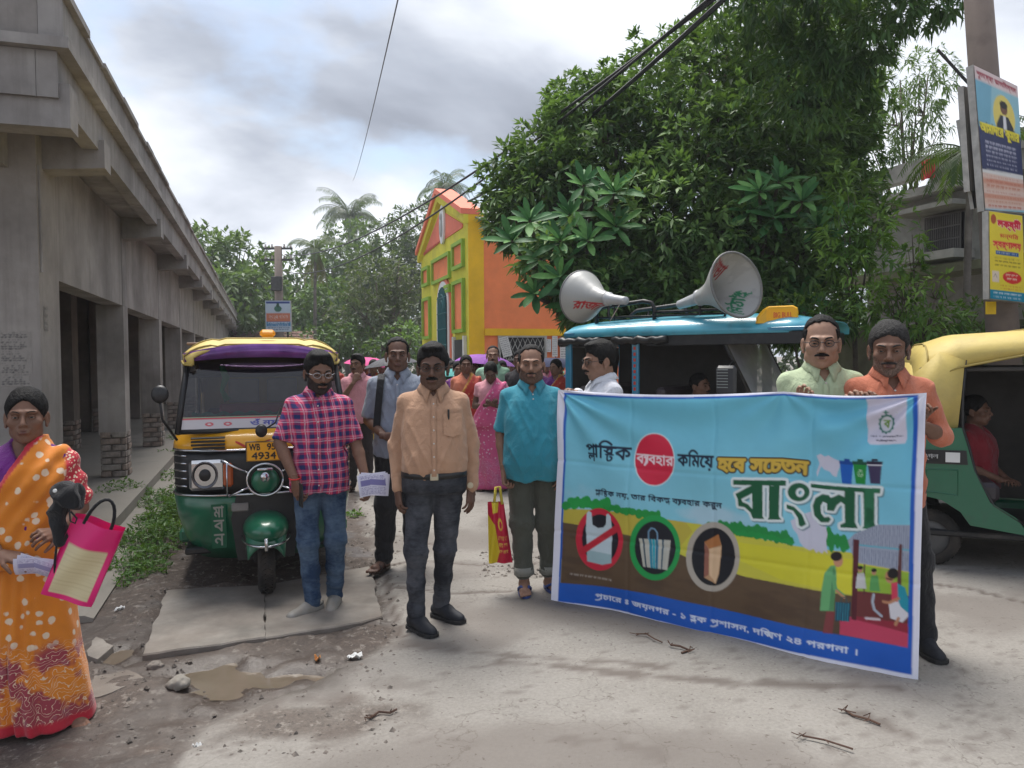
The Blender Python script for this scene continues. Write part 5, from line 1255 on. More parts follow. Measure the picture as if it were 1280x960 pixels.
def person(label, loc, rz=0, H=1.70, skin='mid', hi=True, head=None, hair='short', hairm=None, arms=None, legs=None, top=None, bottom=None, shoes='shoe', shoem=None,
           glasses=None, mous=0, beard=None, prof=None, category='person', group=None, headscale=1.05, yaw=0, tilt=0, roll=0, seedv=0, lowcut=None, hem=None, vee=.06, collar=None, placket=None, belt=False,
           sleeve='short', sari=None, lean=0, name='person', seated=False, headkw=None, pocket=False, hide_legs=False):
    k = H / (1.578 + .131 * headscale); S_ = SKIN[skin]; t = thing(name, label, category, loc, rz, group); r_ = random.Random(seedv)
    prof = prof or {}; fem = prof.get('fem', False); zs, a, b, cy = torso_profile(**prof); w = prof.get('w', 1.0); cx = [0] * len(zs)
    hB = .013 if hi else .022; hH = .0041 if hi else .0088; hC = .0088 if hi else .019
    A = arms or {}; Lg = legs or {}
    sh = {}; 
    for sd_, q in (('l', -1), ('r', 1)):
        d = A.get(sd_, {}); sx = (.158 if not fem else .145) * w
        if not fem and not d.get('raw'): d = dict(d); [d.update({z_: (d[z_][0] * .88, d[z_][1], d[z_][2])}) for z_ in ('e', 'w') if z_ in d and abs(d[z_][0]) > .13]
        sh[sd_] = (v3(q * sx, .014, 1.358), np.array(d.get('e', (q * (sx + .020), .04, 1.10)), float), np.array(d.get('w', (q * (sx + .022), -.02, .86)), float), d)
    lg = {}
    for sd_, q in (('l', -1), ('r', 1)):
        d = Lg.get(sd_, {}); lg[sd_] = (v3(q * .085, .01, .87), np.array(d.get('k', (q * .095, -.01, .48)), float), np.array(d.get('a', (q * .10, .03, .085)), float), d.get('yaw', q * .25), d)
    # ---- body
    lo = [-.55, -.5, -.03]; hi_ = [.55, .45, 1.56]
    allp = np.array([p for v in sh.values() for p in v[:3]] + [p for v in lg.values() for p in v[:3]]); lo = np.minimum(allp.min(0) - .16, (-.25, -.22, .0)); hi_ = np.maximum(allp.max(0) + .16, (.25, .22, 1.56))
    if hide_legs: lo[2] = max(lo[2], .6)
    s = SDF(lo, hi_, hB)
    s.loft(zs, a, b, cx, cy, grow=-.018, p=2.3, z0=.90)
    if not hide_legs: s.cone((-.07, 0, .90), (.07, 0, .90), .075, .075, k=.05)
    for sd_ in 'lr':
        S0, E0, W0, d = sh[sd_]; s.cone(S0, E0, .046, .037, k=.03); s.cone((S0[0] * .30, .03, 1.400), S0 + (0, 0, .0), .042, .042, k=.04); s.cone(E0, E0 + (W0 - E0) * .3, .037, .039, k=.012); s.cone(E0 + (W0 - E0) * .3, W0, .039, .0255, k=.012)
        if not hide_legs: Hh, K0, A0, yw, dd = lg[sd_]; s.cone(Hh, K0, .062, .046, k=.03); s.cone(K0, K0 * .6 + A0 * .4 + (0, .015, 0), .050, .050, k=.02); s.cone(K0 * .6 + A0 * .4 + (0, .015, 0), A0, .048, .034, k=.02)
    s.cone((0, .02, 1.38), (0, .026, 1.52), .062 if not fem else .052, .055 if not fem else .046, k=.04)
    parts = [s.mesh()]
    # ---- head
    hk = dict(h=hH, fem=fem, neck=.054 if not fem else .046); hk.update(headkw or {})
    V, F = get_head('h', **hk); hs_ = headscale; R = np.array(Matrix.Rotation(yaw, 3, 'Z') @ Matrix.Rotation(roll, 3, 'Y') @ Matrix.Rotation(tilt, 3, 'X')); piv = v3(0, .025, -.12)
    def HT(V): return ((np.asarray(V, float) - piv) @ R.T + piv) * hs_ + v3(0, lean, 1.575)
    parts.append((HT(V).astype(np.float32), F))
    # ---- hands
    for sd_, q in (('l', -1), ('r', 1)):
        S0, E0, W0, d = sh[sd_]
        if d.get('hand', True):
            f = d.get('f', tuple(W0 - E0)); pn = d.get('pn', (-q * .8, .2, 0)); parts.append(hand_parts(W0 + unit(f) * .012, f, pn, d.get('curl', .32), d.get('ts', 1 if q > 0 else -1), .0042 if hi else .0095, spread=d.get('spread', .08), curls=d.get('curls')))
    # ---- feet
    barefoot = shoes in ('flipflop', 'sandal', 'bare')
    if not hide_legs:
        for sd_, q in (('l', -1), ('r', 1)):
            Hh, K0, A0, yw, dd = lg[sd_]; fz = A0[2] - .085; dirv = v3(sin(yw) * 1, -cos(yw), 0); Rf = dd.get('pitch', 0)
            if barefoot:
                h_ = .0055 if hi else .014; c = v3(A0[0], A0[1], fz); s = SDF(c + (-.16, -.27, -.02), c + (.16, .14, .16), h_); sv = np.cross(dirv, (0, 0, 1)) * -1
                z0 = fz + .018
                s.cone(A0 + (0, .0, .04), A0 - (0, 0, .03), .034, .036, k=.01); s.cone(A0 + v3(0, 0, -.05) - dirv * .035, A0 + v3(0, 0, -.052) + dirv * .05, .030, .030, k=.02)
                s.cone(A0 + v3(0, 0, -.035) + dirv * .02, c + dirv * .13 + v3(0, 0, .035), .034, .022, k=.025, fl=((0, 0, 1), 1.1)); s.cone(c + dirv * .12 - sv * .022 + v3(0, 0, .030), c + dirv * .12 + sv * .022 + v3(0, 0, .028), .020, .018, k=.02)
                for i, (o_, l_, r0) in enumerate(((-q * .028, .052, .0125), (-q * .008, .046, .0095), (q * .008, .040, .009), (q * .022, .032, .0085), (q * .034, .022, .008))):
                    p = c + dirv * .135 + np.cross(v3(0, 0, 1), dirv) * -o_ * 1.0 + v3(0, 0, .026); s.cone(p, p + dirv * l_ + v3(0, 0, -.006), r0, r0 * .9, k=.004)
                parts.append(s.mesh())
    V, F = join(parts); body = mesh_obj('body', V * k, F, S_, t, True)
    # ---- face details
    def put(mb, nm, m, smooth=True): V_ = HT(np.array(mb.V)) * k; return mesh_obj(nm, V_, mb.F, m, t, smooth)
    hm = hairm or M_HAIR
    for q in (-1, 1):
        ey = put(MB().ell((q * .031, -.0765, .0005), (.0122, .0110, .0062), 10, 8), 'eye', M_EYEW)
        put(MB().ell((q * .031, -.0840, .0), (.0062, .0042, .0062), 10, 8), 'iris', M_IRIS)
        put(MB().tube([(q * .0445, -.0765, -.001), (q * .038, -.0845, .0052), (q * .030, -.0872, .0072), (q * .021, -.0860, .0045), (q * .0175, -.084, -.0005)], [.0022, .0036, .0042, .0034, .002], 6), 'upper_eyelid', S_)
        put(MB().tube([(q * .0445, -.0765, -.002), (q * .037, -.0835, -.0062), (q * .029, -.0860, -.0070), (q * .0185, -.084, -.003)], [.0018, .0028, .0030, .0018], 6), 'lower_eyelid', S_)
        put(MB().tube([(q * .013, -.0985, .0190), (q * .026, -.0965, .0255), (q * .040, -.0855, .0265), (q * .050, -.074, .021)], [.0028, .0042, .0036, .0018] if not fem else [.0016, .0026, .0024, .001], 6), 'eyebrow', hm)
    hm = hairm or M_HAIR
    mb = MB(); mb.tube([(-.022, -.0895, -.0600), (-.010, -.0985, -.0570), (0, -.1000, -.0582), (.010, -.0985, -.0570), (.022, -.0895, -.0600)], [.0012, .0036, .0034, .0036, .0012], 6)
    mb.tube([(-.019, -.091, -.0625), (-.008, -.0995, -.0668), (.008, -.0995, -.0668), (.019, -.091, -.0625)], [.0012, .0048, .0048, .0012], 6); put(mb, 'lips', M_LIP)
    if mous:
        mb = MB(); pts = [(x, -.1010 - .004 + abs(x) * .42 * (abs(x) / .03 if abs(x) > .01 else .4), -.0492 - abs(x) * .12 - (.35 * max(0, abs(x) - .022))) for x in np.linspace(-.031, .031, 13)]
        mb.tube(pts, [.0018 + .0052 * mous * (1 - (abs(p[0]) / .033) ** 2) for p in pts], 8, flat=1.2); put(mb, 'moustache', hm)
    if beard:
        Vh, Fh = get_head('h', **hk); n = vnormals(Vh, Fh); m = (Vh[:, 2] < -.045 + .9 * np.maximum(0, np.abs(Vh[:, 0]) - .03)) & (Vh[:, 2] > -.118) & (Vh[:, 1] < .0 - 0 * Vh[:, 0]) & ~((np.abs(Vh[:, 0]) < .024) & (np.abs(Vh[:, 2] + .0615) < .0085)) & ~((np.abs(Vh[:, 0]) < .02) & (Vh[:, 2] > -.047))
        fm = m[Fh].all(1); use = np.unique(Fh[fm]); remap = np.full(len(Vh), -1); remap[use] = np.arange(len(use))
        mesh_obj('beard', (HT(Vh[use] + n[use] * .0012) * k), remap[Fh[fm]].astype(np.int32), beard, t, True)
    if hair != 'none':
        Vh, Fh = hair_mesh(hair, .0064 if hi else .013, seedv); mesh_obj('hair', HT(Vh) * k, Fh, hm, t, True)
    if glasses:
        mb = MB(); 
        for q in (-1, 1):
            mb.tube([(q * .032 + .0205 * cos(a_) * (1 if abs(cos(a_)) < .8 else .96), -.1015 + .007 * (cos(a_) * q > 0) * abs(cos(a_)), .0005 + .0150 * sin(a_)) for a_ in np.linspace(0, 2 * pi, 21)], .0019, 5)
            mb.tube([(q * .0525, -.094, .004), (q * .074, -.06, .004), (q * .080, .0, .003)], .0017, 5)
        mb.tube([(-.012, -.103, .003), (0, -.108, .006), (.012, -.103, .003)], .0018, 5); put(mb, 'spectacles', glasses)
        for q in (-1, 1): put(MB().add([(q * .032 + .0195 * cos(a_), -.1012 + .006 * max(0, cos(a_) * q), .0005 + .0145 * sin(a_)) for a_ in np.linspace(0, 2 * pi, 16, endpoint=False)], [tuple(range(16))]), 'lens', MATS['lens'], False)
    # ---- nails on the visible hands are left to the skin at this distance
    res = {'t': t, 'k': k, 'HT': HT, 'sh': sh, 'lg': lg, 'prof': (zs, a, b, cy)}
    # ---- top
    if top:
        hm_ = hem if hem is not None else (.80 if not belt else .93); al = []
        s = SDF(np.minimum(allp.min(0) - .12, (-.28, -.3, hm_ - .03)) * (1, 1, 0) + (0, 0, min(hm_ - .03, allp[:6, 2].min() - .08)), np.maximum(allp.max(0) + .12, (.28, .25, 1.52)) * (1, 1, 0) + (0, 0, max(1.53, allp[:6, 2].max() + .1)), hC)
        gz = [.024, .020, .018, .014, .011, .010, .010, .010, .010, .010, .010, .010] if not belt else [0, -.004, -.006, .014, .018, .012, .010, .010, .010, .010, .010, .010]
        s.loft(zs, [p_ + g_ for p_, g_ in zip(a, gz)], [p_ + g_ for p_, g_ in zip(b, gz)], cx, cy, p=2.35, z0=hm_ if not belt else .905, z1=1.465)
        for sd_ in 'lr':
            S0, E0, W0, d = sh[sd_]
            if sleeve == 'none': continue
            s.cone((S0[0] * .36, .028, 1.402), S0 + (0, 0, .0), .046, .054 if not fem else .046, k=.035)
            sl_t = {'short': .78, 'half': .95, 'cap': .5, 'long': 1.0, 'rolled': 1.0}[sleeve]; r1 = .056 if not fem else .049
            if sleeve in ('long', 'rolled'):
                we = W0 if sleeve == 'long' else E0 + (W0 - E0) * .25
                s.cone(S0, E0, r1 * 1.02, .050, k=.035); s.cone(E0, we, .051, .039 if sleeve == 'long' else .047, k=.02)
            else:
                e = S0 + (E0 - S0) * sl_t; s.cone(S0 + (0, 0, -.005), e, r1, r1 * .98, k=.035)
                # square off the sleeve mouth
                nd = unit(E0 - S0); ec = e + nd * .0
                Rr = ec
                sl, X_, Y_, Z_ = s.sub(ec - .12, ec + .12); dd_ = (X_ - ec[0]) * nd[0] + (Y_ - ec[1]) * nd[1] + (Z_ - ec[2]) * nd[2]
                rad = (X_ - ec[0]) ** 2 + (Y_ - ec[1]) ** 2 + (Z_ - ec[2]) ** 2; s.D[sl] = np.where(rad < .10 ** 2, np.maximum(s.D[sl], dd_), s.D[sl])
        if vee: s.cut(lambda X, Y, Z: -np.maximum(np.maximum(np.abs(X) * 1.0 - (Z - (1.45 - vee)) * .55, Y + .0), -1) if False else -np.maximum(np.abs(X) - (Z - (1.45 - vee)) * .62, Y - .0 + 0 * X))
        V, F = s.mesh(); n = vnormals(V, F)
        wst = np.exp(-((V[:, 2] - 1.02) / .10) ** 2); amp = .007 + .006 * wst
        amp = np.where(np.abs(V[:, 0]) > .19 * w, .007, amp)
        ax_ = np.abs(V[:, 0]); r1_ = ridge(V[:, 0] * 7 + seedv * 3.7 + V[:, 2] * 5, V[:, 1] * 6, V[:, 2] * 7 - ax_ * 16); r2_ = ridge(V[:, 0] * 15 - V[:, 2] * 9 + seedv, V[:, 1] * 13 + seedv, V[:, 2] * 13 + ax_ * 18)
        r3_ = ridge(V[:, 0] * 5 + seedv, V[:, 1] * 6 + seedv, V[:, 2] * 2.5)
        fo = 1.15 * (r1_ ** 2 - .4) + .55 * (r2_ ** 2 - .4) + 1.0 * (r3_ ** 2 - .4) * np.clip((1.3 - V[:, 2]) / .2, 0, 1)
        fo = fo * np.clip((1.44 - V[:, 2]) / .08, 0, 1); V = V + n * (amp * fo)[:, None]
        if hm_ < .9: V[:, 2] += np.where(V[:, 2] < hm_ + .03, .010 * np.sin(np.arctan2(V[:, 1], V[:, 0]) * 5 + seedv), 0)
        sh_o = mesh_obj('shirt' if not fem else 'blouse', V * k, F, top, t, True); res['topV'] = V
        if collar == 'shirt' or collar == 'polo':
            mb = MB(); rings = [[], [], [], []]; g = .20 if collar == 'shirt' else .26
            for i in range(25):
                ph = -pi / 2 + g + (2 * pi - 2 * g) * i / 24; c_, s_ = cos(ph), sin(ph); fr = max(0, -s_); z0 = 1.462 - .030 * fr; pt = max(0, fr - .80) / .2
                X0, Y0 = .062 * w, .062
                rings[0].append((X0 * c_, .026 + Y0 * s_ - .010 * fr, z0 - .012)); rings[1].append(((X0 + .004) * c_, .026 + (Y0 + .004) * s_ - .010 * fr, z0 + .022))
                rings[2].append(((X0 + .011) * c_, .024 + (Y0 + .011) * s_ - .012 * fr, z0 + .018)); rings[3].append(((X0 + .036) * c_ + (.022 * pt * (1 if c_ > 0 else -1)), .020 + (Y0 + .040 + .014 * pt) * s_ - .018 * fr, z0 - .022 - .046 * pt - .008 * fr))
            mb.loft(rings, False, False); o = mesh_obj('collar', np.array(mb.V) * k, mb.F, top, sh_o, True)
            so = o.modifiers.new('thickness', 'SOLIDIFY'); so.thickness = .003
        if placket:
            mb = MB(); L_, R_ = [], []
            for z in np.linspace(1.45 - vee - .005, hm_ + .01, 26):
                y = front_y(V, 0, z)
                if y is None: continue
                L_.append(((-.014), y - .0030, z)); R_.append((.014, y - .0030, z))
            mb.loft([[(p[0], p[1] + .003, p[2]) for p in L_], L_, R_, [(p[0], p[1] + .003, p[2]) for p in R_]], False, False)
            if collar != 'polo' : mesh_obj('placket', np.array(mb.V) * k, mb.F, top, sh_o, True)
            mb = MB()
            for z in (np.linspace(1.36, hm_ + .06, 6) if collar != 'polo' else (1.375, 1.345)):
                y = front_y(V, 0, z)
                if y is not None: mb.lathe([(.0001, -.007), (.0052, -.006), (.0052, -.002)], (0, y, z), (0, 1, 0), 8)
            if mb.V: mesh_obj('buttons', np.array(mb.V) * k, mb.F, M_BTN, sh_o, True)
        if pocket:
            mb = MB(); g = []
            for i in range(9):
                row = []
                for j in range(9):
                    x = .055 + .105 * i / 8; z = 1.305 - .12 * j / 8 - (.012 * (1 - abs(i - 4) / 4) if j == 8 else 0); y = front_y(V, x, z, .012) or -.1; row.append((x, y - .004, z))
                g.append(row)
            mb.loft(g, False, False); mesh_obj('pocket', np.array(mb.V) * k, mb.F, top, sh_o, True)
    # ---- trousers
    if bottom and not hide_legs:
        s = SDF(np.minimum(allp[6:].min(0) - .14, (-.26, -.26, .03)), np.maximum(allp[6:].max(0) + .14, (.26, .24, 1.04)), hC * 1.3)
        s.loft(zs, a, b, cx, cy, grow=.012 if belt else .003, p=2.3, z0=.845, z1=1.0 if not belt else .966)
        fit = bottom[1:4]; cut_ = []
        for sd_ in 'lr':
            Hh, K0, A0, yw, dd = lg[sd_]; r1, r2, r3 = fit; An = A0 + (0, 0, dd.get('cuff', .0)); s.cone(Hh - (0, 0, .025), K0, .086, r1, k=.035); s.cone(K0, (K0 + An) / 2 + (0, .012, 0), r1 * 1.01, r2, k=.03); s.cone((K0 + An) / 2 + (0, .012, 0), An, r2, r3, k=.03); cut_.append(An[2] - .01)
        V, F = s.mesh(); n = vnormals(V, F); z = V[:, 2]
        wk = np.exp(-((z - .50) / .09) ** 2) * .8 + np.exp(-((z - .14) / .10) ** 2) * 1.3 + np.exp(-((z - .84) / .07) ** 2) * .6 + .25
        fo = (ridge(V[:, 0] * 7 + seedv, V[:, 1] * 7, z * 24 + V[:, 0] * 10) - .5) * wk * .013 + (ridge(V[:, 0] * 16, V[:, 1] * 15, z * 5 + seedv) - .5) * .006
        V = V + n * fo[:, None]; tr = mesh_obj('trousers', V * k, F, bottom[0], t, True); res['botV'] = V
        if len(bottom) > 4:
            mb = MB()
            for sd_ in 'lr':
                Hh, K0, A0, yw, dd = lg[sd_]; An = A0 + (0, 0, dd.get('cuff', .0)); d_ = unit(An - (K0 + An) / 2)
                mb.tube([An - d_ * .005 - d_ * .03, An + d_ * .022 - d_ * 0], [fit[2] + .010, fit[2] + .012], 18)
            mesh_obj('turned_up_cuffs', np.array(mb.V) * k, mb.F, bottom[4], tr, True)
    if belt:
        zb = [.932, .936, .964, .968]; mb = MB(); rings = []
        for z, g in zip(zb, (.012, .021, .021, .012)):
            A_ = np.interp(z, zs, a) + g; B_ = np.interp(z, zs, b) + g; C_ = np.interp(z, zs, cy); th = np.linspace(0, 2 * pi, 48, endpoint=False)
            c_, s_ = np.cos(th), np.sin(th); rr = (np.abs(c_) ** 2.3 + np.abs(s_) ** 2.3) ** (-1 / 2.3); rings.append([(A_ * rr[i] * c_[i], C_ + B_ * rr[i] * s_[i], z) for i in range(48)])
        mb.loft(rings, True, False); o = mesh_obj('belt', np.array(mb.V) * k, mb.F, M_LEATHER, t, True)
        yb_ = np.interp(.95, zs, cy) - np.interp(.95, zs, b) - .026; mb = MB().bbox(-.024, .024, yb_ - .004, yb_ + .003, .930, .970, .003); mesh_obj('buckle', np.array(mb.V) * k, mb.F, M_BUCK, o)
    # ---- footwear
    if not hide_legs:
        for sd_, q in (('l', -1), ('r', 1)):
            Hh, K0, A0, yw, dd = lg[sd_]; fz = A0[2] - .085; dirv = v3(sin(yw), -cos(yw), 0); c = v3(A0[0], A0[1], fz); sv = np.cross(v3(0, 0, 1), dirv)
            if shoes in ('shoe', 'clog', 'sneaker'):
                s = SDF(c + (-.20, -.24, -.01), c + (.20, .20, .17), .007 if hi else .015)
                hp_ = c - dirv * .045; s.cone(hp_ + (0, 0, .045), c + dirv * .05 + (0, 0, .045), .037, .040, k=.02, fl=((0, 0, 1), .95)); s.cone(c + dirv * .02 + (0, 0, .06), c + dirv * .13 + (0, 0, .032), .036, .030, k=.03)
                s.cone(c + dirv * .09 - sv * .006 + (0, 0, .030), c + dirv * .155 + (0, 0, .026), .040, .034 if shoes != 'clog' else .040, k=.02, fl=((0, 0, 1), 1.2))
                if shoes == 'sneaker': s.cone(A0 + (0, .0, .0), A0 - (0, 0, .03), .044, .044, k=.02)
                else: s.cone(A0 + (0, 0, -.01), A0 - (0, 0, .03), .040, .042, k=.02)
                s.cut(lambda X, Y, Z: (fz + .012) - Z + 0 * X + 0 * Y); V, F = s.mesh(); so_ = mesh_obj('shoe', V * k, F, shoem or M_LEATHER, t, True)
                mb = MB(); ring = []
                low = V[(V[:, 2] < fz + .03)]; th = np.arctan2(low[:, 1] - (c + dirv * .05)[1], low[:, 0] - (c + dirv * .05)[0]); cen = c + dirv * .05
                for i in range(32):
                    a0 = -pi + 2 * pi * i / 32; m = np.abs(((th - a0 + pi) % (2 * pi)) - pi) < .12; rr = (np.hypot(low[m, 0] - cen[0], low[m, 1] - cen[1]).max() if m.any() else .05) + .003; ring.append((cen[0] + rr * cos(a0), cen[1] + rr * sin(a0)))
                mb.loft([[(x, y, fz) for x, y in ring], [(x, y, fz + .019) for x, y in ring]], True, True); mesh_obj('sole', np.array(mb.V) * k, mb.F, (M_SOLEW if shoes == 'clog' else M_SOLE), so_, False)
                if shoes == 'clog':
                    mb = MB(); mb.tube([c + dirv * .01 + sv * .042 + (0, 0, .05), c - dirv * .055 + sv * .03 + (0, 0, .065), c - dirv * .085 + (0, 0, .065), c - dirv * .055 - sv * .03 + (0, 0, .065), c + dirv * .01 - sv * .042 + (0, 0, .05)], .006, 6)
                    for u_ in (-.02, 0, .02): mb.tube([c + dirv * .07 + sv * u_ + (0, 0, .072), c + dirv * .13 + sv * u_ + (0, 0, .054)], .004, 5)
                    mesh_obj('strap', np.array(mb.V) * k, mb.F, M_STRAPG, so_, True)
            elif shoes in ('flipflop', 'sandal'):
                mb = MB(); ring = []
                for i in range(28):
                    a0 = 2 * pi * i / 28; u_ = cos(a0) * .132 + .052; v_ = sin(a0) * (.044 + .008 * cos(a0)); ring.append(c + dirv * u_ + sv * v_)
                mb.loft([[(p[0], p[1], fz) for p in ring], [(p[0], p[1], fz + .016) for p in ring]], True, True); so_ = mesh_obj('sandal', np.array(mb.V) * k, mb.F, shoem or M_SOLE, t)
                mb = MB(); tp_ = c + dirv * .135 + v3(0, 0, .032)
                if shoes == 'flipflop':
                    for e in (-1, 1): mb.tube([tp_ - q * sv * .012, c + dirv * .10 + sv * e * .028 + (0, 0, .060), c + dirv * .055 + sv * e * .043 + (0, 0, .035), c + dirv * .03 + sv * e * .044 + (0, 0, .012)], [.005, .009, .009, .006], 7)
                else:
                    for u_, hgt in ((.10, .055), (.05, .075)): mb.tube([c + dirv * u_ + sv * .044 + (0, 0, .012), c + dirv * u_ + sv * .034 + (0, 0, hgt * .75), c + dirv * u_ + (0, 0, hgt), c + dirv * u_ - sv * .034 + (0, 0, hgt * .75), c + dirv * u_ - sv * .044 + (0, 0, .012)], .009, 7)
                mesh_obj('strap', np.array(mb.V) * k, mb.F, shoem or M_SOLE, so_, True)
    # ---- sari
    if sari:
        m, opt = sari; hC2 = .0095 if hi else .022; asx = opt.get('side', 1)   # shoulder that carries the drape (+1 = viewer's right)
        # skirt with pleats
        zz = [.03, .20, .45, .70, .86, .95, 1.02]; fl = opt.get('flare', 1.0)
        aa = [.245 * fl, .225 * fl, .205, .195, .192, .172, .150]; bb = [.185 * fl, .170 * fl, .150, .140, .135, .120, .108]; cc = [opt.get('sx', 0) * (1 - q / 1.0) for q in zz]; yy = [.0 + opt.get('sy', 0) * (1 - q) for q in zz]
        s = SDF((-.36 + min(0, opt.get('sx', 0)), -.34, -.01), (.36 + max(0, opt.get('sx', 0)), .34, 1.06), hC2)
        def pl(x, y, Z):
            th = np.arctan2(y, x); q = np.clip(1.0 - Z, 0, 1)
            fr = np.exp(-((th + pi / 2 + .25) / .75) ** 2)
            return (.012 * np.sin(th * 17 + 1.5 * np.sin(Z * 5)) * fr + .007 * np.sin(th * 9 + Z * 6 + seedv) + .010 * np.sin(th * 4 + 7 * Z)) * (q * 1.3 + .1)
        s.loft(zz, aa, bb, cc, yy, p=2.1, fold=pl); V, F = s.mesh(); n = vnormals(V, F)
        V = V + n * ((ridge(V[:, 0] * 9 + V[:, 2] * 4, V[:, 1] * 9, V[:, 2] * 5) - .5) * .010)[:, None]
        hz = V[:, 2]; col = np.zeros((len(V), 3), np.float32); col[:, 0] = sstep(.095, .075, hz); col[:, 1] = sstep(.48, .40, hz + .02 * np.sin(V[:, 0] * 30)); sk = mesh_obj('sari_skirt', V * k, F, m, t, True, cols=col)
        # drape over the torso
        s = SDF((-.33, -.30, .80), (.33, .28, 1.52), hC2)
        zs2 = zs; s.loft(zs, a, b, cx, cy, grow=.032, p=2.3, z0=.84, z1=1.475)
        S0, E0, W0, d = sh['r' if asx > 0 else 'l']; s.cone(S0 + (0, 0, .0), S0 + (E0 - S0) * opt.get('arm', .55), .064, .066, k=.04)
        e1 = opt.get('e1', (-.19, 1.02)); e2 = opt.get('e2', (.07, 1.47))   # edge running from the waist to the neck, on the front
        ex, ez = (e2[0] - e1[0]), (e2[1] - e1[1]); ln_ = math.hypot(ex, ez); nx, nz = ez / ln_, -ex / ln_
        def cutf(X, Y, Z):
            x = X * asx; dfr = -((x - e1[0]) * nx + (Z - e1[1]) * nz); dbk = -((x - (-.05)) * .8 + (Z - 1.0) * .0) - .02
            wy = np.clip((Y + .02) / .06, 0, 1); return dfr * (1 - wy) + dbk * wy + 0 * Z
        s.cut(cutf)
        V, F = s.mesh(); n = vnormals(V, F); x = V[:, 0] * asx; de = ((x - e1[0]) * nx + (V[:, 2] - e1[1]) * nz)
        par = de + 0; fo = .008 * np.sin(par * 75 + 2 * np.sin(V[:, 2] * 8)) + (ridge(V[:, 0] * 12, V[:, 1] * 10, V[:, 2] * 8) - .5) * .010; fo = fo * np.clip((1.46 - V[:, 2]) / .05, .2, 1)
        V = V + n * fo[:, None]; col = np.zeros((len(V), 3), np.float32); bw = opt.get('bw', .028); col[:, 0] = sstep(bw + .006, bw, de) * (V[:, 1] < .03); col[:, 2] = sstep(.19, .20, x) * opt.get('endpat', 0)
        col[:, 1] = sstep(.02, .0, V[:, 2] - .93) * 0; dr = mesh_obj('sari_drape', V * k, F, m, t, True, cols=col); res['drape'] = dr
    return res
# see-through lenses
t = NT('lens_glass'); t.base((.8, .8, .8)); t.p.inputs['Roughness'].default_value = .05; t.p.inputs['Transmission Weight'].default_value = 1.0; t.p.inputs['IOR'].default_value = 1.0; t.p.inputs['Alpha'].default_value = .35; MATS['lens'] = t.m
def sari_mat(name, base, motif, border, pat, sc=16, border2=None, dens=.30):
    t = NT(name); a = t.n('ShaderNodeAttribute', attribute_name='Col'); sp = t.n('ShaderNodeSeparateColor'); t.l(a.outputs['Color'], sp.inputs[0])
    def vor(scale, dist=0): 
        v = t.n('ShaderNodeTexVoronoi'); v.inputs['Scale'].default_value = scale; t.l(t.tc.outputs['Object'], v.inputs['Vector']); return v.outputs['Distance']
    wob = t.noise(40, 3, .6)
    d1 = t.math('ADD', vor(sc), t.math('MULTIPLY', wob, .22)); m1 = t.ramp(d1, [(dens, 1.0), (dens + .06, 0.0)])
    b0 = t.ramp(t.noise(4, 3), [(.3, tuple(q * .8 for q in base)), (.7, tuple(min(1, q * 1.1) for q in base))])
    c = t.mix(m1, b0, motif)
    # scroll work towards the hem
    wv = t.n('ShaderNodeTexWave'); wv.wave_type = 'RINGS'; wv.inputs['Scale'].default_value = 9; wv.inputs['Distortion'].default_value = 9; wv.inputs['Detail'].default_value = 2; wv.inputs['Detail Scale'].default_value = 2.2; t.l(t.tc.outputs['Object'], wv.inputs['Vector'])
    sc_ = t.ramp(wv.outputs['Fac'], [(.42, 0.0), (.50, 1.0), (.60, 1.0), (.68, 0.0)])
    lowc = t.mix(sc_, t.mix(t.ramp(t.noise(7, 3), [(.45, 0.0), (.52, 1.0)]), base, pat), motif)
    c = t.mix(t.math('MULTIPLY', sp.outputs[1], .9), c, lowc)
    d2 = t.ramp(t.math('ADD', vor(70), t.math('MULTIPLY', wob, .1)), [(.38, 1.0), (.46, 0.0)])
    c = t.mix(sp.outputs[2], c, t.mix(d2, border, motif)); c = t.mix(sp.outputs[0], c, border)
    t.base(c); t.p.inputs['Roughness'].default_value = .75; t.p.inputs['Specular IOR Level'].default_value = .25; t.p.inputs['Sheen Weight'].default_value = .2
    t.bump(t.math('ADD', t.noise(10, 4, .55, dist=1.0), t.math('MULTIPLY', t.noise(260, 2), .2)), .35, .015); return t.m

o = mesh_obj('weeds', *weeds_data[:2], M_LEAF, cols=weeds_data[2]); tag(o, kind='stuff')
rock('pale chunk of broken concrete at the edge of the brown puddle', 222, 862, .052, M_WALK, .6, 3)
rock('reddish piece of broken brick beside the brown puddle', 240, 849, .028, mat('brick_rubble', (.30, .12, .085), .9), .5, 5)
rock('grey stone lying by the weeds near the walkway', 130, 650, .085, M_WALK, .35, 8)
rock('small reddish brick lump in the mud left of the plaid-shirted man', 108, 742, .04, mat('brick_rubble_dark', (.20, .09, .07), .9), .5, 9)
rock('flat grey rubble lump between the slab and the puddle', 195, 838, .04, M_SLAB, .45, 12)
def litter(label, px, py, w_, seed, m=None):
    r = random.Random(seed); g_ = G(px, py); mb = MB(); mb.sheet(lambda u, v: ((u - .5) * w_, (v - .5) * w_ * .6, .006 + .012 * abs(sin(u * 7 + seed)) + .010 * sin(v * 6 + u * 3)), 8, 6)
    o = mb.make('paper_scrap', m or C_WHT, None, False); o.location = (g_.x, g_.y, ground_z(g_.x, g_.y)); o.rotation_euler = (0, 0, r.uniform(0, 3)); tag(o, label, 'litter')
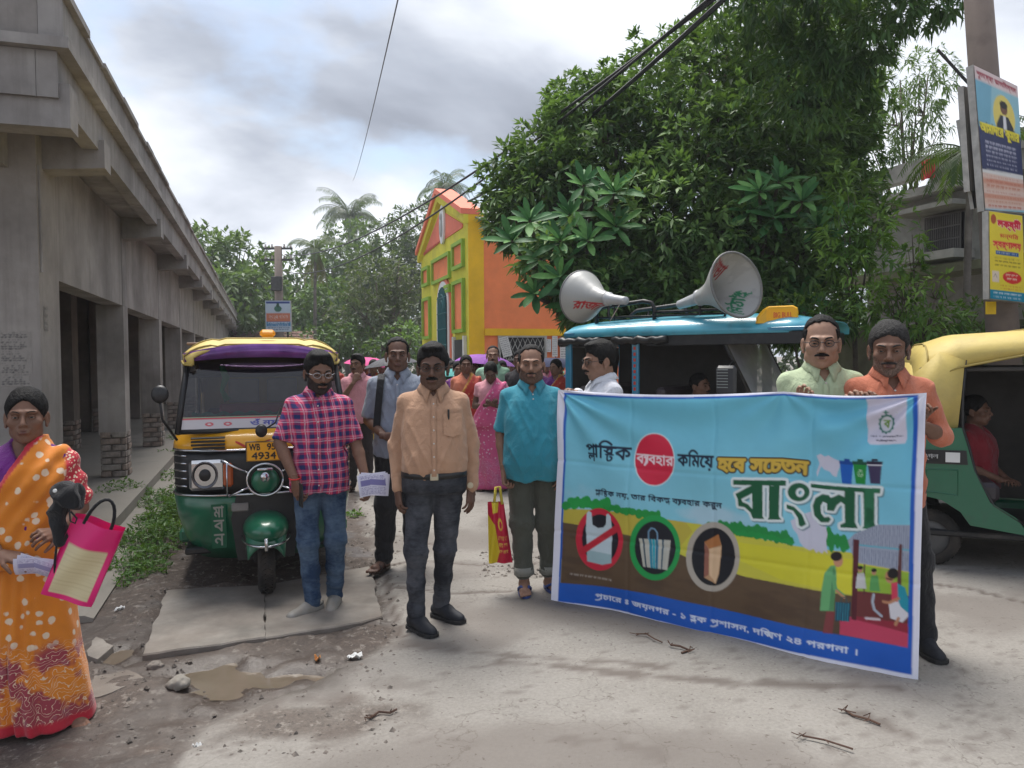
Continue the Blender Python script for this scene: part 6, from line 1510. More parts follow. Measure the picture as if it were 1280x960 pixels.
litter('white paper scrap on the mud by the road edge', 444, 826, .075, 1); litter('white paper scrap at the bottom left of the road', 247, 940, .04, 2); litter('crumpled pale scrap under the slab edge by the lady', 150, 762, .06, 3); litter('small white scrap near the weeds', 208, 622, .06, 4); litter('orange wrapper scrap at the right end of the puddle', 397, 832, .05, 5, mat('wrapper', (.45, .20, .06), .5))
def twig(label, pts, r, seed):
    rr = random.Random(seed); P0 = G(*pts[0]); mb = MB(); path = []
    for px, py in pts: q = G(px, py); path.append(Vector((q.x - P0.x, q.y - P0.y, ground_z(q.x, q.y) + .006 + rr.uniform(0, .012))))
    mb.tube(path, r, 5); 
    for k in range(4):
        a = rr.choice(path[:-1]); mb.tube([a, a + Vector((rr.uniform(-.03, .03), rr.uniform(-.03, .03), rr.uniform(0, .015))), a + Vector((rr.uniform(-.035, .035), rr.uniform(-.035, .035), .002))], r * .5, 4)
    o = mb.make('twig', mat('dry_twig', (.085, .045, .03), .9)); o.location = (P0.x, P0.y, 0); tag(o, label, 'twig')
twig('curled dry twig in front of the left half of the banner', [(795, 802), (808, 804), (818, 810), (828, 813)], .004, 1); twig('frayed dry husk just right of the curled twig', [(838, 818), (850, 820), (862, 823), (852, 826)], .006, 2)
twig('dark tuft of dry fibre near the bottom middle of the road', [(462, 910), (474, 903), (488, 904), (496, 900)], .005, 3); twig('long brown shred lying at the lower right of the road', [(1056, 900), (1066, 906), (1085, 912), (1100, 918)], .005, 4); twig('thin brown twig at the bottom right', [(1003, 934), (1030, 940), (1066, 952)], .004, 5)
for k in range(26):
    pass
# ================================================================== the people, where they stand
def plaid_mat():
    t = NT('plaid_cotton'); sp = t.n('ShaderNodeSeparateXYZ'); mp = t.n('ShaderNodeMapping'); t.l(t.tc.outputs['Object'], mp.inputs[0]); mp.inputs[2].default_value = (0, .03, .02)
    wb = t.n('ShaderNodeVectorMath', operation='ADD'); nz = t.n('ShaderNodeTexNoise'); nz.inputs['Scale'].default_value = 5; t.l(t.tc.outputs['Object'], nz.inputs['Vector'])
    s2 = t.n('ShaderNodeVectorMath', operation='SCALE'); s2.inputs[3].default_value = .03; t.l(nz.outputs['Color'], s2.inputs[0]); t.l(mp.outputs[0], wb.inputs[0]); t.l(s2.outputs[0], wb.inputs[1]); t.l(wb.outputs[0], sp.inputs[0])
    def band(src, per, off, lo, hi): f = t.math('FRACT', t.math('ADD', t.math('MULTIPLY', src, 1 / per), off)); return t.math('MULTIPLY', t.math('GREATER_THAN', f, lo), t.math('LESS_THAN', f, hi))
    x, z = sp.outputs[0], sp.outputs[2]; xx = t.math('ADD', x, t.math('MULTIPLY', sp.outputs[1], .6))
    c = (.50, .035, .10)
    nav = t.math('MULTIPLY', t.math('ADD', band(xx, .062, .0, 0, .38), band(z, .062, .0, 0, .38)), .5); wh = t.math('MINIMUM', t.math('ADD', band(xx, .062, 0, .62, .72), band(z, .062, 0, .62, .72)), 1)
    pk = t.math('MULTIPLY', t.math('ADD', band(xx, .062, 0, .80, .92), band(z, .062, 0, .8, .92)), .5)
    c = t.mix(t.math('MINIMUM', t.math('MULTIPLY', nav, 1.3), 1.0), c, (.028, .038, .13)); c = t.mix(pk, c, (.62, .22, .32)); c = t.mix(t.math('MULTIPLY', wh, .38), c, (.62, .62, .68)); t.base(c)
    t.p.inputs['Roughness'].default_value = .85; t.p.inputs['Specular IOR Level'].default_value = .2; t.bump(t.noise(9, 4, .55, dist=1.2), .3, .02); return t.m
M_PLAID = plaid_mat()
C_PEACH = cloth('peach_check_cotton', (.44, .26, .165), .85, .10); C_POLO = cloth('turquoise_polo_knit', (.035, .27, .36), .8, .12, fine=.4); C_GREY = cloth('grey_cotton', (.23, .26, .32), .85); C_PINKS = cloth('pink_cotton', (.58, .26, .30), .85)
C_WHITE = cloth('white_cotton', (.68, .69, .74), .85, .04); C_LGREEN = cloth('pale_green_cotton', (.42, .50, .32), .85, .06); C_ORK = cloth('orange_cotton_kurta', (.54, .175, .10), .85, .14); C_GREENS = cloth('mint_shirt', (.28, .48, .34), .85)
def denim(name, c, worn):
    t = NT(name); n = t.noise(5, 4, .6); z = t.n('ShaderNodeSeparateXYZ'); t.l(t.tc.outputs['Object'], z.inputs[0]); f = t.ramp(t.math('ADD', n, t.math('MULTIPLY', t.noise(24, 4, .7, stretch=(1, 1, 2.5)), .35)), [(.55, 0.0), (.82, 1.0)]); t.base(t.mix(f, c, worn)); t.p.inputs['Roughness'].default_value = .85; t.p.inputs['Specular IOR Level'].default_value = .2
    t.bump(t.math('ADD', t.noise(14, 4, .6, dist=1.0, stretch=(1, 1, 1.8)), t.math('MULTIPLY', t.noise(320, 2), .3)), .5, .015); return t.m
D_BLUE = denim('blue_denim', (.022, .045, .095), (.10, .155, .23)); D_GREY = denim('washed_black_denim', (.022, .025, .032), (.085, .09, .105)); C_BLACKT = cloth('black_trouser', (.016, .016, .018), .8); C_OLIVE = cloth('olive_trouser', (.075, .078, .062), .85); C_CUFF = cloth('cuff_lining', (.24, .24, .21), .85)
C_BROWNT = cloth('dark_brown_trouser', (.030, .022, .022), .8)
S_BLACKN = mat('dark_navy_canvas', (.012, .014, .020), .7, .2, 30, .4, 120); S_CLOG = mat('grey_white_rubber', (.25, .24, .22), .6, .12, 8, .2, 40, dirt=.5, dirt_col=(.22, .18, .14), dscale=12); S_BLUE = mat('blue_rubber', (.03, .06, .22), .5); S_BROWN = mat('brown_leather', (.035, .018, .012), .4, .3, 14, .3, 60)
def at(px, py): p = G(px, py); return (p.x, p.y, ground_z(p.x, p.y))
class AW(dict): pass
def aim(loc, rz, H, hs, Wr, f, pn, E=None):
    # turn a grip given in the world into the figure's own frame
    k = H / (1.578 + .131 * hs); R = Matrix.Rotation(-rz, 3, 'Z'); q = R @ (Vector(Wr) - Vector(loc)) / k; d = dict(w=(q.x, q.y, q.z), f=tuple(R @ Vector(f)), pn=tuple(R @ Vector(pn)))
    if E is not None: q = R @ (Vector(E) - Vector(loc)) / k; d['e'] = (q.x, q.y, q.z)
    return d
def at_d(px, y): p = P(px, 500, y); return (p.x, y, 0.035)

R_OR = person('man in a peach-orange long-sleeved shirt, dark jeans and black slip-on shoes', at(545, 797), .10, 1.63, 'deep', hair='thick', glasses=M_GLASS_F, mous=1.15, beard=M_STUB,
    arms={'l': dict(e=(-.246, .06, 1.10), w=(-.244, -.02, .865), f=(.06, -.12, -1), pn=(.75, .3, 0), curl=.45), 'r': dict(e=(.246, .05, 1.10), w=(.244, .01, .865), f=(0, -.05, -1), pn=(-.7, .5, 0), curl=.30)},
    legs={'l': dict(k=(-.110, -.03, .49), a=(-.115, .04, .088), yaw=.62), 'r': dict(k=(.060, .06, .49), a=(.035, .24, .088), yaw=.78)},
    top=C_PEACH, bottom=(D_GREY, .062, .051, .045), shoes='shoe', shoem=S_BLACKN, prof=dict(w=.96, belly=.075), sleeve='long', belt=True, collar='shirt', placket=True, pocket=True, vee=.055, tilt=.10, yaw=-.05, seedv=1, headscale=1.10)
R_PO = person('man in a turquoise polo shirt and olive trousers beside the banner edge', at(666, 745), .06, 1.63, 'mid', hair='receding', beard=M_STUB, mous=.35,
    arms={'l': dict(e=(-.245, .02, 1.10), w=(-.225, -.06, .86), f=(.10, -.05, -1), pn=(.7, -.4, 0), curl=.85), 'r': dict(e=(.24, .06, 1.10), w=(.22, -.02, .86), pn=(-.6, .5, 0))},
    legs={'l': dict(k=(-.075, -.01, .48), a=(-.060, .0, .088), yaw=-.02, cuff=.055), 'r': dict(k=(.11, .0, .48), a=(.12, .04, .088), yaw=.3, cuff=.055)},
    top=C_POLO, bottom=(C_OLIVE, .080, .068, .060, C_CUFF), shoes='flipflop', shoem=S_BLUE, prof=dict(w=1.0, belly=.09), sleeve='half', collar='polo', placket=True, vee=.075, hem=.79, seedv=2, headkw=dict(jaw=1.12, cheeks=1.05), headscale=1.12, yaw=-.08)
R_PL = person('man with pale spectacles in a pink and navy plaid shirt and blue jeans', at(402, 765), .22, 1.64, 'dark', hair='thick', glasses=M_METALF, mous=1.0, beard=M_BEARD,
    arms={'l': dict(e=(-.275, -.04, 1.125), w=(-.165, -.15, .90), f=(.20, -.10, -1), pn=(.5, .5, 0), curl=.6), 'r': dict(e=(.265, -.02, 1.11), w=(.330, -.14, .89), f=(.25, -.15, -1), pn=(-.8, -.3, -.1), curl=.75)},
    legs={'l': dict(k=(-.075, -.03, .48), a=(-.055, -.03, .088), yaw=-.9), 'r': dict(k=(.095, -.01, .48), a=(.085, .10, .088), yaw=-.15)},
    top=M_PLAID, bottom=(D_BLUE, .065, .054, .048), shoes='clog', shoem=S_CLOG, prof=dict(w=.98, belly=.03), sleeve='half', collar='shirt', placket=True, vee=.05, hem=.80, yaw=.22, tilt=.16, seedv=3, headscale=1.12)
R_BP = person('tall man in a grey shirt with a black backpack strap over one shoulder', at(500, 716), .12, 1.70, 'deep', hair='receding', 
    arms={'l': dict(e=(-.245, .0, 1.10), w=(-.09, -.20, 1.00), f=(1, -.25, -.18), pn=(0, .9, .2), curl=.5), 'r': dict(e=(.24, .0, 1.10), w=(.10, -.2, 1.0), f=(-1, -.2, 0), pn=(0, .9, 0), curl=.5)},
    legs={'l': dict(k=(-.095, -.02, .48), a=(-.115, .0, .088), yaw=-.5), 'r': dict(k=(.1, .0, .48), a=(.1, .06, .088), yaw=.3)},
    top=C_GREY, bottom=(C_BLACKT, .080, .068, .062), shoes='sandal', shoem=S_BROWN, prof=dict(w=1.03), sleeve='half', collar='shirt', placket=True, vee=.07, hem=.84, yaw=.05, seedv=4, tilt=.02)
R_PK = person('man in a pink shirt raising a hand to his mouth', at(450, 617), .25, 1.60, 'dark', hi=False, hair='thick', mous=.8,
    arms={'l': dict(e=(-.25, -.06, 1.12), w=(-.06, -.17, 1.37), f=(.5, .25, 1), pn=(0, 1, 0), curl=.7), 'r': dict(e=(.24, .04, 1.10), w=(.22, -.02, .86))},
    legs={'l': dict(yaw=-.5), 'r': {}}, top=C_PINKS, bottom=(C_BROWNT, .08, .07, .062), shoes='sandal', shoem=S_BROWN, prof=dict(w=1.0), sleeve='half', collar='shirt', vee=.06, hem=.86, yaw=-.5, seedv=5)
LW = at_d(752, 5.22); hand = P(712, 487, 4.97)
R_WH = person('man in a white shirt, side-on, gripping the left top corner of the banner', LW, -1.25, 1.66, 'mid', hi=True, hair='thick', glasses=M_GLASS_F, mous=.8,
    arms={'r': dict(aim(LW, -1.25, 1.66, 1.12, P(722, 492, 4.99), (-1, -.75, .35), (0, -.2, -1), P(748, 545, 5.02)), curl=.85, raw=1), 'l': dict(e=(-.22, .05, 1.1), w=(-.2, -.1, .9))},
    top=C_WHITE, bottom=(C_BLACKT, .08, .07, .062), shoes='shoe', prof=dict(w=.98, belly=.03), sleeve='long', collar='shirt', vee=.03, seedv=6, tilt=.14, headscale=1.12)
LG = at_d(1027, 4.17)
R_GR = person('bespectacled man in a pale green shirt holding the top edge of the banner', LG, -.20, 1.765, 'light', hair='receding', glasses=M_GLASS_F, mous=.9,
    arms={'l': dict(aim(LG, -.20, 1.765, 1.14, P(1003, 515, 4.04), (0, -.10, 1), (0, -1, 0), P(985, 585, 4.20)), curl=.75, curls=(.55, .6, .75, .9), raw=1), 'r': dict(aim(LG, -.2, 1.765, 1.14, P(1062, 520, 3.93), (0, -.1, 1), (0, -1, 0), P(1078, 590, 4.15)), curl=.75, raw=1)},
    top=C_LGREEN, bottom=(C_BLACKT, .08, .07, .062), shoes='shoe', prof=dict(w=1.02, belly=.03), sleeve='half', collar='shirt', placket=True, vee=.09, seedv=7, headkw=dict(jaw=1.15, cheeks=1.08), headscale=1.14, tilt=.08, yaw=-.15)
LO = at_d(1112, 3.98)
R_OK = person('older grey-haired man in a faded orange shirt holding the right end of the banner', LO, -.22, 1.725, 'dark', hair='short', hairm=M_HAIRG, beard=M_STUBG, mous=.5,
    arms={'r': dict(aim(LO, -.22, 1.725, 1.16, P(1150, 530, 3.80), (-.35, -.5, 1), (0, -1, 0), P(1176, 545, 4.0)), curl=1.0, raw=1), 'l': dict(aim(LO, -.22, 1.725, 1.16, P(1085, 520, 3.90), (0, -.1, 1), (0, -1, 0), P(1070, 590, 4.05)), curl=.8, raw=1)},
    legs={'l': {}, 'r': dict(k=(.13, .0, .48), a=(.165, .0, .088), yaw=.25)},
    top=C_ORK, bottom=(C_BLACKT, .08, .07, .065), shoes='shoe', shoem=S_BLACKN, prof=dict(w=1.0, thin=.3), sleeve='rolled', collar='shirt', placket=True, vee=.10, hem=.76, seedv=8, headkw=dict(jaw=.9, cheeks=.95, nose=1.15), headscale=1.16, yaw=-.22, tilt=.12)
# long kurta tail
# the woman in the orange sari
M_SARI1 = sari_mat('orange_floral_sari', (.70, .225, .022), (.74, .58, .42), (.48, .022, .04), (.28, .03, .07), 19, dens=.37)
M_BLP = cloth('purple_blouse', (.13, .012, .17), .7)
R_LADY = person('woman in an orange floral sari and purple blouse carrying bags and papers at the left', at(42, 903), .22, 1.48, 'dark', hair='bun', headkw=dict(jaw=.92, cheeks=1.05), headscale=1.12,
    arms={'l': dict(e=(-.235, -.02, 1.10), w=(-.040, -.245, .945), f=(1, -.22, -.22), pn=(.1, .35, -1), curl=.26, spread=.13), 'r': dict(e=(.235, .03, 1.10), w=(.185, -.19, 1.02), f=(-.25, -1, .1), pn=(-.6, .1, -.6), curl=.8)},
    top=M_BLP, shoes='sandal', shoem=S_BROWN, legs={'l': dict(a=(-.10, .05, .088)), 'r': dict(k=(.12, -.02, .48), a=(.17, .03, .088), yaw=.55)}, prof=dict(fem=True, w=1.12, belly=.05), sleeve='cap', vee=.10, hem=.98, seedv=9, yaw=.22,
    sari=(M_SARI1, dict(side=1, e1=(-.21, 1.00), e2=(.045, 1.475), arm=.72, endpat=1, bw=.030, sx=.03, flare=1.02)))
# crowd behind
def crowd_sari(label, px, y, H, mats, skin='dark', rz=0, yaw=0, tilt=0, side=1, seedv=0, arms=None, bl=None, feet=True, hair='bun'):
    m, blm = mats
    return person(label, at_d(px, y), rz, H, skin, hi=False, hair=hair, top=blm, prof=dict(fem=True, w=1.1, belly=.04), sleeve='cap', vee=.08, hem=1.0, yaw=yaw, tilt=tilt, seedv=seedv, arms=arms, sari=(m, dict(side=side, endpat=0, bw=.03)), shoes='sandal', shoem=S_BROWN)
M_SPINK = sari_mat('pink_white_sari', (.62, .10, .24), (.70, .42, .50), (.60, .10, .24), (.55, .12, .25), 24, dens=.34); M_SRED = sari_mat('rust_red_sari', (.42, .045, .03), (.55, .22, .08), (.50, .25, .05), (.35, .03, .02), 20)
M_SYEL = sari_mat('yellow_sari', (.70, .48, .02), (.70, .60, .30), (.60, .10, .02), (.60, .30, .02), 20); M_SBLU = sari_mat('blue_sari', (.03, .08, .28), (.30, .40, .60), (.5, .4, .1), (.03, .06, .2), 20); M_SGRN = sari_mat('green_sari', (.03, .22, .12), (.4, .5, .2), (.5, .1, .1), (.02, .15, .08), 20)
crowd_sari('woman in a pink and white sari looking down at a phone held in both hands', 614, 8.9, 1.52, (M_SPINK, C_PINKS), 'deep', -.05, 0, .55, 1, 11, dict(l=dict(e=(-.22, 0, 1.1), w=(-.02, -.20, 1.13), f=(.8, -.4, .3), pn=(0, .5, .8), curl=.8), r=dict(e=(.22, 0, 1.1), w=(.06, -.2, 1.12), f=(-.6, -.4, .3), pn=(0, .5, .8), curl=.8)))
crowd_sari('woman in a rust-red sari behind the peach-shirted man', 583, 9.6, 1.58, (M_SRED, C_ORK), 'dark', .1, 0, 0, 1, 12)
person('man in a mint green shirt with a dark shoulder strap looking over the crowd', at_d(617, 10.0), .15, 1.70, 'light', hi=False, hair='receding', mous=.8, top=C_GREENS, bottom=(C_BROWNT, .08, .07, .06), prof=dict(w=1.05, belly=.05), sleeve='half', collar='shirt', vee=.07, seedv=13, yaw=-.15, arms={'l': dict(e=(-.25, .0, 1.12), w=(-.12, -.2, 1.0)), 'r': {}})
person('dark-haired person wrapped in a black scarf just left of the turquoise shirt', at_d(651, 9.7), -.15, 1.64, 'deep', hi=False, hair='long', top=cloth('black_scarf', (.02, .018, .022), .8), bottom=(C_BLACKT, .08, .07, .06), prof=dict(fem=True, w=1.1), sleeve='half', vee=0, seedv=14, yaw=-.3)
crowd_sari('woman in a yellow sari far back between the pink and grey shirts', 467, 12.5, 1.53, (M_SYEL, M_BLP), 'mid', -.1, .1, 0, 1, 15)
crowd = [(695, 10.6, 1.52, M_SRED, 'mid', 'woman in a red sari glimpsed between the turquoise shirt and the vehicle'), (566, 12.2, 1.5, M_SGRN, 'dark', 'woman in a green sari in the crowd at the foot of the yellow building'),
         (478, 14.2, 1.5, M_SBLU, 'dark', 'woman in a blue sari under the far dark umbrella'), (456, 14.0, 1.5, M_SRED, 'mid', 'woman in a red sari under the far pink umbrella'), (596, 11.8, 1.54, M_SBLU, 'dark', 'woman in a blue sari under the purple umbrella'),
         (640, 12.4, 1.52, M_SPINK, 'mid', 'woman in a pink sari in front of the barred window'), (672, 12.0, 1.55, M_SGRN, 'dark', 'woman in a green sari behind the turquoise shoulder'), (716, 11.8, 1.55, M_SBLU, 'dark', 'woman in a blue sari beyond the back of the blue vehicle'),
         (488, 12.9, 1.52, M_SRED, 'mid', 'woman in a red sari under the near dark umbrella'), (573, 10.9, 1.5, M_SYEL, 'mid', 'woman in a yellow sari just left of the rust-red sari'), (660, 13.4, 1.55, M_SYEL, 'mid', 'woman in a yellow sari at the barred window'), (628, 11.2, 1.5, M_SRED, 'deep', 'woman in a red sari behind the mint green shirt'), (683, 13.6, 1.55, M_SPINK, 'mid', 'woman in a pink sari at the right of the barred window')]
more = [(505, 13.4, 1.50), (530, 13.0, 1.52), (548, 14.0, 1.5), (560, 13.2, 1.55), (588, 13.8, 1.5), (606, 13.0, 1.52), (622, 14.4, 1.55), (648, 14.6, 1.5), (700, 13.0, 1.5), (444, 15.5, 1.5), (462, 16.0, 1.5), (494, 15.6, 1.52), (420, 15.0, 1.5), (712, 14.6, 1.55)]
proto = {}
for i, (px, y, H, m, skn, lab) in enumerate(crowd):
    key = (id(m), skn)
    if key in proto:
        o = copy_tree(proto[key]); o.location = at_d(px, y); o['label'] = lab; o['group'] = 'people gathered in the crowd'; o.rotation_euler = (0, 0, random.uniform(-.6, .6)); continue
    r = crowd_sari(lab, px, y, H, (m, random.choice((M_BLP, C_GREENS, C_ORK, C_PINKS))), skn, random.uniform(-.5, .5), random.uniform(-.3, .3), .05, random.choice((-1, 1)), 20 + i); r['t']['group'] = 'people gathered in the crowd'; proto[key] = r['t']
kinds = list(proto.values())
ORD = ['first', 'second', 'third', 'fourth', 'fifth', 'sixth', 'seventh', 'eighth', 'ninth', 'tenth', 'eleventh', 'twelfth', 'thirteenth', 'fourteenth']
for i, (px, y, H) in enumerate(more):
    src = kinds[i % len(kinds)]; o = copy_tree(src); o.location = at_d(px, y); o.rotation_euler = (0, 0, random.uniform(-.7, .7)); o.scale = (H / 1.52,) * 3
    base_ = src['label'].split(' sari')[0]; o['label'] = base_ + ' sari, ' + ORD[sorted(m_[0] for m_ in more).index(px)] + ' from the left in the back row of the crowd'; o['group'] = 'people gathered in the crowd'
# ================================================================== the printed banner
def homog(src, dst):
    A = []; b = []
    for (x, y), (u, v) in zip(src, dst): A += [[x, y, 1, 0, 0, 0, -u * x, -u * y], [0, 0, 0, x, y, 1, -v * x, -v * y]]; b += [u, v]
    return np.append(np.linalg.solve(np.array(A, float), np.array(b, float)), 1).reshape(3, 3)
K3 = 3; CW, CH = 1530, 1014
# artwork was drawn on an oblique sheet; HM squares it up on to the canvas
HM = homog([(22, 42), (1149, 50), (1126, 942), (4, 690)], [(0, 0), (CW, 0), (CW, CH), (0, CH)])
def hp(p): q = HM @ np.array([p[0], p[1], 1.0]); return (q[0] / q[2], q[1] / q[2])
def hq(pts): return [hp(p) for p in pts]
def c8(pts): return [((x / 4.8 + 900 - 690) * 2.4617, (y / 4.8 + 480 - 470) * 2.4617) for x, y in pts]
cv = Canvas(CW, CH, srgb(232, 232, 245))
def PL(pts, col, a=1.0): cv.poly(hq(pts), col, a)
def EL(cx, cy, rx, ry, col, n=48): PL([(cx + rx * cos(2 * pi * i / n), cy + ry * sin(2 * pi * i / n)) for i in range(n)], col)
def LNE(pts, wd, col): cv.line(hq(pts), wd, col)
BLUE = srgb(24, 92, 190)
PL([(40, 50), (1124, 55), (1107, 920), (24, 686)], BLUE)
PL([(46, 56), (1109, 60), (1094, 905), (31, 678)], srgb(112, 196, 220))
yy_, xx_ = np.mgrid[0:CH, 0:CW].astype(np.float32)
m = cv.mask([hq([(46, 56), (1109, 60), (1098, 640), (36, 440)])]).astype(np.float32)
cv.fill(m * np.clip((yy_ - 60) / 400, 0, 1) * .55, srgb(150, 212, 228)); cv.fill(m * sstep(.50, .72, fbm(xx_ / 260, yy_ / 170, 3.0, 4)) * sstep(250, 520, yy_) * .55, srgb(200, 215, 228)); cv.fill(m * sstep(1000, 1300, xx_) * .25, srgb(90, 180, 215))
# landscape
PL([(38, 405), (200, 409), (330, 430), (480, 452), (560, 478), (740, 515), (860, 530), (1102, 560), (1100, 850), (30, 640)], srgb(206, 200, 70))
PL([(38, 403), (120, 405), (240, 415), (400, 440), (420, 470), (380, 520), (36, 447)], srgb(196, 180, 70)); PL([(540, 500), (750, 530), (930, 560), (930, 670), (700, 620), (570, 560)], srgb(214, 208, 52))
def bushes(pts, h, col, seed):
    r = random.Random(seed)
    for (x0, y0), (x1, y1) in zip(pts[:-1], pts[1:]):
        n = int((x1 - x0) / 9)
        for k in range(n): t_ = k / n; EL(x0 + (x1 - x0) * t_, y0 + (y1 - y0) * t_ - r.uniform(0, h) * .5, r.uniform(7, 13), r.uniform(.4, 1) * h, col, 14)
bushes([(44, 395), (90, 392), (200, 405), (330, 425)], 16, srgb(30, 150, 66), 1); bushes([(60, 388), (180, 392)], 22, srgb(34, 160, 72), 2)
bushes([(470, 455), (560, 465), (740, 505)], 22, srgb(28, 140, 66), 3); bushes([(560, 478), (740, 508)], 12, srgb(30, 150, 70), 4); bushes([(836, 500), (920, 520)], 34, srgb(30, 140, 66), 5)
PL([(36, 445), (140, 462), (250, 488), (340, 522), (420, 558), (580, 608), (820, 655), (930, 672), (1100, 700), (1096, 845), (31, 640)], srgb(96, 76, 56))
m = cv.mask([hq([(36, 445), (140, 462), (250, 488), (340, 522), (420, 558), (580, 608), (820, 655), (930, 672), (1100, 700), (1096, 845), (31, 640)])]).astype(np.float32); cv.fill(m * sstep(.4, .7, fbm(xx_ / 120, yy_ / 40, 8.0, 4)) * .5, srgb(70, 52, 42))
PL([(30, 630), (300, 668), (500, 708), (700, 752), (885, 792), (1096, 834), (1094, 905), (26, 681)], BLUE)
scribble(cv, *hp((58, 601)), hp((180, 612))[0] - hp((58, 601))[0], 9, srgb(190, 180, 170), 3)
# the three roundels
EL(144, 498, 70, 98, srgb(204, 36, 62)); EL(146, 497, 54, 78, srgb(24, 26, 38))
PL([(107, 416), (113, 410), (121, 414), (124, 452), (140, 462), (156, 460), (164, 450), (166, 420), (172, 416), (179, 424), (182, 470), (179, 520), (178, 572), (150, 578), (106, 566), (106, 510), (104, 470)], srgb(196, 214, 222))
PL([(106, 530), (178, 545), (178, 572), (150, 578), (106, 566)], srgb(160, 190, 196)); LNE([(90, 536), (196, 462)], 30, srgb(196, 36, 56))
EL(308, 521, 75, 103, srgb(30, 160, 80)); EL(309, 521, 60, 84, srgb(22, 24, 36))
q = [(262, 492), (355, 497), (345, 590), (273, 581)]
PL(q, srgb(196, 196, 184)); cols_ = [srgb(40, 70, 90), srgb(190, 190, 180), srgb(30, 140, 170), srgb(40, 170, 190), srgb(30, 120, 150), srgb(200, 200, 190), srgb(60, 90, 110), srgb(190, 190, 180)]
for i, c_ in enumerate(cols_):
    t0, t1 = .10 + i * .105, .10 + i * .105 + .06 + (.03 if 2 <= i <= 4 else 0)
    PL([(262 + 93 * t0, 492 + 5 * t0), (262 + 93 * t1, 492 + 5 * t1), (273 + 72 * t1, 581 + 9 * t1), (273 + 72 * t0, 581 + 9 * t0)], c_)
LNE([(290, 494), (291, 470), (299, 459), (309, 462), (316, 474), (316, 496)], 6, srgb(120, 160, 190))
EL(484, 548, 84, 108, srgb(178, 170, 158)); EL(485, 548, 68, 90, srgb(16, 20, 30))
PL([(456, 502), (500, 478), (510, 516), (503, 600), (492, 632), (456, 612)], srgb(190, 150, 112)); PL([(456, 502), (500, 478), (508, 512), (470, 524)], srgb(178, 116, 66)); PL([(470, 524), (508, 516), (500, 602), (492, 630), (472, 604)], srgb(222, 188, 150)); PL([(456, 504), (469, 524), (470, 604), (456, 612)], srgb(150, 96, 80))
# lettering
def TX(s, xl, yt, xr, yb, col, **k):
    a = hp((xl, yt)); b = hp((xr, yb)); put_text(cv, s, a[0], a[1], b[0] - a[0], b[1] - a[1], col, **k)
EL(310, 245, 63, 83, srgb(212, 232, 238)); EL(310, 245, 60, 80, srgb(214, 38, 70))
TX('{pl}া{st}িক'.replace('{st}ি', 'ি{st}'), 104, 187, 236, 262, srgb(14, 34, 60), bold=2.4)
TX('{by}বহার', 254, 226, 368, 272, srgb(245, 225, 230), bold=1.6)
TX('কিমেয়'.replace('কিমেয়', 'কিমেয়'), 382, 212, 490, 280, srgb(14, 34, 60), bold=2.4)
TX('হেব সেচতন', 506, 242, 776, 302, srgb(214, 178, 70), bold=4.2, outline=(6, srgb(60, 50, 40)), shadow=(4, 5, srgb(40, 70, 80)))
TX('{pl}াি{st}ক নয়, তার িবক{lp} {by}বহার করুন', 132, 336, 512, 404, srgb(14, 34, 60), bold=1.4)
TX('{pr}চাের ঃ জয়নগর - ১ {bl}ক {pr}শাসন, দি{kk}ণ ২৪ পরগনা ।', 128, 662, 938, 864, srgb(225, 232, 245), bold=1.2)
# white map silhouettes behind the big word
PL([(803, 238), (815, 232), (828, 240), (840, 236), (858, 246), (876, 252), (878, 270), (872, 284), (868, 302), (856, 298), (845, 286), (826, 280), (818, 270), (812, 282), (806, 304), (803, 290), (812, 262)], srgb(208, 206, 222))
PL([(728, 440), (760, 420), (790, 410), (836, 450), (842, 480), (838, 500), (842, 540), (832, 530), (826, 540), (815, 532), (808, 538), (800, 525), (786, 530), (770, 520), (758, 505), (750, 480), (735, 462)], srgb(206, 206, 222))
big = [c8([(240, 592), (178, 590), (78, 640), (90, 672), (92, 715), (130, 722), (165, 755), (180, 792), (250, 797), (240, 780)]), c8([(178, 640), (112, 672), (118, 690), (150, 705), (178, 735)])[::1],
       c8([(68, 554), (378, 573), (377, 604), (66, 584)]), c8([(278, 598), (340, 602), (340, 785), (356, 804), (272, 801), (279, 785)]),
       c8([(385, 712), (430, 725), (480, 770), (505, 828), (478, 844), (462, 835), (455, 790), (425, 748), (386, 737)]), c8([(525, 586), (957, 611), (952, 640), (527, 609)]),
       c8([(742, 690), (735, 660), (700, 645), (670, 660), (650, 665), (640, 650), (600, 645), (560, 668), (543, 715), (555, 775), (595, 815), (640, 815), (655, 795), (640, 780), (615, 785), (595, 760), (592, 715), (605, 690), (630, 700), (632, 742), (672, 745), (690, 710), (715, 690), (742, 710)]),
       c8([(735, 618), (800, 622), (800, 815), (818, 851), (712, 846), (712, 828), (740, 815)]), c8([(850, 630), (918, 634), (920, 820), (934, 859), (845, 853), (856, 835)])]
mk = np.zeros((CH, CW), bool)
for i, p in enumerate(big):
    if i == 1: continue
    mk |= cv.mask([hq(p)])
hole = cv.mask([hq(big[1])]); ring = cv.mask([hq(c8([(455 + 66 * cos(a), 638 + 54 * sin(a)) for a in np.linspace(0, 2 * pi, 40, endpoint=False)]))]); rin = cv.mask([hq(c8([(464 + 26 * cos(a), 640 + 27 * sin(a)) for a in np.linspace(0, 2 * pi, 40, endpoint=False)]))])
mk = (mk & ~hole) | (ring & ~rin); ol = cv.dil(mk, 10); cv.fill(np.roll(np.roll(ol, 5, 0), 5, 1), srgb(90, 120, 130), .8); cv.fill(ol, srgb(222, 232, 232)); cv.fill(mk, srgb(10, 88, 54)); cv.fill((mk & (xx_ > hp(c8([(845, 640)])[0])[0])).astype(np.float32) * sstep(.45, .6, fbm(xx_ / 40, yy_ / 40, 2.0, 2)) * .5, srgb(50, 130, 90))
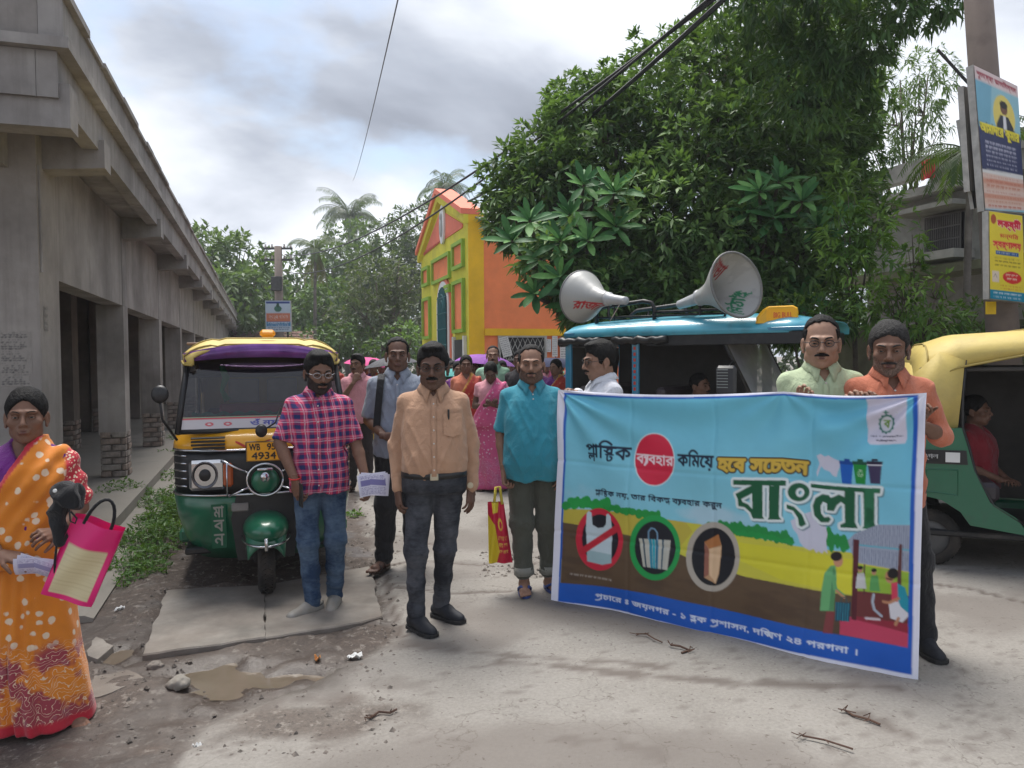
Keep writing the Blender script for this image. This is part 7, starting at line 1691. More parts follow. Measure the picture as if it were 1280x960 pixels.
# bins
for x, c_, lid in ((878, srgb(20, 96, 190), srgb(16, 70, 150)), (922, srgb(26, 140, 60), srgb(20, 80, 60)), (968, srgb(60, 52, 88), srgb(40, 36, 60))):
    PL([(x, 258), (x + 44, 261), (x + 38, 324), (x + 8, 321)], c_); PL([(x - 3, 250), (x + 47, 253), (x + 46, 263), (x - 2, 260)], lid); PL([(x + 14, 244), (x + 32, 245), (x + 33, 252), (x + 13, 251)], lid)
a = hp((936, 276)); b = hp((954, 302)); put_text(cv, '♻', a[0], a[1], b[0] - a[0], b[1] - a[1], srgb(220, 240, 220), bold=.8)
LNE([(968, 262), (1012, 265)], 4, srgb(210, 210, 220))
# crest panel
PL([(964, 58), (1090, 60), (1087, 190), (1082, 202), (975, 200), (965, 190)], srgb(214, 210, 226))
EL(1025, 138, 25, 28, srgb(40, 120, 100)); EL(1025, 138, 20, 23, srgb(214, 214, 222))
for k in range(12): EL(1025 + 24.5 * cos(k * pi / 6), 138 + 27.5 * sin(k * pi / 6), 3.5, 4, srgb(40, 110, 100), 8)
a = hp((1015, 127)); b = hp((1036, 150)); put_text(cv, 'ব', a[0], a[1], b[0] - a[0], b[1] - a[1], srgb(110, 150, 40), bold=1.5); LNE([(1025, 98), (1025, 108)], 6, srgb(40, 120, 100)); LNE([(1018, 101), (1032, 102)], 4, srgb(40, 120, 100))
a = hp((974, 171)); b = hp((1078, 181)); put_text(cv, 'সমবায় ও গ্রােমান্নয়ন িবভাগ', a[0], a[1], b[0] - a[0], b[1] - a[1], srgb(60, 60, 90), bold=.9); a = hp((994, 184)); b = hp((1056, 194)); put_text(cv, 'পশ্চিমবঙ্গ সরকার', a[0], a[1], b[0] - a[0], b[1] - a[1], srgb(60, 60, 90), bold=.9)
# hut scene
PL([(938, 575), (1100, 600), (1098, 700), (938, 665)], srgb(150, 186, 60)); PL([(905, 500), (925, 478), (1000, 450), (1108, 452), (1104, 598), (940, 570), (925, 560)], srgb(158, 166, 184))
for k in range(26): LNE([(925 + k * 7.2, 482 - min(k, 10) * 3 + (k - 10) * .2 * (k > 10)), (918 + k * 7.4, 515 + k * .6)], 1.6, srgb(110, 116, 140)); LNE([(922 + k * 7.2, 520 + k * .8), (922 + k * 7.2, 562 + k * 1.3)], 1.6, srgb(104, 110, 136))
LNE([(925, 512), (1000, 520), (1106, 530)], 6, srgb(100, 175, 195)); PL([(928, 655), (1100, 672), (1098, 800), (928, 745)], srgb(110, 50, 50)); PL([(884, 740), (925, 735), (1098, 765), (1096, 834), (884, 790)], srgb(200, 66, 96)); PL([(930, 735), (1098, 760), (1097, 790), (930, 745)], srgb(150, 40, 60))
PL([(1068, 510), (1078, 512), (1074, 650), (1060, 648)], srgb(96, 54, 56)); PL([(922, 495), (940, 497), (934, 748), (918, 744)], srgb(86, 30, 40)); LNE([(958, 575), (957, 668)], 5, srgb(90, 50, 50))
for x, y, c_ in ((945, 590, srgb(200, 200, 200)), (988, 598, srgb(90, 160, 90))):
    EL(x, y, 8, 9, srgb(190, 140, 110)); EL(x, y - 6, 9, 6, srgb(20, 18, 20)); PL([(x - 10, y + 12), (x + 12, y + 10), (x + 20, y + 60), (x - 14, y + 58)], c_)
PL([(842, 718), (868, 718), (862, 788), (832, 784)], srgb(130, 60, 62)); PL([(852, 578), (868, 576), (872, 620), (868, 660), (866, 718), (822, 716), (826, 650), (834, 600)], srgb(104, 172, 112)); PL([(860, 580), (868, 600), (866, 716), (850, 716)], srgb(80, 140, 92))
LNE([(862, 612), (868, 650), (892, 670)], 15, srgb(100, 168, 110)); LNE([(872, 655), (896, 676)], 9, srgb(196, 140, 104)); EL(876, 562, 15, 20, srgb(200, 146, 112)); EL(870, 548, 18, 15, srgb(22, 18, 22)); LNE([(884, 692), (890, 676), (900, 676), (906, 694)], 3, srgb(30, 80, 90))
PL([(870, 690), (916, 696), (912, 752), (870, 746)], srgb(40, 130, 150))
for k in range(6): LNE([(874 + k * 8, 692), (873 + k * 7.6, 748)], 5, srgb(20, 60, 84))
PL([(1034, 690), (1060, 680), (1098, 700), (1098, 735), (1078, 755), (1040, 742)], srgb(222, 220, 226)); PL([(1060, 632), (1086, 645), (1100, 690), (1098, 728), (1072, 705), (1062, 680)], srgb(30, 150, 172)); PL([(1042, 632), (1062, 628), (1064, 690), (1044, 690)], srgb(214, 64, 92)); LNE([(1066, 680), (1036, 694), (1018, 690)], 10, srgb(190, 134, 100)); LNE([(1066, 742), (1056, 762)], 10, srgb(190, 134, 100))
EL(1038, 612, 15, 20, srgb(196, 140, 106)); EL(1048, 602, 17, 17, srgb(22, 18, 22)); LNE([(1028, 618), (1044, 622)], 5, srgb(30, 24, 26)); LNE([(988, 668), (984, 690), (990, 715), (1012, 735)], 9, srgb(176, 186, 200)); LNE([(964, 742), (1006, 746)], 9, srgb(214, 200, 206))
PL([(1110, 60), (1124, 55), (1107, 920), (1093, 905)], BLUE)
# creases where the sheet was folded are left to the cloth itself
art = cv.down(K3)
BC = [P(699, 487, 4.85), P(1158, 491, 3.60), P(1147, 854, 3.58), P(692.5, 752, 4.85)]   # TL TR BR BL
bo = (BC[2] + BC[3]) / 2; bo = Vector((bo.x, bo.y, 0.0)); ex_ = (BC[1] - BC[0]); nb_ = Vector((ex_.y, -ex_.x, 0)).normalized()
if nb_.y > 0: nb_ = -nb_
def bsurf(u, v):
    u = np.asarray(u, float)[..., None]; v = np.asarray(v, float)[..., None]; c = [np.array(q - bo) for q in BC]
    p = (c[0] * (1 - u) + c[1] * u) * (1 - v) + (c[3] * (1 - u) + c[2] * u) * v
    u = u[..., 0]; v = v[..., 0]
    # pull lines from the gripped corners, soft billow, fold creases
    r0 = np.hypot(u, v); th = np.arctan2(v, u + 1e-6); r1 = np.hypot(1 - u, v); t1_ = np.arctan2(v, 1 - u + 1e-6); r2 = np.hypot(u - .68, v); t2 = np.arctan2(v, u - .68)
    w = .014 * np.sin(th * 13 + .6) * np.exp(-r0 * 2.2) * np.clip(r0 * 8, 0, 1) + .015 * np.sin(t1_ * 12 + 1) * np.exp(-r1 * 2.2) * np.clip(r1 * 8, 0, 1) + .008 * np.sin(t2 * 9) * np.exp(-r2 * 3) * np.clip(r2 * 8, 0, 1)
    w = w + .016 * np.sin(u * 7 + v * 2.0) * (.3 + v * .7) + .010 * np.sin(u * 15 - v * 5 + 1) * v + (fbm(u * 4, v * 3, 5.0, 3) - .5) * .022
    for cu in (.25, .5, .75): w = w - .0030 * np.exp(-((u - cu) / .006) ** 2)
    for cvv in (.33, .66): w = w - .0030 * np.exp(-((v - cvv) / .009) ** 2)
    p = p + 1.35 * w[..., None] * np.array(nb_); p[..., 2] -= .024 * np.sin(pi * np.clip(u / .68, 0, 1)) * (1 - v) + .018 * np.sin(pi * np.clip((u - .68) / .32, 0, 1)) * (1 - v)
    p[..., 2] += .008 * np.sin(u * 9) * v
    cr = np.exp(-((1 - u) / .018)) ; p = p - (cr * .012)[..., None] * np.array(nb_)
    return p
ban = thing('banner', 'large printed banner about giving up plastic, with Bengali lettering, held up across the road', 'banner', bo)
nu, nv = 440, 292; us, vs = np.meshgrid(np.linspace(0, 1, nu + 1), np.linspace(0, 1, nv + 1), indexing='ij'); ii = np.arange((nu + 1) * (nv + 1)).reshape(nu + 1, nv + 1)
F = np.stack([ii[:-1, :-1], ii[:-1, 1:], ii[1:, 1:], ii[1:, :-1]], -1).reshape(-1, 4)
M_VINYL = vcol_mat('banner_vinyl', .5, .25, 5, spec=.35, bdist=.02)
mesh_obj('printed_sheet', bsurf(us, vs).reshape(-1, 3), F, M_VINYL, ban, True, cols=art.sample(us, vs).reshape(-1, 3))
us2, vs2 = np.meshgrid(np.linspace(0.002, .998, 61), np.linspace(.002, .998, 41), indexing='ij'); ii = np.arange(61 * 41).reshape(61, 41); F2 = np.stack([ii[:-1, :-1], ii[1:, :-1], ii[1:, 1:], ii[:-1, 1:]], -1).reshape(-1, 4)
mesh_obj('backing', (bsurf(us2, vs2) - np.array(nb_) * .014).reshape(-1, 3), F2, mat('banner_back', (.62, .62, .64), .6), ban, True)

# ================================================================== things people carry or wear
def WP(R, sd, off=(0, 0, 0)):
    t = R['t']; w_ = Vector(R['sh'][sd][2]) * R['k'] + Vector(off); return t.location + Matrix.Rotation(t.rotation_euler[2], 3, 'Z') @ w_
def ribbon(pts, wd, th, side): 
    mb = MB(); rings = []
    for p in pts:
        p = Vector(p); s = Vector(side) * wd / 2; n = Vector((0, -1, 0)) * th; rings.append([p - s, p + s, p + s + n, p - s + n])
    return mb.loft(rings, True, True)
# backpack of the grey-shirted man
t_ = R_BP['t']; V = R_BP['topV']; k_ = R_BP['k']; M_BAGB = cloth('black_bag_cloth', (.014, .014, .016), .8)
for sx_ in (-.115,):
    pts = [(sx_, .12, 1.38), (sx_, .05, 1.435), (sx_, -.01, 1.438)] + [(sx_ - .004 + (1.38 - z) * -.10, (front_y(V, sx_ + (1.38 - z) * -.10, z, .02) or -.1) - .010, z) for z in np.linspace(1.40, 1.06, 12)]
    mb = ribbon(pts, .05, .012, (1, 0, 0)); mb.V = [tuple(np.array(v) * k_) for v in mb.V]
    o = thing('backpack', 'black backpack on the back of the grey-shirted man, strap over his shoulder', 'backpack', t_.location, t_.rotation_euler[2]); mb.make('strap', M_BAGB, o)
    s = SDF((-.2, .05, .9), (.2, .36, 1.45), .012); s.ell((0, .20, 1.18), (.14, .085, .21)); V_, F_ = s.mesh(); mesh_obj('pack', V_ * k_, F_, M_BAGB, o, True)
# pen in the peach pocket, thread on the wrist
def small(nm, lab, cat, mb, m, loc, rz=0, smooth=False):
    o = mb.make(nm, m, None, smooth); o.location = loc; o.rotation_euler = (0, 0, rz); tag(o, lab, cat); return o
tO = R_OR['t']; yO = front_y(R_OR['topV'], .085, 1.30) or -.12
p_ = tO.location + Matrix.Rotation(tO.rotation_euler[2], 3, 'Z') @ Vector((.085 * R_OR['k'], (yO - .008) * R_OR['k'], 1.27 * R_OR['k']))
small('pen', 'dark pen clipped in the pocket of the peach shirt', 'pen', MB().tube([(0, 0, 0), (0, -.004, .055)], .0055, 8).bbox(-.003, .003, -.010, -.004, .02, .055, .001), M_GLASS_F, p_)
w_ = WP(R_PL, 'l', (0, 0, .012)); small('wrist_thread', 'red thread tied round the wrist of the plaid-shirted man', 'bracelet', MB().tube([(.033 * cos(a), .031 * sin(a), .006 * sin(a)) for a in np.linspace(0, 2 * pi, 17)], .0045, 6), mat('red_thread', (.5, .03, .03), .8), w_)
w_ = WP(R_PL, 'l', (.035, -.045, -.085)); small('phone', 'dark phone held low by the plaid-shirted man', 'phone', MB().bbox(-.006, .006, -.035, .035, -.07, .07, .004), M_GLASS_F, w_, .5)
w_ = WP(R_OR, 'r', (0, 0, .006)); small('wristwatch', 'wristwatch at the cuff of the peach-shirted man', 'watch', MB().lathe([(.031, -.010), (.034, -.010), (.034, .010), (.031, .010)], n=16).lathe([(.0001, 0), (.017, 0), (.017, .007), (.0001, .008)], (.0, -.034, 0), (0, -1, 0), 14), M_BUCK, w_)
# leaflets
def leaflet(label, c, W_, H_, rot, tilt, seed, col=(70, 60, 150), sheets=3, rx=0):
    t = thing('leaflets', label, 'leaflets', c, 0); cv = Canvas(90, 120, srgb(214, 214, 232)); r = random.Random(seed)
    cv.poly([(8, 30), (82, 30), (82, 62), (8, 62)], srgb(*col), .75); 
    for k in range(3): scribble(cv, 8, 8 + k * 7, 70, 5, srgb(*col), seed + k)
    for k in range(5): scribble(cv, 8, 70 + k * 9, 74, 5, srgb(*col), seed + 9 + k)
    us, vs = np.meshgrid(np.linspace(0, 1, 46), np.linspace(0, 1, 61), indexing='ij'); ii = np.arange(46 * 61).reshape(46, 61); F = np.stack([ii[:-1, :-1], ii[1:, :-1], ii[1:, 1:], ii[:-1, 1:]], -1).reshape(-1, 4)
    for q in range(sheets):
        x = (us - .5) * W_; z = (.5 - vs) * H_; y = .012 * np.sin(us * 3 + q) + q * .005 + .01 * (vs - .5) ** 2 * 4
        M = Matrix.Rotation(rot + q * .10, 3, 'Y'); M2 = Matrix.Rotation(rx, 3, 'X'); M3 = Matrix.Rotation(tilt, 3, 'Z'); V = np.stack([x + q * .006, y, z], -1).reshape(-1, 3) @ np.array(M3 @ M2 @ M).T
        mesh_obj('sheet', V, F, MATS['paper'], t, True, cols=cv.sample(us, vs).reshape(-1, 3))
    return t
leaflet('sheaf of white leaflets with violet print in the right-hand grip of the plaid-shirted man', P(466, 606, 4.33), .16, .125, -.12, .25, 5)
leaflet('folded white papers held in front by the woman in the orange sari', WP(R_LADY, 'l', (.165, -.075, -.055)), .17, .085, .12, .15, 15, (120, 120, 170), 3, rx=.5)
# red and yellow shopping bag of the man in turquoise
bg = thing('shopping_bag', 'red and yellow printed cloth shopping bag hanging from the hand of the man in turquoise', 'bag', P(623, 700, 4.98)); mbt = P(623, 700, 4.98)
cvb = Canvas(120, 200, srgb(190, 26, 60)); cvb.poly([(0, 40), (46, 70), (60, 160), (40, 200), (0, 200)], srgb(214, 190, 40)); cvb.poly([(30, 0), (80, 0), (70, 30), (36, 34)], srgb(220, 200, 60)); cvb.ellipse(78, 70, 14, 20, srgb(225, 190, 60)); cvb.ellipse(80, 72, 8, 12, srgb(190, 26, 60))
for k in range(3): scribble(cvb, 60, 110 + k * 22, 50, 12, srgb(230, 200, 90), 70 + k)
us, vs = np.meshgrid(np.linspace(0, 1, 41), np.linspace(0, 1, 61), indexing='ij'); ii = np.arange(41 * 61).reshape(41, 61)
for sgn, nm in ((-1, 'front'), (1, 'back')):
    x = (us - .5) * (.155 - .05 * (1 - vs)) + .03 * (vs - .5) - .02 * (1 - vs) * 0; z = (1 - vs) * .40; y = sgn * .045 * np.sin(pi * us) ** .6 * np.sin(pi * np.clip(vs * .9 + .12, 0, 1)) + .012 * np.sin(us * 11 + vs * 4)
    V = np.stack([x, y, z - .02], -1).reshape(-1, 3); F = np.stack([ii[:-1, :-1], ii[1:, :-1], ii[1:, 1:], ii[:-1, 1:]], -1).reshape(-1, 4); mesh_obj(nm + '_panel', V, F if sgn < 0 else F[:, ::-1], M_PRINT, bg, True, cols=cvb.sample(us, vs).reshape(-1, 3))
MB().tube([(-.025, -.02, .37), (-.012, -.02, .48), (.012, -.02, .485), (.028, -.02, .37)], .009, 6).make('handle', mat('yellow_strap', (.6, .5, .06), .7), bg, True)
# the lady's pink jute bag and black bundle
lb = thing('jute_bag', 'pink-edged cream jute shopping bag hanging beside the orange sari', 'bag', P(105, 700, 3.05)); cvj = Canvas(150, 190, srgb(226, 40, 120)); cvj.poly([(16, 60), (134, 60), (134, 178), (16, 178)], srgb(214, 200, 160))
for k in range(24): cvj.line([(16, 60 + k * 5), (134, 61 + k * 5)], 1.0, srgb(202, 187, 147))
for sgn, nm in ((-1, 'front'), (1, 'back')):
    x = (us - .5) * .19; z = (1 - vs) * .33 - .165; y = sgn * (.022 + .016 * np.sin(pi * us)) + .010 * np.sin(us * 7 + vs * 5)
    V = np.stack([x, y, z], -1).reshape(-1, 3) @ np.array(Matrix.Rotation(RAD(24), 3, 'Y') @ Matrix.Rotation(.3, 3, 'Z')).T; F = np.stack([ii[:-1, :-1], ii[1:, :-1], ii[1:, 1:], ii[:-1, 1:]], -1).reshape(-1, 4)
    mesh_obj(nm + '_panel', V, F if sgn < 0 else F[:, ::-1], M_PRINT, lb, True, cols=cvj.sample(us, vs).reshape(-1, 3))
Rj = Matrix.Rotation(RAD(24), 3, 'Y') @ Matrix.Rotation(.3, 3, 'Z'); g = MB()
for x0, x1 in ((-.095, -.094), (.094, .095)): g.add([Rj @ Vector(q) for q in ((x0, -.03, -.165), (x0, .03, -.165), (x0, .03, .165), (x0, -.03, .165))], [(0, 1, 2, 3)])
g.add([Rj @ Vector(q) for q in ((-.095, -.03, -.165), (.095, -.03, -.165), (.095, .03, -.165), (-.095, .03, -.165))], [(0, 1, 2, 3)]); g.make('gusset', mat('pink_edging', (.62, .03, .20), .7), lb)
MB().tube([Rj @ Vector((-.05 * cos(a), -.02, .15 + .12 * sin(a))) for a in np.linspace(0, pi, 13)], .007, 6).make('handle', M_BAGB, lb, True)
bu = thing('black_bundle', 'black folded umbrella and cloth bundled under the arm of the woman in orange', 'bundle', P(78, 626, 3.02)); bu.scale = (.72, .72, .72)
s = SDF((-.16, -.14, -.28), (.16, .14, .16), .005); s.ell((.03, 0, .035), (.075, .055, .055)); s.ell((.07, .0, .0), (.045, .045, .05), k=.03); s.ell((-.01, .0, -.03), (.045, .045, .08), k=.03); s.cone((-.02, .0, -.02), (-.005, -.01, -.23), .042, .018, k=.02); V, F = s.mesh(); n = vnormals(V, F)
V = V + n * ((ridge(V[:, 0] * 18, V[:, 1] * 16, V[:, 2] * 12) - .5) * .045)[:, None]; mesh_obj('cloth', V, F, M_BAGB, bu, True)
MB().lathe([(.0001, .0), (.011, .0), (.010, .006), (.0001, .008)], (-.005, -.056, .065), (0, -1, .2), 12).make('white_badge', C_WHT, bu); MB().tube([(.06, -.04, -.04), (.075, -.06, -.10), (.095, -.05, -.115), (.10, -.04, -.09), (.07, -.045, -.05)], .005, 6).make('cord', M_BAGB, bu, True)
MB().tube([(-.015, -.03, -.2), (-.03, -.035, -.33), (-.035, -.03, -.40)], .007, 6).make('umbrella_tip', M_BAGB, bu, True)
Rl = R_LADY['t']; nk = MB(); nk.tube([(.058 * cos(a), .028 + .060 * sin(a) - .010 * max(0, -sin(a)), 1.462 - .045 * max(0, -sin(a))) for a in np.linspace(0, 2 * pi, 31)], .0022, 5); nk.V = [tuple(np.array(v) * R_LADY['k']) for v in nk.V]
o = thing('necklace', 'thin gold chain round the neck of the woman in the orange sari', 'necklace', Rl.location, Rl.rotation_euler[2]); nk.make('chain', mat('gold', (.5, .33, .10), .3, metal=.9), o)
# umbrellas over the crowd
def umbrella(label, px, py, y, R, col, tiltv=0):
    c = P(px, py, y); t = thing('umbrella', label, 'umbrella', c, 0, 'open umbrellas over the crowd'); mb = MB(); n = 8
    M = Matrix.Rotation(tiltv, 3, 'Y'); rings = []
    for i in range(6):
        f = i / 5; ring = []
        for j in range(32):
            a = 2 * pi * j / 32; sc_ = 1 - .07 * (1 - abs(cos(a * n / 2))) * f; ring.append(M @ Vector((R * sin(f * 1.15) / sin(1.15) * cos(a) * sc_, R * sin(f * 1.15) / sin(1.15) * sin(a) * sc_, R * .45 * (cos(f * 1.25) - .3))))
        rings.append(ring)
    mb.loft(rings, True, False); mb.make('canopy', cloth('umbrella_cloth', col, .6), t, True)
    MB().tube([M @ Vector((0, 0, R * .36)), M @ Vector((0, 0, -.55))], .008, 6).make('shaft', M_METALF, t)
    r = MB()
    for j in range(n): a = 2 * pi * j / n; r.tube([M @ Vector((0, 0, R * .30)), M @ Vector((R * cos(a) * .97, R * sin(a) * .97, -.01))], .004, 4)
    r.make('ribs', M_METALF, t)
umbrella('bright pink open umbrella above the crowd on the left', 462, 457, 13.6, .46, (.62, .03, .22), .1)
umbrella('dark grey open umbrella beside the pink one', 489, 457, 12.6, .45, (.05, .05, .06), -.12)
umbrella('violet open umbrella in front of the yellow corner pilaster', 606, 455, 11.6, .46, (.28, .05, .42), .1)
umbrella('pale blue-violet open umbrella beside the back of the blue vehicle', 694, 459, 11.2, .44, (.30, .30, .48), .05)
umbrella('teal open umbrella low in the crowd', 566, 470, 12.0, .36, (.02, .30, .28), 0)
# ================================================================== vehicles
def paint(name, c, rough=.28, dirt=.35): return mat(name, c, rough, .06, 3, .04, 20, coat=.5, dirt=dirt, dirt_col=tuple(q * .45 + .03 for q in c), dscale=4)
V_GREEN = paint('green_vehicle_paint', (.008, .125, .062)); V_YEL = mat('yellow_hood_canvas', (.60, .46, .13), .6, .10, 2.5, .3, 7, bdist=.02, dirt=.5, dirt_col=(.34, .26, .10), dscale=2.5); V_YELP = paint('yellow_cowl_paint', (.75, .36, .01))
V_BLACK = mat('black_vehicle_plastic', (.012, .012, .013), .45, .2, 12, .15, 50, dirt=.3, dirt_col=(.06, .05, .045)); V_CHROME = mat('chrome', (.55, .56, .58), .18, .05, 10, .05, 30, metal=1.0); V_RUB = mat('tyre_rubber', (.016, .015, .014), .85, .2, 20, .4, 50, dirt=.5, dirt_col=(.07, .055, .045), dscale=8)
V_BLUE = paint('blue_vehicle_paint', (.02, .20, .34)); V_BLUE2 = paint('pale_blue_roof_paint', (.07, .36, .48), .35); V_SEAT = mat('seat_rexine', (.05, .04, .045), .5, .2, 8, .2, 30); V_LAMP = mat('lamp_reflector', (.12, .12, .13), .15, .05, 5, 0, metal=.9)
V_PURP = mat('purple_visor_film', (.16, .06, .24), .12, .3, 5, .05, 10, metal=.35); V_STICK = vcol_mat('sticker', .4, 0); V_TIN = mat('interior_lining', (.06, .055, .05), .8)
t = NT('windscreen_glass'); t.base((.012, .010, .014)); t.p.inputs['Roughness'].default_value = .03; t.p.inputs['Transmission Weight'].default_value = .0; t.p.inputs['Specular IOR Level'].default_value = .8; t.p.inputs['Alpha'].default_value = .50; t.p.inputs['Coat Weight'].default_value = .4; V_GLASS = t.m; t.p.inputs['Alpha'].default_value = .80
def grid_print(name, fn, cv, nu, nv, m, parent):
    us, vs = np.meshgrid(np.linspace(0, 1, nu + 1), np.linspace(0, 1, nv + 1), indexing='ij'); ii = np.arange((nu + 1) * (nv + 1)).reshape(nu + 1, nv + 1); F = np.stack([ii[:-1, :-1], ii[1:, :-1], ii[1:, 1:], ii[:-1, 1:]], -1).reshape(-1, 4)
    return mesh_obj(name, fn(us, vs).reshape(-1, 3), F, m, parent, True, cols=cv.sample(us, vs).reshape(-1, 3))
def uring(z, hw, yf, yr, n=28, p=2.6, inset=0):
    # front half of a rounded plan outline, from the left rear round the nose to the right rear
    out_ = [(-hw, yr, z)]
    for i in range(n + 1):
        a = pi - pi * i / n; c_, s_ = cos(a), sin(a); r = (abs(c_) ** p + abs(s_) ** p) ** (-1 / p); out_.append((hw * c_ * r, (yf + .34) - .34 * s_ * r, z))
    out_.append((hw, yr, z)); return out_
def wheel(parent, c, axis_x=True, R=.21, w=.10, nm='wheel'):
    mb = MB(); pr = [(R * .62, -w / 2), (R * .86, -w / 2 - .004), (R * .97, -w * .38), (R, -w * .15), (R, w * .15), (R * .97, w * .38), (R * .86, w / 2 + .004), (R * .62, w / 2)]; mb.lathe(pr, c, (1, 0, 0), 28)
    for k in range(36):
        a = 2 * pi * k / 36; q = Vector(c) + Vector((0, cos(a), sin(a))) * (R + .001)
        for s in (-1, 1): mb.tube([q + Vector((s * .006, 0, 0)), q + Vector((s * w * .36, -sin(a) * .02, cos(a) * .02)) - Vector((0, cos(a), sin(a))) * .004], .004, 4)
    wh = mb.make(nm, V_RUB, parent, True); MB().lathe([(.0001, -w * .30), (R * .2, -w * .38), (R * .35, -w * .2), (R * .64, -w * .42), (R * .64, w * .42), (R * .35, w * .2), (R * .2, w * .38), (.0001, w * .30)], c, (1, 0, 0), 20).make('rim', mat_once('dull_steel', (.10, .10, .10), .5), wh, True); return wh
def make_auto(label, loc, rz, kind):
    t = thing('auto_rickshaw', label, 'auto rickshaw', loc, rz)
    lv = [(.20, .50, .22), (.34, .57, .13), (.50, .615, .07), (.66, .635, .03), (.76, .64, .01), (.88, .64, .005), (.98, .63, .03), (1.07, .605, .075)]
    def cowl(z0, z1, m, nm, grow=0.0):
        zz = sorted({z0, z1} | {q[0] for q in lv if z0 < q[0] < z1}); mb = MB()
        f = lambda z, i: float(np.interp(z, [q[0] for q in lv], [q[i] for q in lv]))
        mb.loft([uring(z, f(z, 1) + grow, f(z, 2) - grow, .62) for z in zz], False, False); o = mb.make(nm, m, t, True, False); so = o.modifiers.new('thick', 'SOLIDIFY'); so.thickness = -.02; return o
    cowl(.20, .66, V_GREEN, 'front_body'); cb = cowl(.663, .945, V_BLACK, 'headlamp_band', -.012); yc = cowl(.948, 1.07, V_YELP, 'upper_cowl')
    MB().bbox(-.60, .60, .42, .62, 1.02, 1.075, .02).make('dashboard', V_BLACK, t)
    # black panel put in for the shade behind the fork
    MB().prism([(-.20, .22), (.20, .22), (.24, .50), (.20, .655), (-.20, .655), (-.24, .50)], .012, .10, 'y').make('fork_recess', V_BLACK, t)
    # chrome belt trims
    mb = MB()
    for z, g in ((.948, .008), (.655, .012)): mb.tube([p for p in uring(z, .637 + g, .012 - g, .60)][1:-1], .009, 6)
    for z in (.71, .76, .81, .86, .91):
        for s in (-1, 1):
            pts = [p for p in uring(z, .642, .006, .60)]; n = len(pts); sl = pts[1:8] if s < 0 else pts[n - 8:n - 1]; mb.tube(sl, .007, 5)
    mb.make('chrome_trim', V_CHROME, t, True)
    # headlamps
    for s in (-1, 1):
        h = thing_part('headlamp', t); mb = MB(); x0, x1 = (-.515, -.27) if s < 0 else (.27, .515)
        o = MB().bbox(x0, x1, -.035, .16, .70, .895, .02).make('headlamp', V_CHROME, t, False); c = ((x0 + x1) / 2 - .015 * s * -1, -.036, .80)
        MB().lathe([(.0001, -.012), (.05, -.010), (.072, .0), (.078, .012), (.088, .016), (.088, -.006)], c, (0, -1, 0), 26).make('lamp_glass', V_LAMP, o, True); MB().lathe([(.0001, .010), (.03, .008), (.04, .0)], c, (0, -1, 0), 16).make('bulb_cap', V_BLACK, o, True)
        MB().bbox(*((x0 + .195, x1 + .05) if s < 0 else (x0 - .05, x1 - .195)), -.030, .10, .715, .87, .015).make('indicator', mat_once('amber_lens', (.45, .10, .03), .2), o)
    # round chrome guard with emblem and stays
    mb = MB(); mb.tube([(.125 * cos(a), -.055, .755 + .105 * sin(a)) for a in np.linspace(0, 2 * pi, 29)], .009, 6)
    for s in (-1, 1): mb.tube([(s * .11, -.055, .80), (s * .24, -.045, .86), (s * .30, -.03, .90)], .008, 6); mb.tube([(s * .11, -.055, .71), (s * .25, -.045, .655)], .008, 6); mb.tube([(s * .26, -.05, .66), (s * .26, -.05, .87)], .006, 6)
    mb.make('round_guard', V_CHROME, t, True); MB().ell((0, -.03, .745), (.10, .05, .085), 20, 12).make('nose_boss', V_GREEN, t, True); MB().lathe([(.0001, .016), (.028, .014), (.034, 0)], (0, -.082, .775), (0, -1, 0), 18).bbox(-.055, .055, -.085, -.05, .815, .835, .005).make('emblem', V_CHROME, t, True)
    # front wheel, fork and mudguard
    wheel(t, (0, .0, .205), R=.205, w=.115)
    mb = MB()
    for i in range(2): pass
    rings = []
    for k in range(13):
        a = RAD(158 - 140 * k / 12); R_ = .265; cy_, cz_ = cos(a) * R_ * 1.05, .26 + sin(a) * R_; hw = .125 + .02 * sin(pi * k / 12)
        rings.append([(hw * u, cy_ + (abs(u) ** 3) * .0, cz_ - abs(u) ** 2.6 * .075) for u in np.linspace(-1, 1, 15)])
    mb.loft(rings, False, False)
    # only the upper arc reads as the guard
    o = mb.make('mudguard', V_GREEN, t, True, True); so = o.modifiers.new('thick', 'SOLIDIFY'); so.thickness = .008
    mb = MB(); mb.tube([(.168 * cos(a), -.02 + .27 * sin(a), .385 - .02 * abs(sin(a))) for a in np.linspace(pi, 2 * pi, 21)], .009, 6); mb.bbox(-.012, .012, -.305, -.288, .34, .42, .003); mb.make('mudguard_trim', V_CHROME, o, True)
    MB().ell((0, -.03, .44), (.160, .255, .105), 24, 14).make('mudguard_cover', V_GREEN, o, True)
    mb = MB()
    for s in (-1, 1): mb.tube([(s * .07, .0, .205), (s * .09, .07, .36), (s * .05, .14, .62)], .018, 8)
    mb.tube([(-.13, .02, .24), (-.12, .06, .36)], .035, 8); mb.make('fork', V_BLACK, t, True)
    MB().bbox(-.235, -.115, -.005, .05, .545, .60, .008).make('horn_box', mat_once('dusty_grey', (.20, .19, .18), .7), t)
    # windscreen and frame
    def wp(x, z): return (x, .075 + (z - 1.07) * .42, z)
    A = [(-.585, 1.075), (-.56, 1.30), (-.525, 1.52)]
    mb = MB(); mb.add([wp(-.575, 1.08), wp(.575, 1.08), wp(.545, 1.30), wp(.51, 1.555), wp(-.51, 1.555), wp(-.545, 1.30)], [(0, 1, 2, 3, 4, 5)]); ws = mb.make('windscreen', V_GLASS, t)
    mb = MB()
    for s in (-1, 1): mb.tube([wp(s * .592, 1.06), wp(s * .565, 1.30), wp(s * .525, 1.58)], .022, 8)
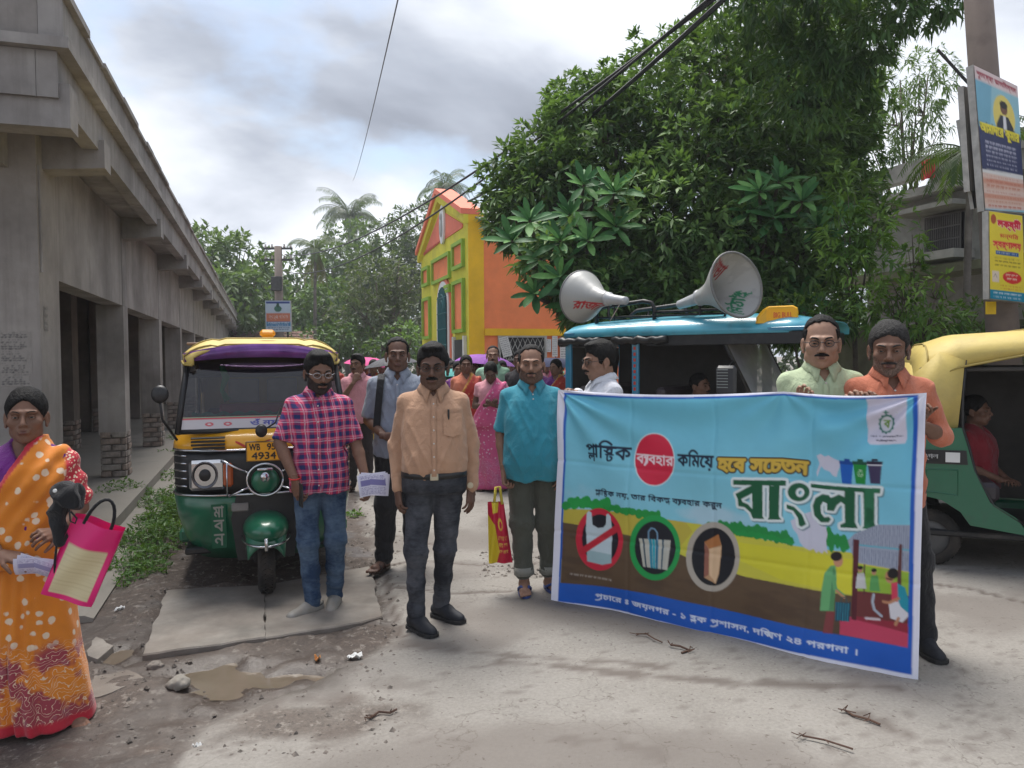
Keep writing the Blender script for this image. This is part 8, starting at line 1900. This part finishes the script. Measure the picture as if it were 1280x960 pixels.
    mb.tube([wp(-.592, 1.072), wp(.592, 1.072)], .016, 8); mb.tube([wp(-.525, 1.57), wp(.525, 1.57)], .02, 8); mb.make('windscreen_frame', V_BLACK, t, True)
    cvs = Canvas(360, 60, srgb(190, 186, 188)); cvs.poly([(0, 0), (360, 0), (360, 12), (0, 12)], srgb(190, 60, 70)); put_text(cvs, 'ওঁ নমঃ িশবায়', 150, 14, 150, 36, srgb(50, 60, 150), 1.2)
    for x in (60, 100): cvs.ellipse(x, 34, 9, 9, srgb(190, 70, 80)); cvs.ellipse(x, 34, 4, 4, srgb(200, 200, 200))
    for k in range(60): cvs.ellipse(k * 6 + 3, 3, 2.6, 2.4, srgb(40, 190, 150))
    grid_print('screen_sticker', lambda u, v: np.stack([-.57 + 1.14 * u, .075 + (1.165 - .085 * v - 1.07) * .42 - .004, 1.165 - .085 * v], -1), cvs, 180, 20, V_STICK, ws)
    mb = MB(); mb.loft([[(x, .235 - .09 * (1 - (x / .56) ** 2) - .02, 1.555 - .03 * (x / .56) ** 2) for x in np.linspace(-.55, .55, 17)], [(x, .235 - .11 * (1 - (x / .56) ** 2), 1.645 - .06 * (x / .56) ** 2) for x in np.linspace(-.56, .56, 17)]], False, False); o = mb.make('sun_visor', V_PURP, t, True, False); o.modifiers.new('thick', 'SOLIDIFY').thickness = .01
    # cowl furniture
    mb = MB()
    for q in range(4): mb.bbox(-.50 if q else -.49, -.27, -.006, .03, .962 + q * .022, .974 + q * .022, .004)
    mb.make('vent_slots', V_BLACK, yc)
    MB().loft([[(x, .0 - .012 * cos(x * 3), .985 + .028 * sin(x * 22 + q)) for x in np.linspace(-.20, .16, 30)] for q in (0, .7)], False, False).make('red_flourish', mat_once('red_decal', (.55, .05, .03), .4), yc)
    cvp = Canvas(150, 84, srgb(238, 170, 20)); 
    put_text(cvp, 'WB' if kind == 'l' else 'WB', 12, 8, 44, 28, (.01, .01, .01), 1.5); put_text(cvp, '95', 86, 8, 34, 28, (.01, .01, .01), 1.5); put_text(cvp, '4934', 22, 46, 100, 30, (.01, .01, .01), 1.8); cvp.ellipse(72, 62, 3, 3, (.01, .01, .01))
    for a_, b_ in (((2, 2), (148, 2)), ((148, 2), (148, 82)), ((148, 82), (2, 82)), ((2, 82), (2, 2))): cvp.line([a_, b_], 2, (.02, .02, .02))
    pl_ = MB().bbox(-.130, .130, -.060, -.048, .875, 1.008, .004).make('number_plate', V_BLACK, t); grid_print('plate_face', lambda u, v: np.stack([-.125 + .25 * u, np.full(u.shape, -.0625), 1.004 - .125 * v], -1), cvp, 75, 42, V_STICK, pl_)
    MB().lathe([(.0001, .02), (.03, .018), (.042, .005), (.042, -.03)], (-.02, -.06, 1.075), (0, -1, 0), 18).tube([(-.02, -.05, 1.07), (.08, .02, 1.12), (.12, .06, 1.22)], .006, 6).make('round_horn', V_BLACK, t, True)
    # lettering down the green front
    cvl = Canvas(50, 170, (.008, .10, .05))
    for q, g in enumerate(('মা', 'ব', 'ন')): put_text(cvl, g, 8, 6 + q * 55, 34, 44, srgb(150, 148, 142), 1.2)
    # mirror
    mb = MB(); mb.tube([(-.60, .10, 1.02), (-.68, .0, 1.16), (-.69, -.03, 1.28)], .009, 6); mb.make('mirror_stalk', V_BLACK, t, True); MB().lathe([(.0001, .022), (.038, .02), (.056, .008), (.058, -.004), (.0001, -.006)], (-.69, -.03, 1.325), (0, -1, .1), 20).make('mirror', V_BLACK, t, True)
    # hood
    mb = MB(); rings = []
    prof = [(.17, 1.615, .49, .06), (.22, 1.64, .55, .08), (.45, 1.67, .585, .09), (.95, 1.70, .60, .11), (1.6, 1.715, .61, .12), (2.05, 1.69, .61, .14), (2.25, 1.62, .60, .16), (2.34, 1.48, .59, .14)]
    for y, z, hw, dr_ in prof:
        ring = []
        for i in range(21):
            u = -1 + 2 * i / 20; ring.append((hw * (abs(u) ** .8) * (1 if u > 0 else -1), y + .01 * sin(i * 2.1) * 0, z - dr_ * abs(u) ** 5 - (.012 if i % 10 == 5 else 0)))
        e_ = .05 if y < 2.0 else .10; ring = [(-hw, y, z - dr_ - e_)] + ring + [(hw, y, z - dr_ - e_)]; rings.append(ring)
    mb.loft(rings, False, False)
    pip = MB()
    for rg in (rings[1], rings[3], rings[4], rings[6]): pip.tube([(p[0] * 1.012, p[1], p[2] + .004) for p in rg[1:-1]], .006, 5)
    for s in (0, -1): pip.tube([(r_[s][0] * 1.01, r_[s][1], r_[s][2]) for r_ in rings], .009, 5)
    # back of the hood
    mb.loft([rings[-1], [(x * .99, 2.36, max(.98, z - .5)) for x, y, z in rings[-1]]], False, False)
    o = mb.make('hood', V_YEL, t, True, False); pip.make('hood_piping', mat_once('dark_yellow_piping', (.36, .27, .07), .7), t, True); o.modifiers.new('thick', 'SOLIDIFY').thickness = .015
    for s in (-1, 1):
        # canvas quarter, green rear quarter, sill
        q = MB().loft([[(s * (.60 + .012 * sin(k_)), y, z) for k_, (y, z) in enumerate(zip((2.02, 2.04, 2.06), (1.50, 1.25, 1.02)))], [(s * .615, y, z) for y, z in zip((2.18, 2.20, 2.20), (1.56, 1.25, 1.0))], [(s * .60, y, z) for y, z in zip((2.34, 2.37, 2.36), (1.40, 1.2, .98))]], False, False).make('canvas_quarter', V_YEL, t, True, False); q.modifiers.new('thick', 'SOLIDIFY').thickness = .012
        g = MB().prism([(2.04, 1.02), (2.37, .99), (2.40, .56), (2.30, .53), (2.16, .50), (2.04, .42), (1.98, .33), (1.62, .28), (1.70, .40), (1.86, .50), (1.96, .72), (2.0, .88)], s * .60, s * .655, 'x').make('rear_quarter', V_GREEN, t)
        MB().prism([(2.01, .86), (2.37, .86), (2.37, .76), (2.00, .76)], s * .657, s * .662, 'x').make('black_strip', V_BLACK, g); MB().prism([(2.05, .845), (2.14, .845), (2.14, .775), (2.05, .775)], s * .664, s * .666, 'x').make('white_sticker', C_WHT, g)
        cvt = Canvas(70, 24, (.012, .012, .013)); put_text(cvt, 'বেঙ্গল'.replace('বেঙ্গল', 'েবঙ্গল'), 4, 4, 60, 16, srgb(200, 200, 200), .6)
        grid_print('strip_lettering', lambda u, v: np.stack([np.full(u.shape, s * .665), (2.34 - .17 * u) if s < 0 else (2.17 + .17 * u), .842 - .066 * v], -1), cvt, 50, 16, V_STICK, g)
        m_ = MB()
        for a_, b_ in (((2.06, .72), (2.26, .72)), ((2.26, .72), (2.26, .56)), ((2.26, .56), (2.06, .54)), ((2.06, .54), (2.06, .72))): m_.tube([(s * .657, *a_), (s * .657, *b_)], .004, 4)
        m_.make('hatch_outline', V_GREEN, g)
        MB().bbox(*sorted((s * .50, s * .652)), .58, 1.64, .24, .335, .02).make('sill', V_GREEN, t)
        MB().tube([(s * .60, 2.01, 1.50), (s * .605, 2.03, 1.25), (s * .61, 2.03, 1.02), (s * .63, 1.99, .88), (s * .64, 1.95, .70), (s * .645, 1.84, .48), (s * .645, 1.66, .36)], .012, 6).make('door_edge', V_BLACK, t, True)
        MB().tube([(s * .60, 1.55, .34), (s * .60, 1.55, 1.0), (s * .60, 1.60, 1.10)], .015, 8).make('grab_rail', V_CHROME, t, True)
        wheel(t, (s * .52, 2.22, .205), R=.205, w=.095)
    MB().prism([(-.6, .45), (.6, .45), (.6, 1.0), (-.6, 1.0)], 2.36, 2.40, 'y').make('rear_panel', V_GREEN, t)
    MB().bbox(-.58, .58, .25, 2.3, .225, .27, .01).make('floor', V_BLACK, t)
    st = MB().bbox(-.55, .55, 1.78, 2.2, .48, .62, .03).make('passenger_seat', V_SEAT, t); MB().bbox(-.55, .55, 2.12, 2.25, .62, 1.10, .04).make('seat_back', V_SEAT, st)
    MB().bbox(-.25, .25, .95, 1.2, .45, .60, .03).make('driver_seat', V_SEAT, t); MB().bbox(-.56, .56, 1.22, 1.26, .27, .95, .01).make('partition', V_BLACK, t)
    mb = MB(); mb.tube([(-.33, .42, 1.10), (0, .36, 1.06), (.33, .42, 1.10)], .014, 8); mb.tube([(0, .36, 1.06), (0, .16, .66)], .03, 8); mb.make('handlebar', V_BLACK, t, True)
    mb = MB().bbox(-.575, .575, .30, 2.30, 1.42, 1.45, .01); mb.make('roof_lining', V_TIN, t)
    # pale patches painted for light in the rear window openings, garland
    if kind == 'l':
        for x0, x1 in ((-.34, -.04), (.04, .34)): MB().bbox(x0, x1, 2.30, 2.335, 1.14, 1.36, .01).make('pale_rear_patch', mat_once('pale_window_patch', (.45, .44, .42), .4), t)
        MB().bbox(-.40, .40, 1.74, 1.78, 1.0, 1.16, .02).make('seat_cover', mat_once('pink_seat_cover', (.35, .08, .12), .7), t)
        mb = MB().tube([(x, .17 + .02 * sin(x * 40), 1.175 + .008 * sin(x * 60)) for x in np.linspace(-.50, .50, 60)], .014, 5); mb.make('garland', mat_once('teal_garland', (.02, .45, .30), .5), t, True)
        mb = MB().tube([(-.30, .30, 1.50), (-.27, .30, 1.42), (-.30, .30, 1.33), (-.26, .30, 1.26)], [.02, .03, .015, .03], 7); mb.make('green_charm', mat_once('green_charm', (.02, .6, .10), .5), t, True)
        lp = MB().bbox(-.02, .10, .50, .60, 1.70, 1.755, .02).make('roof_lamp', mat_once('orange_lamp', (.75, .30, .02), .3), t)
        grid_print('front_lettering', lambda u, v: np.stack([-.375 + .10 * u, .012 + .055 * v + 0 * u, .60 - .30 * v], -1) , cvl, 40, 100, V_STICK, t)
    if kind == 'r':
        MB().sheet(lambda u, v: (.57 + .01 * sin(u * 30), .40 + 1.7 * u, .34 + 1.08 * v), 24, 6).make('far_side_blackout', V_TIN, t, True)  # added sheet closing the far side so the cabin stays dark
        MB().bbox(-.57, .57, .36, .40, .30, 1.5, .01).make('front_bulkhead', V_TIN, t)
    else: t.scale = (.90, 1, 1)
    return t
_mo = {}
def mat_once(n, c, r):
    if n not in _mo: _mo[n] = mat(n, c, r, .1, 6, .05, 30)
    return _mo[n]
def thing_part(n, t): return None
la = G(334, 745); AL = make_auto('green and yellow auto rickshaw facing the camera, parked beside the arcade', (la.x, la.y, 0.03), SA, 'l')
rp = Vector((3.13, 6.16, 0)); AR_RZ = RAD(68); fr_ = Vector((sin(AR_RZ), -cos(AR_RZ), 0)); AR = make_auto('green auto rickshaw with pale yellow canvas hood at the right edge', (rp.x + fr_.x * 2.36, rp.y + fr_.y * 2.36, .03), AR_RZ, 'r')
MB().sheet(lambda u, v: (-.585 + .01 * sin(u * 14), .95 + .62 * u + .0, 1.43 - (.16 + .05 * sin(u * 20)) * v), 24, 8).make('curtain', C_WHT, AR, True)
# bamboo pole lying across the roof of the left rickshaw
o = MB().tube([(0, 0, 0), (.5, .0, .005), (1.05, 0, 0)], [.011, .012, .011], 8).make('bamboo_pole', mat('bamboo', (.22, .13, .08), .7, .2, 10, .2, 40)); pa = P(234, 430, 5.85); pb_ = P(398, 433, 5.85); o.location = pa; o.rotation_euler = (0, 0, SA * .1); o.scale = ((pb_ - pa).length / 1.05, 1, 1); tag(o, 'thin brown pole lying across the roof of the left auto rickshaw', 'pole')

# ------------------------------------------------------------------ the blue vehicle with the loudspeakers
TA = P(706, 440, 7.75); TB = P(1003, 440, 6.35); TA.z = TB.z = 0; td = (TB - TA); TL_ = td.length; trz = math.atan2(td.y, td.x)
T = thing('electric_rickshaw', 'blue roofed passenger vehicle behind the banner, with roof rack and rolled black side curtains', 'vehicle', TA, trz)
W_ = 1.15; ZR = 1.80
def rr_ring(x, dz, ins, n=10):
    # roof cross-section with rounded shoulders
    pts = []
    for i in range(n + 1):
        a = pi / 2 * i / n; pts.append((x, ins + .10 * (1 - sin(a)), ZR + .02 + dz * 0 + .10 * (1 - cos(a)) + 0))
    return pts
rings = []
for x, s_, h in ((-.02, .93, .02), (.04, .98, .07), (.25, 1.0, .10), (1.0, 1.0, .13), (1.8, 1.0, .13), (TL_ - .15, .98, .10), (TL_ + .10, .90, .05)):
    ring = []
    for i in range(25):
        u = -1 + 2 * i / 24; y = W_ / 2 + W_ / 2 * s_ * (abs(u) ** .75) * (1 if u > 0 else -1); ring.append((x, y, ZR + .012 + h * (1 - abs(u) ** 5)))
    rings.append([(x, W_ / 2 - W_ / 2 * s_, ZR - .035)] + ring + [(x, W_ / 2 + W_ / 2 * s_, ZR - .035)])
o = MB().loft(rings, False, False).make('roof', V_BLUE2, T, True, False); o.modifiers.new('thick', 'SOLIDIFY').thickness = .012
mb = MB(); mb.bbox(-.01, TL_ + .08, -.004, .018, ZR - .02, ZR + .015, .005); mb.bbox(-.01, TL_ + .08, W_ - .018, W_ + .004, ZR - .02, ZR + .015, .005); mb.make('roof_gutter', V_BLUE, o)
MB().bbox(.9, TL_ + .05, .006, .03, ZR - .13, ZR - .022, .006).make('valance', V_BLACK, T); MB().bbox(.02, TL_ - .1, .03, W_ - .03, ZR - .05, ZR - .02, .005).make('ceiling', V_TIN, T)
MB().bbox(TL_ - .02, TL_ + .06, .03, W_ - .03, ZR - .13, ZR - .02, .01).make('front_valance', V_BLACK, T)
for x0, x1 in ((-.06, .42), (.55, 1.12)):
    mb = MB(); pts = [(x0 + (x1 - x0) * k / 12, -.01 + .008 * sin(k * 1.7), ZR - .075 + .010 * sin(k * 2.3)) for k in range(13)]; mb.tube(pts, [.036 + .004 * sin(k * 1.3) for k in range(13)], 10); mb.make('rolled_curtain', V_BLACK, T, True)
mb = MB(); mb.tube([(-.05, .0 + W_ * k / 8, ZR - .09 + .008 * sin(k * 2)) for k in range(9)], .038, 9); mb.make('rolled_curtain', V_BLACK, T, True)
for x, y in ((.03, .03), (.03, W_ - .03), (.78, .03), (.78, W_ - .03)):
    p_ = MB().bbox(x - .035, x + .035, y - .02, y + .02, .3, ZR - .02, .008).make('post', V_BLUE, T)
    if x > .5 and y < .1:
        mb = MB()
        for k in range(9): mb.bbox(x - .012, x + .012, y - .0235, y - .021, 1.25 + k * .055, 1.25 + k * .055 + .03, .002)
        mb.make('red_pattern', mat_once('red_decal', (.55, .05, .03), .4), p_)
XT, XB = 1.64, 1.94
for y in (.04, W_ - .04): MB().tube([(XT + .05, y, ZR - .03), (XT, y, ZR - .10), (XB, y, 1.12)], .020, 8).make('windscreen_pillar', V_BLACK, T, True)
t = NT('pale_reflection_glass'); t.base(t.ramp(t.noise(3, 4), [(.3, (.30, .31, .36)), (.7, (.48, .49, .54))])); t.p.inputs['Roughness'].default_value = .12; t.p.inputs['Alpha'].default_value = .78; t.p.inputs['Specular IOR Level'].default_value = .8  # pale mottled tone painted into the glass for its reflection
mb = MB(); mb.add([(XB, .05, 1.14), (XB, W_ - .05, 1.14), (XT + .02, W_ - .05, ZR - .11), (XT + .02, .05, ZR - .11)], [(0, 1, 2, 3)]); mb.make('windscreen', t.m, T)
MB().loft([[(XB, y, z) for y, z in ((.03, .45), (.03, 1.12), (W_ - .03, 1.12), (W_ - .03, .45))], [(XB + .28, y, z) for y, z in ((.18, .5), (.2, .95), (W_ - .2, .95), (W_ - .18, .5))]], True, True).make('front_body', V_BLUE, T)
MB().bbox(0, XB, .03, W_ - .03, .32, .42, .02).make('floor', V_BLACK, T); MB().bbox(0, .75, .01, .05, .42, .95, .02).make('side_panel', V_BLUE, T); MB().bbox(0, .75, W_ - .05, W_ - .01, .42, .95, .02).make('side_panel', V_BLUE, T); MB().bbox(-.02, .02, .03, W_ - .03, .42, 1.05, .02).make('rear_panel', V_BLUE, T)
for x in (.15, 1.0): 
    st = MB().bbox(x, x + .4, .08, W_ - .08, .42, .78, .03).make('seat', V_SEAT, T); MB().bbox(x - .05, x + .05, .08, W_ - .08, .78, 1.28, .03).make('seat_back', V_SEAT, st)
MB().bbox(1.30, 1.90, .10, W_ - .1, .42, 1.10, .03).make('dashboard', V_BLACK, T)
MB().sheet(lambda u, v: (-.0 + .02 * sin(v * 9), .06 + (W_ - .12) * u, .95 + .72 * v), 10, 6).make('rear_curtain', V_TIN, T, True)
MB().sheet(lambda u, v: (.02 + 1.55 * u, W_ - .06 + .01 * sin(u * 20), .4 + 1.32 * v), 20, 4).make('far_side_blackout', V_TIN, T, True)  # sheet added along the far side to black out the interior
for x, y in ((.45, .0), (.45, W_), (XB + .2, W_ / 2)):
    mb = MB().lathe([(.10, -.04), (.2, -.045), (.24, -.02), (.24, .02), (.2, .045), (.10, .04)], (x, y, .25), (0, 1, 0), 24); w_ = mb.make('wheel', V_RUB, T, True); MB().lathe([(.0001, -.03), (.12, -.035), (.12, .035), (.0001, .03)], (x, y, .25), (0, 1, 0), 18).make('rim', V_CHROME, w_)
# wing mirror
mb = MB(); mb.tube([(XT + .10, .02, 1.52), (XT + .12, -.10, 1.50), (XT + .12, -.16, 1.44)], .011, 6); mi = mb.make('mirror_arm', V_BLACK, T, True)
o = MB().bbox(XT + .02, XT + .20, -.20, -.15, 1.24, 1.49, .025).make('wing_mirror', mat_once('mirror_shell', (.035, .036, .04), .35), T)
mb = MB()
for k in range(7): mb.bbox(XT + .035, XT + .135, -.206, -.201, 1.30 + k * .025, 1.308 + k * .025, .001)
mb.make('mirror_ribs', mat_once('pale_ribs', (.25, .27, .26), .5), o)
# cream label on the gutter
cvs = Canvas(90, 22, srgb(214, 210, 180)); scribble(cvs, 4, 4, 80, 6, srgb(150, 130, 90), 3); scribble(cvs, 4, 13, 80, 5, srgb(150, 130, 90), 4)
grid_print('paper_label', lambda u, v: np.stack([.40 + .36 * u, np.full(u.shape, -.0065), ZR + .010 - .028 * v], -1), cvs, 50, 10, V_STICK, T)
# roof rack
mb = MB(); zt_ = ZR + .13
for y in (.12, .85):
    mb.tube([(.30, y, zt_ - .03), (.30, y, zt_ + .09), (.36, y, zt_ + .13), (.82, y, zt_ + .17), (.90, y, zt_ + .15), (.93, y, zt_ + .10), (.93, y, zt_ - .03)], .020, 8); mb.tube([(.30, y, zt_ + .03), (1.6, y, zt_ + .02)], .010, 6); mb.tube([(.50, y, zt_), (.50, y, zt_ + .14)], .010, 6); mb.tube([(.93, y, zt_ + .06), (1.62, y, zt_ + .06), (1.62, y, zt_ - .03)], .014, 6)
for x in (.30, .62, .93, 1.3, 1.6): mb.tube([(x, .12, zt_ + .03), (x, .85, zt_ + .03)], .010, 6)
mb.make('roof_rack', V_BLACK, T, True)
# roof lamp
lx = P(970, 398, 6.62); cvb = Canvas(140, 50, srgb(245, 176, 22)); put_text(cvb, 'BIG BULL', 34, 16, 86, 22, srgb(214, 90, 40), 1.0)
rl = thing('roof_lamp', 'yellow roof lamp lettered BIG BULL on the front of the blue vehicle', 'lamp', (lx.x, lx.y, ZR + .045), -.18)
mb = MB(); rings = []
for y, s_ in ((-.075, .94), (-.06, 1.0), (.06, 1.0), (.075, .94)): rings.append([(x * s_, y, .002 + z * s_) for x, z in ((-.175, .0), (-.165, .05), (-.10, .125), (-.07, .145), (.13, .150), (.165, .13), (.172, .10), (.172, 0))])
mb.loft(rings, True, True); mb.make('shell', mat_once('yellow_lamp_plastic', (.80, .42, .012), .3), rl)
grid_print('lettering', lambda u, v: np.stack([-.09 + .245 * u, np.full(u.shape, -.0772), .125 - .10 * v], -1), cvb, 80, 32, V_STICK, rl)
# the two horn loudspeakers
M_HORN = vcol_mat('grey_horn_enamel', .38, .15, 60, spec=.5)
def horn(label, c, axis, D, Lh, text_in=None, text_out=None, rot=0.0):
    a = Vector(axis).normalized(); up = Vector((0, 0, 1)); sx = up.cross(a).normalized(); sy = a.cross(sx); c = Vector(c); t = thing('horn_loudspeaker', label, 'loudspeaker', c); R = D / 2
    prof = [(.0, R), (-.012, R * .985), (-.05, R * .90), (-.10, R * .76), (-.16, R * .58), (-.22, R * .42), (-.28, R * .31), (-.35, R * .24)]
    cv_ = Canvas(400, 400, srgb(172, 172, 170)); yy, xx = np.mgrid[0:400, 0:400].astype(np.float32); cv_.fill((fbm(xx / 60, yy / 60, 3.0, 4) > .56).astype(np.float32) * .25, srgb(130, 130, 128))
    for s, x, y, w, h, col, rt in (text_in or []): put_text(cv_, s, x, y, w, h, col, 2.2, rot=rt)
    co = Canvas(400, 400, srgb(165, 165, 162)); yy = None
    for s, x, y, w, h, col, rt in (text_out or []): put_text(co, s, x, y, w, h, col, 2.2, rot=rt)
    for nm, cvx, off in (('bell_inner', cv_, 0), ('bell_outer', co, .006)):
        nr, na = 44, 128; V = []; cc = []
        for i in range(nr + 1):
            f = i / nr * (len(prof) - 1); k = min(int(f), len(prof) - 2); f -= k; h = prof[k][0] * (1 - f) + prof[k + 1][0] * f; r = prof[k][1] * (1 - f) + prof[k + 1][1] * f
            for j in range(na):
                an = 2 * pi * j / na; V.append(a * (h * Lh / .35 * .62) + (sx * cos(an) + sy * sin(an)) * (r + off)); q = r / R
                cc.append(cvx.sample(np.array(.5 + .5 * q * cos(an) * (1 if off == 0 else -1)), np.array(.5 - .5 * q * sin(an))))
        V = np.array(V); F = [(i * na + j, i * na + (j + 1) % na, (i + 1) * na + (j + 1) % na, (i + 1) * na + j) for i in range(nr) for j in range(na)]
        mesh_obj(nm, V, F, M_HORN, t, True, cols=np.array(cc).reshape(-1, 3))
    MB().lathe([(R - .004, -.008), (R + .012, -.006), (R + .014, .004), (R + .004, .010), (R - .006, .004)], (0, 0, 0), a, 48).make('rim', mat_once('worn_rim', (.16, .16, .155), .5), t, True)
    e = -a * (Lh * .62); r0 = R * .24
    MB().lathe([(r0, 0), (r0 * 1.12, -.01), (r0 * 1.12, -.03), (r0 * .85, -.05), (r0 * .62, -Lh * .38), (r0 * .62, -Lh * .42), (.0001, -Lh * .43)], e, a, 24).make('throat', mat_once('throat_enamel', (.40, .41, .42), .35), t, True)
    MB().lathe([(.0001, .0), (r0 * .5, 0), (r0 * .5, -.02)], e + a * .10, a, 12)
    MB().tube([e - a * .02 + Vector((0, 0, -r0)), e - a * .02 + Vector((0, 0, -.16))], .012, 6).make('bracket', V_BLACK, t); return t
horn('grey horn loudspeaker facing away, with red lettering on its back', P(727, 371, 7.35), (-.50, .84, .12), .48, .64, None, [('রাজা', 60, 225, 130, 60, srgb(170, 30, 40), .0)])
horn('grey horn loudspeaker turned towards the camera, with red and green lettering inside', P(921, 356, 6.55), (.45, -.86, .16), .56, .72, [('নাভা', 120, 22, 130, 62, srgb(150, 30, 40), .28), ('মিঠাই'.replace('মি', 'িম'), 210, 345, 190, 66, srgb(20, 120, 80), -.95)])
MB_ = MB().tube([P(778, 370, 7.2), P(776, 378, 7.15), P(768, 392, 7.1), P(762, 402, 7.05)], .004, 5); o = MB_.make('loose_cord', mat_once('tan_cord', (.3, .24, .2), .8)); tag(o, 'tan cord tied round the stem of the left loudspeaker', 'cord')
# people aboard
person('passenger in a red patterned sari seated inside the right-hand auto rickshaw', (AR.matrix_basis @ Vector((.02, 1.84, -.32))), AR_RZ - .5, 1.55, 'dark', hi=False, hair='bun', top=cloth('red_patterned_cloth', (.22, .02, .03)), prof=dict(fem=True, w=1.1, belly=.04), sleeve='half', vee=.08, hem=.9, hide_legs=True, seedv=40, arms={'l': dict(e=(-.20, -.02, 1.1), w=(-.05, -.22, 1.0), f=(1, -.5, 0), pn=(0, 0, -1), curl=.4), 'r': dict(e=(.2, -.02, 1.1), w=(.06, -.22, 1.0), f=(-1, -.5, 0), pn=(0, 0, -1))}, bottom=None)
person('driver sitting in the shade inside the blue vehicle', (T.matrix_basis @ Vector((1.25, .45, -.18))), trz + pi / 2 - .3, 1.60, 'dark', hi=False, hair='short', mous=.8, top=C_BROWNT, prof=dict(w=1.0), sleeve='half', collar='shirt', vee=.05, hide_legs=True, seedv=41, arms={'l': dict(e=(-.22, -.06, 1.12), w=(-.15, -.28, 1.10)), 'r': dict(e=(.22, -.06, 1.12), w=(.15, -.28, 1.10))})

# ------------------------------------------------------------------ humid air
hz = MB().box(-140, 140, -60, 170, -1.2, 24).make('haze', None); hz.data.materials.clear()
hm_ = bpy.data.materials.new('humid_air'); hm_.use_nodes = True; nt_ = hm_.node_tree; nt_.nodes.remove(nt_.nodes['Principled BSDF']); pv = nt_.nodes.new('ShaderNodeVolumePrincipled')
pv.inputs['Color'].default_value = (.93, .95, 1, 1); pv.inputs['Density'].default_value = .0013; nt_.links.new(pv.outputs[0], nt_.nodes['Material Output'].inputs['Volume']); hz.data.materials.append(hm_); tag(hz, kind='stuff')
